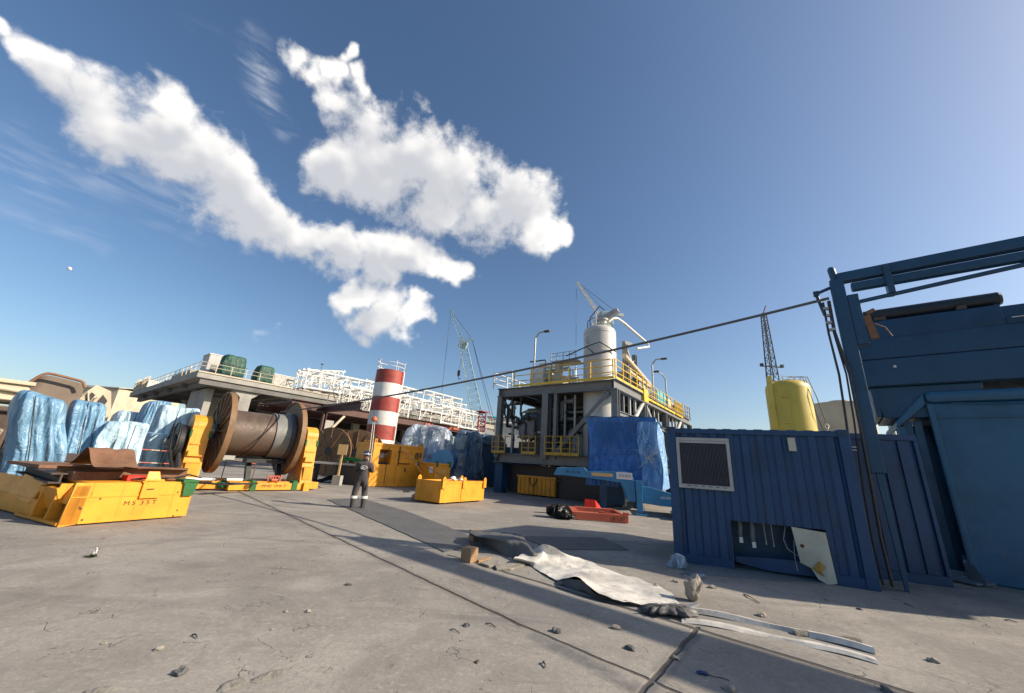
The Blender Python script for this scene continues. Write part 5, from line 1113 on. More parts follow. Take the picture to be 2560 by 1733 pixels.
# red-white survey rails in front of the bundles
for i, (u0, v0, u1, v1, Y0, Y1) in enumerate(((265, 1117, 430, 1129, 13.2, 14.6), (262, 1152, 430, 1160, 13.0, 14.4), (566, 1150, 640, 1160, 18, 19.5))):
    a = at(u0, v0, Y0); b = at(u1, v1, Y1)
    r = thing('barrier_rail', ['upper red and white rod of the barrier in front of the pale bundles', 'lower red and white rod of the barrier in front of the pale bundles', 'short red and white rod seen under the cable drum'][i], 'barrier', (a.x, a.y, 0), 90, 'red and white barrier rods')
    n = 6
    for k in range(n): mb = MB(); mb.tube(a.lerp(b, k/n), a.lerp(b, (k+1)/n), .022, n=6); part(mb, 'red_segment' if k % 2 else 'white_segment', REDL if k % 2 else CREAM, r, world=True)
    for q in (a, b): mb = MB(); mb.tube(Vector((q.x, q.y, 0)), q, .018, n=6); part(mb, 'stake', RUSTY, r, world=True)
# ================================================================== BLUE BUNDLES
def bundle(u0, u1, vt, Y, dep, label, mat, seed, z0=0., rnd=.3, taper=.97, fold=.09, az=40., cord=True, lean=0.):
    """front face spans pixel columns u0..u1 on a vertical plane of azimuth az; Y is the depth of its left end"""
    um = (u0+u1)/2; o = at(u0, vt+60, Y); b = wall(u1, vt+60, (o.x, o.y, 0), az); zt = wall(um, vt, (o.x, o.y, 0), az).z
    w = (Vector((b.x, b.y, 0))-Vector((o.x, o.y, 0))).length; c = Vector(((o.x+b.x)/2, (o.y+b.y)/2, z0))+D(az-90)*(dep/2)-D(az)*(lean*(zt-z0)*.55)
    r = thing('wrapped_bundle', label, 'bundle', c, az, 'blue wrapped bundles stacked behind the yellow beam')
    part(tarp_blob((0, 0, 0), (w, dep, zt-z0), seed, rnd, fold, 28, taper, 1.0, .03, .10, lean), 'sheet', mat, r, smooth=True)
    if cord:
        h = zt-z0; mb = MB(); L_ = lean*h; mb.path([(-w*.15, -dep/2*1.08-.02, 0), (-w*.12+L_*.5, -dep/2-.06, h*.5), (-w*.1+L_, -dep/2*.97, h*.98)], .012, 4); mb.path([(w*.25, -dep/2*1.08, 0), (w*.2+L_*.5, -dep/2-.05, h*.5), (w*.22+L_, -dep/2*.97, h*.98)], .01, 4); part(mb, 'lashing_cord', DARK, r)
    mb = MB(); mb.bx(-w*.42, w*.42, -dep*.4, dep*.4, .0, .12); part(mb, 'pallet', TIMB, r)
    return r
bundle(44, 184, 988, 10.2, 1.9, 'largest domed blue bundle at the far left with a pale star shaped crease', PLB2, 51, rnd=.26, fold=.09, lean=-.22)
bundle(184, 270, 1002, 12.2, 1.7, 'darker blue bundle directly right of the domed one', PLB2, 52, rnd=.2, fold=.08, lean=-.14)
bundle(236, 354, 1054, 12.4, 1.5, 'pale ice-blue low bundle in front, above the survey rods', PLB, 53, rnd=.16, fold=.09)
bundle(268, 345, 1026, 19, 1.8, 'small blue bundle peeking out between the dark one and the pale stack', PLB, 54)
bundle(345, 432, 1001, 19, 1.8, 'blue grey bundle with pointed white top in the back row', PLB2, 55, rnd=.18, taper=.75)
bundle(390, 492, 1016, 15.8, 1.6, 'upper pale blue pleated bundle of the right hand stack', PLB, 56, z0=1.7, rnd=.15, fold=.08)
bundle(362, 466, 1084, 15.0, 1.6, 'lower pale blue bundle of the right hand stack with crossed cords', PLB, 57, rnd=.15, fold=.09)
# ragged wreck at far left
def wreck():
    def frm(u0, u1, v, Y, az=40.):
        o = at(u0, v, Y); b = wall(u1, v, (o.x, o.y, 0), az); return Vector((o.x, o.y, 0)), (Vector((b.x, b.y, 0))-Vector((o.x, o.y, 0))).length, az
    o, w, az = frm(58, 208, 980, 12.6); zt = wall(100, 934, o, az).z; zb = wall(100, 990, o, az).z
    r = thing('rusted_tank_section', 'large upturned rusty curved tank plate rising above the blue bundles', 'tank plate', o, az)
    hh = zt-zb
    def pl_(u, v):
        x = w*v; top = zt-.05*hh-(.28*hh)*v+.18*hh*math.sin(min(1, v*2.2)*math.pi*.5)-.55*hh*max(0, (.25-v)/.25)**1.5-.25*hh*max(0, (v-.9)/.1)**2
        a = u*math.pi*.95; return Vector((x, .45-.5*math.cos(a)*1.0, zb-.9+(top-zb+.9)*math.sin(a*.5+.0) if u < .5 else top-.35*(1-math.sin(a))*hh))
    mb = MB(); mb.grid(pl_, 18, 24); mb.grid(lambda u, v: pl_(u, v)+Vector((0, .03, -.05)), 18, 24); part(mb, 'shell', paint('rust_grey_plate', (.16, .125, .095), .85, rust=.35, scale=.8), r)
    mb = MB(); mb.path([(w*v, .0+.05, pl_(.52, v).z+.03) for v in [k/16 for k in range(17)]], .05, 6); part(mb, 'rolled_edge', RUSTY, r)
    mb = MB(); mb.bx(.1, w-.1, .1, 1.0, 0, zb-.5); part(mb, 'cradle', RUSTD, r)
    o, w, az = frm(-45, 62, 1000, 11.6); zt = wall(20, 948, o, az).z; zm = wall(20, 1006, o, az).z
    r = thing('machinery_wreck', 'cream coloured wrecked machine with openings left of the blue bundles', 'wreck', o, az); hh = zt-zm
    mb = MB(); mb.bx(0, w, 0, 1.6, zm, zt-.12); part(mb, 'upper_body', CREAM, r, bevel=.05)
    mb = MB(); mb.bx(-.05, w+.08, -.1, .3, zt-.12, zt); mb.tube((0, -.1, zt-.28), (w, -.1, zt-.34), .07, n=8); mb.tube((0, -.1, zm+.1), (w*.9, -.1, zm+.1), .06, n=8); part(mb, 'roof_rim', CREAM, r, bevel=.02)
    mb = MB(); mb.bx(w*.45, w*.6, -.03, -.002, zm+hh*.45, zm+hh*.6); mb.bx(w*.65, w*.92, -.03, -.002, zm+hh*.42, zm+hh*.6); part(mb, 'vent', DARK, r)
    text_part('0157E', .15, r, face_y(w*.79, -.036, zm+hh*.51), CREAM, ext=.001)
    mb = MB(); mb.bx(.05, w-.05, .05, 1.6, .7, zm-.12); mb.bx(.1, w+.1, -.1, .2, zm-.3, zm-.18); part(mb, 'lower_body', RUSTD, r, bevel=.05)
    mb = MB(); rock(mb, (w*.7, -.25, .35), (.5, .3, .5), 61); rock(mb, (w*.4, -.1, 1.0), (.4, .3, .7), 62); part(mb, 'crushed_base', STONE, r)
    o, w, az = frm(196, 292, 990, 19); zt = wall(240, 962, o, az).z
    r = thing('bent_cab_shell', 'crumpled beige cab shell between rusty tank plate and warehouse', 'cab shell', o, az)
    k = (zt-2)/1.95; P = lambda x, z: (x*w, 0, 2+z*k)
    mb = MB(); mb.prism([P(.0, -2), P(.95, -2), P(1.0, .9), P(.8, 1.75), P(.35, 1.95), P(.08, 1.45)], (0, .08, 0)); mb.prism([(.08*w, .081, 2+1.40*k), (.35*w, .081, 2+1.88*k), (.8*w, .081, 2+1.7*k), (.78*w, 1.6, 2+1.5*k), (.1*w, 1.6, 2+1.3*k)], (0, 0, .06)); part(mb, 'shell', CREAM, r)
    mb = MB(); mb.prism([(.12*w, -.03, 2+.9*k), (.3*w, -.03, 2+1.6*k), (.42*w, -.03, 2+1.5*k), (.28*w, -.03, 2+.9*k)], (0, .02, 0)); mb.prism([(.5*w, -.03, 2+1.1*k), (.62*w, -.03, 2+1.55*k), (.8*w, -.03, 2+1.3*k), (.74*w, -.03, 2+1.0*k)], (0, .02, 0)); part(mb, 'window_opening', DARK, r)
    mb = MB(); mb.path([(.02*w, -.06, 2+1.1*k), (.2*w, -.08, 2+1.6*k), (.35*w, -.06, 2+1.0*k), (.5*w, -.1, 2+1.4*k)], .06, 6); part(mb, 'bent_frame', CREAM, r)
    for i, (u, v, Y, lab) in enumerate(((20, 1165, 11.5, 'grey concrete lump at the left edge behind the yellow beam'), (190, 1140, 11.6, 'dark crushed scrap between the curved sheet and blue bundles'), (240, 1150, 11.8, 'pale broken scrap pieces under the survey rods'))):
        q = thing('scrap_heap', lab, 'scrap', (at(u, v, Y).x, Y, 0), 60, 'scrap pieces behind the yellow beam'); zt = at(u, v, Y).z
        mb = MB(); rock(mb, (0, 0, zt*.3), (.8, .6, zt*.6), 30+i); part(mb, 'mound', [STONE, RUSTD, STONE][i], q)
        mb = MB(); rg = random.Random(i)
        for k in range(7): p = Vector((rg.uniform(-.7, .7), -.4, zt*.7)); mb.beam(p, p+Vector((rg.uniform(-.6, .6), rg.uniform(-.3, .3), rg.uniform(-.1, .3))), .12, .03)
        part(mb, 'loose_plates', [CREAM, DARK, CREAM][i], q)
wreck()
# wooden reels in the dark bay, sign, green hose
for i, (u, v, Y, az, R, lab) in enumerate(((845, 1085, 31, 8, 1.8, 'ochre cable reel left one in the shade under the concrete deck'), (905, 1085, 31.5, -2, 1.8, 'ochre spoked cable reel right one behind the chimney foot'))):
    p = at(u, v, Y); r = thing('stored_reel', lab, 'cable reel', (p.x, Y, 0), az, 'ochre reels stored in the shaded bay')
    for s in (-.75, .75):
        mb = MB(); mb.lathe([(.3, s-.06), (R, s-.06), (R, s+.06), (.3, s+.06)], 48, axis='X', c=(0, 0, R)); fl = part(mb, 'flange', WOODF, r)
        mb = MB()
        for k in range(12): a = math.pi*2*k/12; mb.beam((s-.08, .3*math.cos(a), R+.3*math.sin(a)), (s-.08, (R-.1)*math.cos(a), R+(R-.1)*math.sin(a)), .05, .09, up=(1, 0, 0))
        part(mb, 'spokes', WOODF, fl)
    mb = MB(); mb.lathe([(.9, -.69), (.9, .69)], 36, axis='X', c=(0, 0, R)); part(mb, 'core', WOODF, r)
    mb = MB(); mb.lathe([(.02, -.85), (.3, -.85), (.3, .85), (.02, .85)], 20, axis='X', c=(0, 0, R)); part(mb, 'hub', DARK, r)
p = at(853, 1142, 22); r = thing('sign_board', 'plain cream board on a short post left of the worker', 'sign', (p.x, 22, 0), 92)
mb = MB(); mb.bx(-.26, .26, 0, .03, 1.62-.0, 2.18); bd = part(mb, 'board', SIGN, r); bd.location.z = -.02
mb = MB(); mb.bx(-.05, .05, .031, .09, .4, 1.62); part(mb, 'post', SIGN, r); mb = MB(); mb.bx(-.22, .22, -.1, .25, 0, .5); part(mb, 'concrete_base', CONC, r)
r = thing('green_hose_pile', 'bright green hose piled on a low kerb behind the worker', 'hose', (at(880, 1140, 23).x, 23, 0), 90)
mb = MB(); rg = random.Random(2)
for k in range(14): mb.path([(-.8+rg.random()*.3, rg.uniform(-.2, .2), 1.2), (-.3, rg.uniform(-.2, .2), 1.28+rg.random()*.2), (.3, rg.uniform(-.2, .2), 1.25+rg.random()*.2), (.9, rg.uniform(-.2, .2), 1.2)], .03, 5)
part(mb, 'hose', paint('vivid_green', (.02, .28, .07), .4), r)
mb = MB(); mb.bx(-2.4, 1.2, -.3, .5, 1.04, 1.14); part(mb, 'shelf', GREYL, r); mb = MB(); mb.bx(-.7, .9, -.2, .4, .0, 1.03); part(mb, 'shelf_base', DARK, r); mb = MB(); mb.bx(-2.3, -1.9, -.2, .4, 0, 1.03); part(mb, 'shelf_base', DARK, r)
# ================================================================== BLUE CONTAINER
CAZ = 115.; CL0 = gnd(1687, 1403); CLEN = 3.15; CHT = 2.64; CWD = 2.44
def container():
    r = thing('shipping_container', 'blue corrugated container with framed louvre vent and open lower hatch at right', 'container', CL0, CAZ)
    def px(u, v): q = ROOTM[r.name].inverted() @ wall(u, v, CL0, CAZ); return q.x, q.z
    hx0, hz1 = px(1842, 1302); hx1, _ = px(2045, 1335); hx0 = 1.05; hx1 = 2.55; hz0 = .22; hz1 = .86
    # corrugated front wall with hatch opening
    def corr(x0, x1, z0, z1, mb):
        n = 0; pitch = .28; x = x0; pts = [(x0, 0)]
        k = math.floor(x0/pitch)
        xs = []
        q = k*pitch
        while q < x1+pitch:
            for d, dep in ((0, 0), (.11, 0), (.145, .036), (.245, .036), (.28, 0)): xs.append((q+d, dep))
            q += pitch
        xs = [(a, d) for a, d in xs if x0 < a < x1]
        def dep_at(x):
            f = (x/pitch) % 1*pitch
            return 0 if f < .11 else (f-.11)/.035*.036 if f < .145 else .036 if f < .245 else (.28-f)/.035*.036
        pts = [(x0, dep_at(x0))]+xs+[(x1, dep_at(x1))]
        vs = []; 
        for z in (z0, z1): vs += [(a, .02+d, z) for a, d in pts]
        m_ = len(pts); mb.add(vs, [(i, i+1, i+1+m_, i+m_) for i in range(m_-1)])
    mb = MB(); corr(.17, hx0, .16, CHT-.13, mb); corr(hx0, hx1, hz1, CHT-.13, mb); corr(hx1, CLEN-.17, .16, CHT-.13, mb); part(mb, 'front_wall', BLUEC, r, smooth=False)
    mb = MB()
    mb.bx(0, .17, -.01, .16, 0, CHT); mb.bx(CLEN-.17, CLEN, -.01, .16, 0, CHT); mb.bx(0, .17, CWD-.16, CWD, 0, CHT); mb.bx(CLEN-.17, CLEN, CWD-.16, CWD, 0, CHT)
    mb.bx(.171, CLEN-.171, 0, .1, CHT-.13, CHT-.03); mb.bx(.171, hx0-.02, 0.002, .1, .0, .16); mb.bx(hx1+.02, CLEN-.171, .002, .1, 0, .16); mb.bx(.171, CLEN-.171, CWD-.1, CWD, CHT-.13, CHT-.03); mb.bx(.171, CLEN-.171, CWD-.1, CWD, 0, .16)
    for x0 in (0.003, CLEN-.157):
        for z in (0.05, CHT-.06): mb.bx(x0, x0+.154, .161, CWD-.161, z-.05, z+.05)
    part(mb, 'corner_frame', BLUEC, r, bevel=.008)
    for x0 in (-.004, CLEN-.18):
        for z in (0, CHT-.118): mb = MB(); mb.bx(x0, x0+.184, -.016, .17, z, z+.122); part(mb, 'corner_casting', BLUEC, r, bevel=.01)
    mb = MB()
    for x0 in (.08, CLEN-.09): mb.bx(x0-.02, x0+.02, -.019, -.0165, CHT-.08, CHT-.03)
    part(mb, 'casting_slot', INK, r)
    mb = MB(); mb.bx(.03, .06, .17, CWD-.17, .1, CHT-.1); mb.bx(CLEN-.06, CLEN-.03, .17, CWD-.17, .1, CHT-.1); mb.bx(.1, CLEN-.1, CWD-.06, CWD-.03, .1, CHT-.1)
    for k in range(7): mb.bx(.0, .029, .25+k*.3, .38+k*.3, .12, CHT-.12)
    part(mb, 'side_wall', BLUEC, r)
    mb = MB(); mb.bx(.05, CLEN-.05, .05, CWD-.05, CHT-.06, CHT-.028)
    for k in range(10): mb.bx(.25+k*.28, .4+k*.28, .11, CWD-.15, CHT-.027, CHT-.008)
    part(mb, 'roof', BLUEC, r)
    # vent
    vx0, vx1, vz0, vz1 = .17, 1.17, 1.40, CHT-.22
    mb = MB(); fw = .06
    mb.bx(vx0, vx1, -.035, .0, vz1-fw, vz1); mb.bx(vx0, vx1, -.035, 0, vz0, vz0+fw+.02); mb.bx(vx0, vx0+fw, -.034, 0, vz0+fw+.021, vz1-fw-.001); mb.bx(vx1-fw, vx1, -.034, 0, vz0+fw+.021, vz1-fw-.001)
    mb.bx(vx0+fw, vx1-fw, -.028, 0, vz1-fw-.05, vz1-fw-.002)
    vf = part(mb, 'vent_frame', GREYL, r, bevel=.004)
    mb = MB(); n = 34
    for k in range(n): x = vx0+fw+.01+(vx1-vx0-2*fw-.02)*k/(n-1); mb.bx(x-.006, x+.006, -.024, .006, vz0+fw+.02, vz1-fw-.05)
    part(mb, 'vent_fins', paint('fin_aluminium', (.075, .07, .10), .45, metal=.3, dirt=.2), vf)
    mb = MB(); mb.bx(vx0+.02, vx1-.02, .007, .018, vz0+.02, vz1-.02); part(mb, 'vent_backing', BLK, vf)
    mb = MB()
    for k in range(6): mb.bx(vx0+.16+k*.13, vx0+.23+k*.13, -.037, -.0355, vz0+.045, vz0+.058)
    part(mb, 'drain_slots', INK, vf)
    # top small plate
    mb = MB(); mb.bx(2.18, 2.30, -.014, .015, CHT-.42, CHT-.17); mb.bx(2.18, 2.30, -.02, -.0145, CHT-.42, CHT-.34); part(mb, 'cream_plate', PANEL, r)
    # hatch interior
    mb = MB(); mb.bx(hx0, hx1, .62, .64, .05, hz1+.02); mb.bx(hx0-.02, hx0, .03, .62, .05, hz1+.02); mb.bx(hx1, hx1+.02, .03, .62, .05, hz1+.02); mb.bx(hx0, hx1, .06, .62, hz1+.0, hz1+.02); part(mb, 'hatch_recess', BLUED, r)
    mb = MB(); mb.prism([(hx0+.05, .12, .12), (hx0+.6, .12, .05), (hx1-.1, .12, .07), (hx1-.05, .12, .3), (hx0+.5, .12, .26), (hx0+.03, .12, .22)], (0, .02, 0)); part(mb, 'hatch_curtain', BLUEC, r)
    for x, L_ in ((hx0+.17, .30), (hx0+.38, .36)):
        mb = MB(); mb.path([(x, .25, hz1), (x+.01, .24, hz1-.1), (x-.01, .23, hz1-L_+.05), (x, .23, hz1-L_)], [.03, .045, .045, .035], 8); c = part(mb, 'cable_boot', GREY, r); mb = MB(); mb.bx(x-.03, x+.03, .2, .25, hz1-L_-.1, hz1-L_-.001); part(mb, 'connector', INKW, c)
    for x, L_ in ((hx0+.58, .32), (hx0+.70, .34)): mb = MB(); mb.tube((x, .25, hz1), (x+.01, .25, hz1-L_), .008, n=5); mb.tube((x+.01, .25, hz1-L_), (x+.01, .25, hz1-L_-.07), .013, n=6); part(mb, 'thin_cable', GREYL, r)
    mb = MB(); mb.path([(hx0+.93, .2, hz1), (hx0+.86, .15, hz1-.25), (hx0+.9, .12, hz1-.4), (hx0+1.02, .12, hz1-.48), (hx0+1.25, .15, hz1-.52)], .007, 5); mb.path([(hx0+1.1, .2, hz1-.1), (hx0+1.02, .15, hz1-.25), (hx0+.99, .12, hz1-.5), (hx0+1.0, .1, .12)], .007, 5); mb.box((hx0+1.12, .2, hz1-.1), (.06, .03, .04), ry=.4); mb.box((hx0+1.16, .2, hz1-.3), (.06, .03, .05), ry=-.4); part(mb, 'loose_wiring', GREYL, r)
    mb = MB(); x0, x1 = hx1-.52, hx1-.02
    mb.prism([(x0, -.02, hz1), (x1, -.02, hz1-.04), (x1+.04, -.04, .03), (x1-.1, -.06, .0), (x1-.22, -.05, .06), (x1-.3, -.03, .22), (x0+.06, -.02, .28)], (0, .012, 0)); hp = part(mb, 'loose_panel', PANEL, r)
    mb = MB(); mb.tube((x0+.12, -.036, .56), (x0+.12, -.021, .56), .03, n=12); part(mb, 'panel_hole', INK, hp)
    mb = MB(); mb.prism([(x1-.28, -.06, .22), (x1-.17, -.09, .36), (x1-.1, -.07, .26), (x1-.18, -.1, .18), (x1-.12, -.08, .12), (x1-.2, -.07, .14)], (0, .015, 0)); part(mb, 'yellow_rag', paint('ochre_rag', (.42, .25, .04), .8), r)
    return r
CONT = container()
def container2():
    o = Vector((6.98, 8.12, 0)); az = 108
    r = thing('shipping_container', 'plain dark blue container wall behind the gantry post, between vented container and big bin', 'container', o, az)
    h = 2.72
    mb = MB(); mb.bx(0, 1.42, .05, .95, .1, h-.05); part(mb, 'wall', BLUEC, r)
    mb = MB(); mb.bx(0, 1.42, 0, .12, h-.12, h); mb.bx(0, 1.42, 0, .12, 0, .16); mb.bx(0, .14, -.01, .15, .161, h-.121); mb.bx(1.35, 1.42, 0, .049, .161, h-.121); part(mb, 'frame', BLUEC, r, bevel=.01)
    mb = MB()
    for k in range(4): mb.bx(.25+k*.28, .43+k*.28, .015, .049, .17, h-.13)
    part(mb, 'corrugation', BLUEC, r)
    for z in (h-.3, h-.36): mb = MB(); mb.bx(.15, .4, -.02, -.001, z, z+.02); part(mb, 'handle_bar', SILV, r)
container2()
# gantry: vertical post, twin overhead beams, hoses
BAZ = 130.
def gantry():
    ps = at(2091, 700, 7.2); base = Vector((ps.x, ps.y, 0)); zt = at(2091, 682, 7.2).z
    r = thing('blue_gantry', 'dark blue gantry post with twin beams reaching overhead to the upper right corner', 'gantry', base, BAZ)
    M = ROOTM[r.name].inverted()
    mb = MB(); mb.bx(-.13, .10, -.11, .11, 1.9, zt-.20); mb.bx(.101, .28, -.1, .1, zt-1.7, zt-.6); part(mb, 'post', BLUED, r, bevel=.02); mb = MB(); mb.prism([(.06, -.05, 1.9), (-.05, -.05, 1.9), (.0, -.05, 0), (.06, -.05, 0)], (0, .1, 0)); part(mb, 'lower_post', BLUED, r, bevel=.01)
    mb = MB(); mb.tube((-.02, 0, zt-.26), (-.05, 0, zt+.08), .07, n=14); mb.lathe([(.07, 0), (.05, .05), (.02, .06)], 14, c=(-.05, 0, zt+.078), hard=False); part(mb, 'post_cap', BLUED, r)
    def pth(u0, v0, u1, v1, off, y):
        o = base; a = M @ wall(u0, v0, base, BAZ); b = M @ wall(u1, v1, base, BAZ); return a, b
    L = 12.5
    a = (.0, 0, zt-.19); 
    mb = MB(); mb.box((L/2-.0, 0, zt-.17), (L, .2, .22)); part(mb, 'top_beam', BLUED, r, bevel=.03)
    mb = MB(); mb.box((L/2+.1, .0, zt-.42), (L-.2, .17, .17)); part(mb, 'lower_beam', BLUED, r, bevel=.03)
    mb = MB(); mb.tube((.25, -.05, zt-.78), (3.2, -.05, zt-.52), .04, n=10); part(mb, 'tie_rod', BLUED, r)
    mb = MB(); mb.bx(6.2, 12.3, -.9, .3, zt-.34, zt-.29); part(mb, 'unseen_shadow_plate', BLUED, r)  # unseen platform added beyond the view to cast the wide ground shadow
    mb = MB(); mb.bx(.72, .82, -.14, .14, zt-.72, zt-.1); part(mb, 'beam_clamp', BLUED, r, bevel=.01)
    mb = MB(); mb.tube((-.38, 0, zt-.42), (-.02, 0, zt-.30), .035, n=8); mb.tube((-.38, 0, zt-.43), (-.30, 0, zt-.95), .035, n=8); mb.box((-.38, 0, zt-.42), (.1, .1, .1)); part(mb, 'outrigger', BLUED, r)
    for i, (x0, x1, rr) in enumerate(((-.30, -.38, .020), (-.22, -.27, .016), (-.2, -.15, .026))):
        mb = MB(); mb.path([(x0, -.14-.02*i, zt-.7), (x0-.01, -.15, zt-1.4), (x0+.02+.03*i, -.16, zt-2.3), (x0*.8+x1*.2+.03*i, -.17, zt-3.2), (x1, -.18, 1.6), (x1-.02, -.18, .8), (x1, -.18, .06)], rr, 8); part(mb, 'hose', DARK, r)
    for k in range(4): mb = MB(); mb.box((-.27+.03*(k % 2), -.14, zt-.85-k*.16), (.10, .08, .05)); part(mb, 'hose_clip', GREYL, r)
    mb = MB(); mb.box((.35, -.02, zt-1.35), (.12, .1, .5), ry=-.12); mb.tube((.34, -.05, zt-1.05), (.46, -.05, zt-1.0), .04, n=8); mb.path([(.42, -.06, zt-1.3), (.55, -.06, zt-1.4), (.62, -.06, zt-1.6)], .012, 5); part(mb, 'rusty_fitting', RUSTY, r)
    return r, base, M, zt
GAN, GB, GM, GZ = gantry()
def stack():
    # faced along az 130; left top corner and heights taken from sight lines
    q0 = at(2091, 700, 8.85); o = Vector((q0.x, q0.y, 0)); fm = Matrix.Translation(o) @ Matrix.Rotation(math.radians(90-BAZ), 4, 'Z'); f = fm.inverted()
    tl = f @ wall(2134, 808, o, BAZ); bl_ = f @ wall(2159, 969, o, BAZ); tr = f @ wall(2506, 766, o, BAZ); bm_ = f @ wall(2200, 1044, o, BAZ)
    x0, zT, zB = bl_.x, tl.z, bl_.z; x1 = tr.x
    r = thing('steel_crate', 'huge dark blue steel crate with horizontal seams raised above the bin', 'steel crate', fm @ Vector((x0, 0, 0)), BAZ)
    W1 = x1-x0; WX = 6.1-x0; dp = 2.4; h = zT-zB
    mb = MB()
    z = zB
    for k, hh in enumerate((.40, .32, .28)):
        z2 = z+h*hh; xe = WX if k < 2 else W1
        mb.bx(0.01*k, xe, .0+.03*k, dp, z+.012, z2-.0); z = z2
    part(mb, 'crate_body', BLUED, r, bevel=.03)
    mb = MB(); mb.bx(.02, WX-.02, .07, dp-.1, zB+.005, zT-.05); part(mb, 'inner_core', BLUED, r)
    mb = MB(); mb.bx(W1+.001, WX, .05, dp, zT-h*.28, zT-.12*h-.1); part(mb, 'stepped_end', BLUED, r, bevel=.02)
    mb = MB(); mb.bx(W1+.08, W1+.26, .02, .05, zT-.34, zT-.325); part(mb, 'tag', INKW, r)
    mb = MB(); mb.prism([(.1, .12, zB), (1.9, .12, zB), (1.7, .12, bm_.z), (.25, .12, bm_.z)], (0, 1.6, 0)); mb.bx(.12, .22, .1, 1.7, bm_.z+.02, zB-.01); part(mb, 'underframe', BLUED, r, bevel=.02)
    mb = MB(); mb.box((.62, -.006, zB+.5*h*.55), (.05, .01, .05)); part(mb, 'drip_mark', INKW, r)
    for x in (.6, WX-.4):
        mb = MB(); mb.bx(x, x+.2, 1.9, 2.1, 0, zB-.0); part(mb, 'support_post', BLUED, r)
    # pipe lying on top
    a = f @ wall(2134, 790, o, BAZ); b = f @ wall(2512, 738, o, BAZ)
    q = thing('steel_pipe', 'long dark round pipe lying above the top of the blue crate', 'pipe', fm @ Vector((a.x, .25, a.z)), BAZ)
    PLn = b.x-a.x; dz = b.z-a.z
    mb = MB(); mb.lathe([(.02, 0), (.15, 0), (.15, PLn-.04), (.13, PLn), (.02, PLn)], 28, axis='X'); p_ = part(mb, 'pipe', paint('pipe_black_blue', (.02, .028, .035), .4), q)
    mb = MB()
    for x in (.35, PLn-.7): mb.bx(x, x+.14, -.2, .2, -(a.z-zT)+.002, -.10)
    part(mb, 'cradle', RUSTD, q)
    for i, (xx, w, hh) in enumerate(((.02, .35, .18), (.42, .22, .1))):
        t = thing('offcut', ['grey scrap offcut wedged at the left end of the pipe on the crate', 'small flat plate on the crate top next to the offcut'][i], 'offcut', fm @ Vector((x0+.05+xx, .06, zT+.001)), BAZ)
        mb = MB(); mb.prism([(0, 0, 0), (w, 0, 0), (w*.9, 0, hh), (.03, 0, hh*.7)], (0, .2, 0)); part(mb, 'plate', GREY if i == 0 else RUSTD, t)
    return r
stack()
def bin_():
    g = Vector((9.4, 8.2, 0)); f0 = g-D(BAZ)*.62
    r = thing('blue_bin', 'big dark blue steel bin with rounded rim and open ribbed left end', 'steel bin', f0, BAZ)
    M = ROOTM[r.name].inverted()
    zt = (M @ wall(2305, 978, g, BAZ)).z; zl = (M @ wall(2250, 1055, g, BAZ)).z; Ln = 5.2; dp = 2.3; e = .62
    mb = MB()
    mb.prism([(e, 0, 0), (Ln, 0, 0), (Ln, 0, zt-.28), (e, 0, zt-.28)], (0, .08, 0)); mb.bx(Ln-.08, Ln, .081, dp, 0, zt-.28); mb.bx(e, Ln-.081, dp-.08, dp, 0, zt-.28); mb.bx(e, Ln-.1, .081, dp-.081, .2, .28)
    part(mb, 'front_wall', BLUEB, r, bevel=.05)
    mb = MB(); mb.bx(e-.06, Ln+.05, -.07, dp+.05, zt-.28, zt-.02); part(mb, 'rim', BLUEB, r, bevel=.09)
    mb = MB(); mb.prism([(0, -.02, zl-.15), (.0, -.02, zl), (e-.07, -.02, zt-.04), (e-.07, -.02, zt-.32)], (0, dp, 0)); part(mb, 'chamfer_rim', BLUEB, r, bevel=.03)
    for y in (0, dp-.2): mb = MB(); mb.beam((.07, y+.06, 0), (.07, y+.06, zl-.1), .12, .12); part(mb, 'end_post', BLUEB, r, bevel=.015)
    for x in (.24, .4): mb = MB(); mb.beam((x, .55, .1), (x-.02, .25, zl+.05), .05, .14); part(mb, 'end_rib', BLUEB, r, bevel=.01)
    mb = MB(); mb.beam((e-.02, -.02, .0), (e-.02, -.02, zt-.3), .11, .10); part(mb, 'corner_post', BLUEB, r, bevel=.02)
    mb = MB(); mb.bx(.13, e-.02, .8, .84, .05, zl); part(mb, 'inner_wall', BLUED, r)
    mb = MB(); mb.prism([(.02, -.35, .04), (.5, -.55, .02), (.78, -.35, .05), (.62, -.06, .14), (.1, -.06, .16)], (0, 0, .035)); mb.tube((.35, -.3, .1), (.62, -.28, .08), .045, n=10); mb.prism([(.45, -.5, .05), (.6, -.5, .05), (.55, -.05, .35), (.45, -.05, .35)], (.05, 0, 0)); part(mb, 'foot_bracket', paint('steel_blue_grey', (.12, .15, .18), .45), r, bevel=.01)
    mb = MB(); mb.bx(.62, 2.8, -.025, -.001, zt-.62, zt-.60); mb.path([(.9, -.04, zt-.3), (1.6, -.05, zt-.34), (3.3, -.04, zt-.3)], .015, 5); part(mb, 'seam', BLUEB, r)
    return r
bin_()
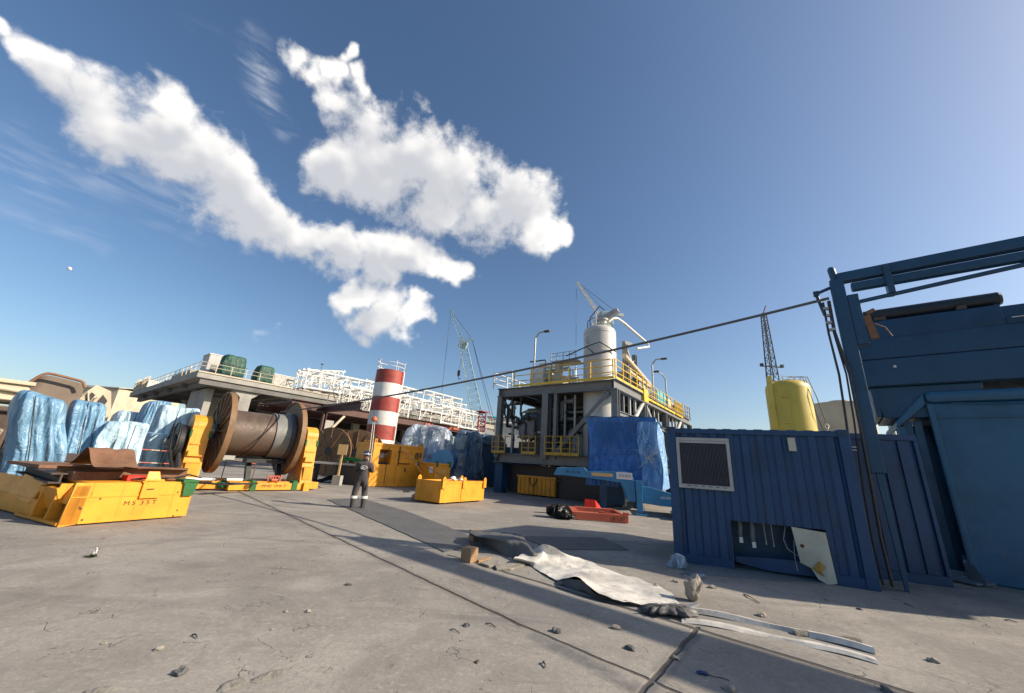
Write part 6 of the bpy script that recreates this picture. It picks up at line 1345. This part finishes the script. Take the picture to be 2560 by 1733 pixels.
# ================================================================== SHEETS AND DEBRIS ON THE YARD
def ground_sheet(name, px, mat, label, cat, th=.012, z=.004, group=None):
    pts = [gnd(u, v) for u, v in px]; c = sum(pts, Vector())/len(pts)
    r = thing(name, label, cat, (c.x, c.y, 0), 90, group)
    # subdivided edge, slight waviness
    P = []
    for i, p in enumerate(pts):
        q = pts[(i+1) % len(pts)]; n = max(2, int((q-p).length/.35))
        for k in range(n):
            s = p.lerp(q, k/n); w = noise.noise(s*1.7)*.03; P.append(Vector((s.x-c.x+w, s.y-c.y+w, z)))
    mb = MB(); mb.prism(P, (0, 0, th)); o = part(mb, 'sheet', mat, r); return r
ground_sheet('rubber_mat', [(817, 1250), (893, 1246), (929, 1254), (1010, 1277), (1100, 1311), (1172, 1340), (1178, 1366), (1112, 1381), (1000, 1330), (905, 1288)], MATR, 'long dark grey rubber mat the worker stands on', 'rubber mat')
ground_sheet('rubber_mat', [(1296, 1342), (1507, 1345), (1573, 1376), (1380, 1375)], MATR, 'square cornered dark rubber mat lying in the container shadow', 'rubber mat')
def ribbon(name, rows, mat, label, cat, thick=.008, nv=10, nu=6, seed=0, wob=.022, parts='sheet'):
    """rows: list of cross sections, each a list of (px u, px v, z) from near edge to far edge -> smooth surface"""
    R = [[gnd(u, v, z) for u, v, z in row] for row in rows]; c = sum((p for row in R for p in row), Vector())/sum(len(q) for q in R); c.z = 0
    r = thing(name, label, cat, c, 90)
    def cr(p, t):
        n = len(p)-1; x = min(t*n, n-1e-6); i = int(x); f = x-i; a = p[max(i-1, 0)]; b = p[i]; d = p[min(i+1, n)]; e = p[min(i+2, n)]
        return .5*((2*b)+(d-a)*f+(2*a-5*b+4*d-e)*f*f+(3*b-a-3*d+e)*f*f*f)
    def fn(u, v, dz=0):
        row = [cr(q, v) for q in R]; p = cr(row, u)-c; p.z = max(.006, p.z+wob*noise.noise(Vector((p.x*5+seed, p.y*5, 0)))+wob*.6*(.5-abs(noise.noise(Vector((p.x*9+seed+p.y*4, p.y*3, 2))))*2))+dz; return p
    mb = MB(); A, B = nu*8, nv*2; mb.grid(fn, A, B); part(mb, parts, mat, r)
    return r
ribbon('curled_rubber_sheet', [[(1188, 1350, .0), (1176, 1338, .12), (1173, 1336, .20), (1178, 1326, .22)],
                               [(1236, 1378, .0), (1232, 1356, .16), (1236, 1345, .26), (1250, 1330, .24)],
                               [(1288, 1400, .0), (1296, 1372, .16), (1290, 1348, .26), (1302, 1338, .22)],
                               [(1326, 1402, .03), (1332, 1386, .16), (1318, 1360, .24), (1314, 1350, .20)],
                               [(1350, 1396, .05), (1352, 1390, .10), (1330, 1380, .18), (1318, 1368, .19)]], MATR, 'dark grey rubber sheet arched off the ground and curling under at its right end', 'rubber sheet')
ribbon('pale_sheet', [[(1288, 1404, .02), (1284, 1398, .10), (1300, 1388, .12), (1316, 1376, .08)],
                      [(1322, 1410, .02), (1332, 1404, .08), (1352, 1392, .12), (1338, 1372, .18)],
                      [(1345, 1425, .02), (1362, 1410, .05), (1368, 1392, .10), (1366, 1361, .30)],
                      [(1392, 1450, .03), (1420, 1425, .04), (1430, 1405, .06), (1420, 1388, .14)],
                      [(1437, 1442, .16), (1470, 1440, .08), (1478, 1420, .04), (1470, 1402, .05)],
                      [(1500, 1485, .08), (1530, 1460, .05), (1530, 1435, .03), (1505, 1420, .02)],
                      [(1590, 1508, .05), (1600, 1480, .03), (1600, 1455, .02), (1570, 1440, .02)],
                      [(1700, 1512, .02), (1690, 1500, .02), (1680, 1485, .01), (1640, 1462, .01)]], SHEET, 'bright pale stiff sheet with a raised peak lying on the yard', 'sheet', seed=5)
r = ribbon('dark_strip', [[(1386, 1458, .01), (1400, 1452, .02)], [(1440, 1474, .01), (1440, 1448, .13)], [(1500, 1496, .01), (1500, 1488, .06)], [(1590, 1515, .01), (1590, 1509, .04)], [(1650, 1522, .01), (1655, 1512, .03)]], MATR, 'dark strip filling the gap beneath the lifted pale sheet', 'rubber strip', seed=7)  # dark strip filling the gap under the sheet's raised edge
def strip(px0, px1, w, h, z, label, mat=SHEET, name='metal_strip', bend=.12, n=14, group='long pale strips laid along the joint'):
    a = gnd(*px0); b = gnd(*px1); r = thing(name, label, 'strip', a, 90, group); d = (b-a); s = Vector((-d.y, d.x, 0)).normalized()
    vs = []; mb = MB()
    for i in range(n+1):
        t = i/n; c = d*t+s*(bend*4*t*(1-t))+Vector((0, 0, z+.012*math.sin(t*9))); k = w/2*(1+.2*noise.noise(Vector((t*6, 1, 2))))
        for x, zz in ((-k, 0), (-k*.5, h), (k*.6, h*.8), (k, 0)): vs.append(c+s*x+Vector((0, 0, zz)))
    fs = []
    for i in range(n):
        for j in range(4): fs.append((i*4+j, (i+1)*4+j, (i+1)*4+(j+1) % 4, i*4+(j+1) % 4))
    fs += [(0, 1, 2, 3), (n*4+3, n*4+2, n*4+1, n*4)]
    mb.add(vs, fs); part(mb, 'strip', mat, r, smooth=False); return r
strip((1712, 1528), (2185, 1632), .13, .05, .0, 'upper of two long pale strips running right from the crumpled rubber')
strip((1705, 1552), (2190, 1655), .16, .025, .0, 'lower flat pale strip running beside the dark ground joint')
strip((1985, 1585), (2150, 1608), .12, .04, .0, 'short grey splintered strip near the right end of the long pale strips', STONE, bend=.02)
r = thing('crumpled_rubber', 'black crumpled rubber piece where the pale sheet meets the long strips', 'rubber scrap', gnd(1672, 1537), 100)
mb = tarp_blob((0, 0, 0), (.62, .28, .10), 71, .7, .07, 14, .6, 2.4); part(mb, 'rubber', MATR, r, smooth=True)
mb = MB(); mb.beam((.05, -.06, .05), (.36, .10, .13), .07, .015); part(mb, 'shiny_flap', SILV, r)
# belt continuing to right corner
def block(px, size, az, label, tilt=0., mat=TIMB):
    p = gnd(*px); r = thing('wood_block', label, 'wood block', p, az, 'short sawn timber blocks'); mb = MB(); mb.box((0, 0, size[2]/2+.0), size, ry=tilt); part(mb, 'block', mat, r, bevel=.008); return r
block((1188, 1352), (.22, .24, .21), 60, 'upper timber block under the left end of the curled rubber sheet')
block((1172, 1404), (.20, .22, .22), 35, 'lower timber block standing alone on the bare concrete')
for i, (u, v, sx, sy, rot, lab) in enumerate(((1228, 1412, .22, .15, 20, 'broken flat concrete flake next to the lower timber block'), (1272, 1420, .30, .16, 50, 'second larger flat concrete flake beside the pale sheet'), (1210, 1402, .2, .06, 30, 'brown sliver of concrete touching the lower timber block'))):
    r = thing('concrete_flake', lab, 'concrete piece', gnd(u, v), rot, 'flat concrete flakes'); mb = MB(); mb.prism([(-sx, -sy*.3, .0), (-sx*.3, -sy, .0), (sx, -sy*.4, 0), (sx*.8, sy*.8, 0), (-sx*.6, sy, 0)], (0, 0, .035)); part(mb, 'flake', STONE if i < 2 else TIMB, r, bevel=.006)
def boulder():
    p = gnd(1735, 1503); r = thing('concrete_lump', 'upright broken lump of concrete, brown in shade and white where sunlit', 'concrete piece', p, 90)
    mb = MB(); bm = bmesh.new(); bmesh.ops.create_icosphere(bm, subdivisions=3, radius=1)
    vs = []
    for v in bm.verts:
        q = v.co.copy(); k = 1+.32*noise.noise(q*1.4+Vector((4, 1, 2)))+.12*noise.noise(q*4); z = q.z*.155+.145; w = .095+.05*max(0, q.z); vs.append(Vector((q.x*w*k*1.1+.02*q.z, q.y*w*k, max(0, z*k))))
    mb.add(vs, [tuple(v.index for v in f.verts) for f in bm.faces]); bm.free(); part(mb, 'lump', STONE, r)
boulder()
stones = [(1392, 1580, .055, STONED, 'round dark stone in the middle of the foreground'), (1167, 1565, .038, STONED, 'small grey pebble left of the round dark stone'), (1541, 1572, .045, STONE, 'flat grey stone above the dark ground joint fork'), (1575, 1624, .045, STONED, 'flat dark stone near the right foreground joint'),
 (1192, 1656, .022, RUSTD, 'small round rusty bolt head in the foreground'), (1907, 1541, .06, STONE, 'pale chipped stone right of the long strips start'), (2070, 1502, .04, STONE, 'small tan stone in front of the blue container'), (2148, 1524, .03, STONED, 'small upright dark stone in front of the gantry'),
 (1640, 1467, .05, STONE, 'crumbly flat stone at the far edge of the pale sheet'), (1780, 1470, .06, STONE, 'crumbled concrete right of the upright lump'), (1690, 1648, .03, STONE, 'stone on the diagonal joint in the right foreground'), (1825, 1727, .05, STONE, 'stone cut by the bottom edge of view'),
 (2215, 1730, .05, STONED, 'dark stone at the bottom right edge'), (2335, 1655, .05, STONE, 'low stone on the edge of the dark band at right'), (1835, 1545, .06, STONED, 'dark broken chip beside the long pale strips'), (450, 1684, .05, STONED, 'dark wedge shaped stone in the left foreground'), (1690, 1455, .05, STONE, 'small rubble piece left of the upright lump'),
 (870, 1463, .035, STONED, 'angular dark chip in the centre left of the yard'), (715, 1530, .022, STONE, 'tiny pale stone in the left centre'), (262, 1610, .02, STONE, 'tiny pale stone in the left foreground'), (395, 1625, .028, STONE, 'pale stone flake in the left foreground'), (678, 1575, .015, STONE, 'tiny round pebble in left centre'),
 (770, 1530, .03, STONE, 'small tan stone left of the ground joint'), (1230, 1330, .0, STONE, '')]
for i, (u, v, s, mt, lab) in enumerate(stones):
    if not s: continue
    r = thing('stone', lab, 'stone', gnd(u, v), (i*47) % 180, 'loose stones scattered on the yard'); mb = MB(); rock(mb, (0, 0, 0), (s*1.1, s*.85, s*.55), i*3+1, amp=.4); part(mb, 'stone', mt, r)
for i, (u, v, sx, sy, rot, lab) in enumerate(((580, 1712, .10, .065, 15, 'rough raised patch of broken mortar in the left foreground, left one'), (675, 1690, .13, .06, 40, 'rough raised patch of broken mortar in the left foreground, right one'), (250, 1728, .09, .05, 70, 'low mortar patch at the bottom left edge'))):
    r = thing('mortar_patch', lab, 'mortar patch', gnd(u, v), rot, 'mortar patches'); mb = MB()
    def fn(a, b_, sx=sx, sy=sy, i=i):
        th = a*2*math.pi; k = b_*(1+.25*noise.noise(Vector((math.cos(th)*2, math.sin(th)*2, i*3)))); x, y = sx*k*math.cos(th), sy*k*math.sin(th); return Vector((x, y, .002+.016*(1-b_)**.5+.012*noise.noise(Vector((x*22, y*22, i)))*(1-b_)))
    mb.grid(fn, 40, 10); part(mb, 'patch', paint('grey_mortar', (.25, .235, .20), .95, dirt=.5, scale=6, bump=.8), r)
sticks = [(1860, 1487, 1900, 1510, .009, 'thin twig pointing away from the upright concrete lump'), (1215, 1560, 1240, 1570, .006, 'short twig by the grey pebble'), (1358, 1658, 1362, 1672, .009, 'black bent wire scrap in the bottom centre'), (2512, 1552, 2545, 1558, .008, 'dark twig at the right edge of the yard'), (480, 1590, 492, 1598, .008, 'short dark splinter in the left foreground'), (1125, 1575, 1150, 1585, .005, 'thin dark wire bit at centre'), (2260, 1510, 2290, 1522, .006, 'thin twig below the bin')]
for i, (u0, v0, u1, v1, s, lab) in enumerate(sticks):
    a, b = gnd(u0, v0), gnd(u1, v1); r = thing('twig', lab, 'twig', a, 90, 'twigs and wire scraps'); d = b-a; mb = MB(); mb.path([(0, 0, s), d*.4+Vector((0, .01, s+.012)), d*.7+Vector((.01, 0, s+.004)), d+Vector((0, 0, s))], [s, s*.9, s*.7, s*.5], 6); part(mb, 'stem', STONED if i != 0 else TIMB, r)
r = thing('cable_end', 'blue plug with a short wire lying in the right foreground', 'plug', gnd(1760, 1688), 110); mb = MB(); mb.path([(-.06, 0, .012), (-.03, 0, .015), (.02, 0, .015), (.04, 0, .01)], [.006, .016, .015, .006], 8); part(mb, 'plug', paint('plug_blue', (.03, .05, .15), .4), r); mb = MB(); mb.path([(.04, 0, .008), (.09, -.005, .008), (.14, .01, .006), (.19, -.015, .006)], .003, 5); part(mb, 'wire', BLK, r)
r = thing('weed', 'small green weed clump with a white scrap in the left foreground', 'weed', gnd(228, 1393), 90); mb = MB(); rg = random.Random(8)
for k in range(60):
    a = rg.uniform(0, 6.28); l = rg.uniform(.03, .09); p = Vector((rg.uniform(-.05, .05), rg.uniform(-.03, .03), 0)); q = p+Vector((math.cos(a)*l, math.sin(a)*l, rg.uniform(.01, .05))); s = Vector((-math.sin(a), math.cos(a), 0))*.008; mb.add([p, p.lerp(q, .5)+s, q, p.lerp(q, .5)-s], [(0, 1, 2, 3)])
part(mb, 'leaves', paint('weed_green', (.05, .09, .025), .8), r); mb = MB(); mb.prism([(0, 0, .03), (.03, .01, .05), (.04, 0, .11), (.01, .01, .12)], (0, .015, 0)); part(mb, 'white_scrap', INKW, r)
for i, (u, v, s, lab) in enumerate(((1690, 1420, .13, 'clump of clear plastic film at the foot of the blue container corner'), (1722, 1438, .10, 'flattened clear film trailing right of the clump'))):
    r = thing('plastic_film', lab, 'plastic film', gnd(u, v), 115, 'clear film scraps'); part(tarp_blob((0, 0, 0), (s*(1.4 if i == 0 else 4), s, s*(1.8 if i == 0 else .4)), 80+i, .9, .12, 12, .5, 3), 'film', PLC, r, smooth=True)
for i, (u, v, w, az, lab) in enumerate(((385, 1487+0, .0, 0, ''),)): pass
ground_sheet('grey_sheeting', [(1700, 1412), (1850, 1418), (2060, 1440), (2180, 1462), (2120, 1465), (1900, 1450), (1720, 1436)], paint('blue_grey_sheet', (.16, .18, .19), .6, dirt=.3), 'dull blue-grey sheeting on the ground along the foot of the blue container', 'sheet', .01)
# scraps near the worker and skip
for i, (u, v, sc, lab) in enumerate(((795, 1221, .12, 'pale rag on the ground right of the reel stand'), (1015, 1231, .1, 'dark scrap on the ground in front of the yellow cabinet'))):
    r = thing('rag', lab, 'rag', gnd(u, v), 90, 'rags on the yard'); part(tarp_blob((0, 0, 0), (sc*2.6, sc*1.6, sc*.7), 90+i, .9, .15, 10, .6, 3), 'rag', [STONE, STONED][i], r, smooth=True)
# ================================================================== PEOPLE
def person(o, az, label, pose='rope', sc=1.0, full=True):
    """standing worker; local +x = facing direction, +y = his left"""
    r = thing('person', label, 'person', o, az)
    def skin_obj(pts, edges, rad, name, mats, sub=2, fpick=None):
        me = bpy.data.meshes.new(name); me.from_pydata([tuple(Vector(p)*sc) for p in pts], edges, []); ob = bpy.data.objects.new(name, me); COL.objects.link(ob)
        md = ob.modifiers.new('skin', 'SKIN'); md.use_smooth_shade = True; md.branch_smoothing = .6
        sv = me.skin_vertices[0].data
        for i, q in enumerate(rad): q = (q, q) if not isinstance(q, tuple) else q; sv[i].radius = (q[0]*sc, q[1]*sc); 
        sv[0].use_root = True
        s = ob.modifiers.new('sub', 'SUBSURF'); s.levels = sub; s.render_levels = sub
        dg = bpy.context.evaluated_depsgraph_get(); m2 = bpy.data.meshes.new_from_object(ob.evaluated_get(dg)); bpy.data.objects.remove(ob)
        m2.materials.clear(); 
        for q in mats: m2.materials.append(q)
        for p in m2.polygons:
            p.use_smooth = True
            if fpick: p.material_index = fpick(p.center/sc)
        m2.name = name; ob = bpy.data.objects.new(name, m2); COL.objects.link(ob); ob.parent = r; return ob
    P = {}; pts = []; rad = []; E = []
    def v(n, p, q, to=None):
        P[n] = len(pts); pts.append(p); rad.append(q)
        if to: E.append((P[to], P[n]))
    v('pelvis', (0, 0, .93), (.19, .15)); v('waist', (.0, 0, 1.08), (.185, .15), 'pelvis'); v('chest', (.01, 0, 1.27), (.215, .15), 'waist'); v('upper', (.0, 0, 1.40), (.19, .115), 'chest'); v('neck', (.02, 0, 1.49), .06, 'upper'); v('headb', (.05, 0, 1.58), (.075, .085), 'neck'); v('headt', (.055, 0, 1.68), (.085, .095), 'headb')
    for s, y in (('L', 1), ('R', -1)):
        ft = .15 if s == 'L' else .13; fx = .0 if s == 'L' else .06
        v('hip'+s, (0, .10*y, .86), .135, 'pelvis'); v('knee'+s, (.03+fx, ft*y*1.05, .50), .102, 'hip'+s); v('shin'+s, (fx, ft*y*1.1, .30), .092, 'knee'+s); v('ank'+s, (fx-.02, ft*y*1.12, .10), .05, 'shin'+s)
        v('heel'+s, (fx-.03, ft*y*1.12, .05), .045, 'ank'+s); v('toe'+s, (fx+.17, (ft*1.12+.03)*y, .04), .04, 'heel'+s)
        v('sh'+s, (-.0, .19*y, 1.40), .092, 'upper')
        if pose == 'rope': el = (.05, .275*y, 1.12) if s == 'R' else (.04, .27*y, 1.13); wr = (.26, .12*y, 1.20) if s == 'R' else (.24, .10*y, 1.08)
        else: el = (.1, .26*y, 1.12); wr = (.33, .2*y, 1.02)
        v('el'+s, el, .072, 'sh'+s); v('wr'+s, wr, .034, 'el'+s)
    def pick(c):
        if c.z > 1.50: return 1
        return 0
    skin_obj(pts, E, rad, 'body', [CLOTH, SKIN], 2, pick)
    # face features on head
    mb = MB(); mb.tube((.14, 0, 1.60), (.165, 0, 1.585), .012, .016, n=6)
    for y in (-1, 1): mb.box((.05, .086*y, 1.60), (.035, .015, .055)); 
    part(mb, 'nose_and_ears', SKIN, r)
    # hands
    for s, y in (('L', 1), ('R', -1)):
        w = Vector(pts[P['wr'+s]]); e = Vector(pts[P['el'+s]]); d = (w-e).normalized(); side = Vector((0, -y, 0)); side = (side-d*side.dot(d)).normalized(); nrm = d.cross(side)
        hp = [w, w+d*.05, w+d*.095]; hr = [(.026, .018), (.036, .018), (.038, .017)]; he = [(0, 1), (1, 2)]
        for k in range(4):
            b = w+d*.10+side*(.028-.0185*k); L = (.036, .042, .039, .03)[k]; i0 = len(hp); hp += [b, b+d*L*.9+nrm*y*.01, b+d*L*1.0+nrm*y*(.036), b+d*L*.5+nrm*y*.052]; hr += [.0095, .009, .0085, .0075]; he += [(2, i0), (i0, i0+1), (i0+1, i0+2), (i0+2, i0+3)]
        t = w+d*.035+side*.03; i0 = len(hp); hp += [t, t+side*.022+d*.03+nrm*y*.012, t+side*.012+d*.055+nrm*y*.03]; hr += [.012, .0105, .009]; he += [(1, i0), (i0, i0+1), (i0+1, i0+2)]
        skin_obj(hp, he, hr, 'hand', [GLOVE], 1)
    # boots
    for s, y in (('L', 1), ('R', -1)):
        fx = .0 if s == 'L' else .06; ft = (.15 if s == 'L' else .13)*1.12*y
        mb = MB(); mb.lathe([(.075, .30), (.082, .28), (.074, .16), (.066, .08), (.07, .0)], 18, c=(fx-.02, ft, 0), hard=False)
        mb.path([(fx-.06, ft, .055), (fx+.04, ft+.01*y, .065), (fx+.13, ft+.03*y, .05), (fx+.20, ft+.035*y, .04)], [.055, .058, .052, .035], 10); mb.prism([(fx-.11, ft-.05, 0), (fx+.2, ft-.045+.03*y, 0), (fx+.24, ft+.03*y, 0), (fx+.2, ft+.05+.03*y, 0), (fx-.11, ft+.05, 0)], (0, 0, .025)); part(mb, 'boot', BOOT, r)
        mb = MB(); mb.lathe([(.098, .305), (.112, .30), (.112, .375), (.098, .37)], 20, c=(fx+.0, ft*1.0, 0)); part(mb, 'reflective_band', REFL, r)
        mb = MB(); mb.bx(-.07, .07, .175*y-.012, .175*y+.012, .56, .74); part(mb, 'thigh_pocket', CLOTH, r, bevel=.02)
    # helmet
    mb = MB(); mb.lathe([(.125, 0), (.13, .015), (.122, .05), (.10, .10), (.065, .135), (.02, .148)], 26, c=(.05, 0, 1.645), hard=False); mb.lathe([(.125, 0), (.145, -.004), (.147, .002), (.125, .012)], 26, c=(.055, 0, 1.645), hard=False); mb.prism([(.12, -.09, 1.645), (.22, -.05, 1.635), (.235, 0, 1.635), (.22, .05, 1.635), (.12, .09, 1.645)], (0, 0, .012)); h = part(mb, 'helmet', HELM, r)
    mb = MB(); 
    for k in range(9): a = math.radians(200-40+k*12-10); 
    mb.path([(.05+.134*math.cos(math.radians(q)), .134*math.sin(math.radians(q)), 1.675) for q in range(110, 256, 12)], .012, 6); part(mb, 'helmet_stripe', REFL, h)
    if full:
        # back emblem: oval ring with illegible figures, and cuffs
        def bk(y, z): return Vector((-.162-.012*math.cos(y*9)+.0, y, z))
        mb = MB()
        for a0, a1 in ((15, 215), (235, 350)):
            n = 14; mb.path([bk(.098*math.cos(math.radians(a0+(a1-a0)*k/n)), 1.25+.055*math.sin(math.radians(a0+(a1-a0)*k/n))) for k in range(n+1)], .008, 5)
        for y, zz in ((.045, .03), (.02, .022)): mb.path([bk(y, 1.25-zz), bk(y-.005, 1.25+zz)], .008, 5)
        mb.path([bk(.01, 1.235), bk(-.03, 1.232), bk(-.055, 1.245)], .008, 5)
        part(mb, 'back_emblem', REFL, r)
        mb = MB(); mb.path([(-.12, -.03, 1.40), (-.168, -.02, 1.25), (-.165, 0, 1.12)], .008, 5); part(mb, 'dark_seam', BLK, r)
    for s, y in (('L', 1), ('R', -1)):
        a = Vector(pts[P['el'+s]]); w = Vector(pts[P['wr'+s]]); mb = MB(); mb.tube(a.lerp(w, .30), a.lerp(w, .42), .058, .054, n=14); part(mb, 'cuff_band', paint('dull_yellow_tape', (.42, .32, .10), .6), r)
    mb = MB(); mb.tube((-.02, 0, 1.475), (-.0, 0, 1.52), .075, .06, n=16); part(mb, 'collar', CLOTH, r)
    return r
mp_ = gnd(893, 1271)
person(mp_, -16, 'worker in charcoal overalls and dark helmet seen from behind holding white ropes')
p2 = Vector((3.28*.97, 24.1*.97, 0)); pr = person(p2, 200, 'person in dark overalls mostly hidden behind the raised blue trailer neck', pose='x', full=False)
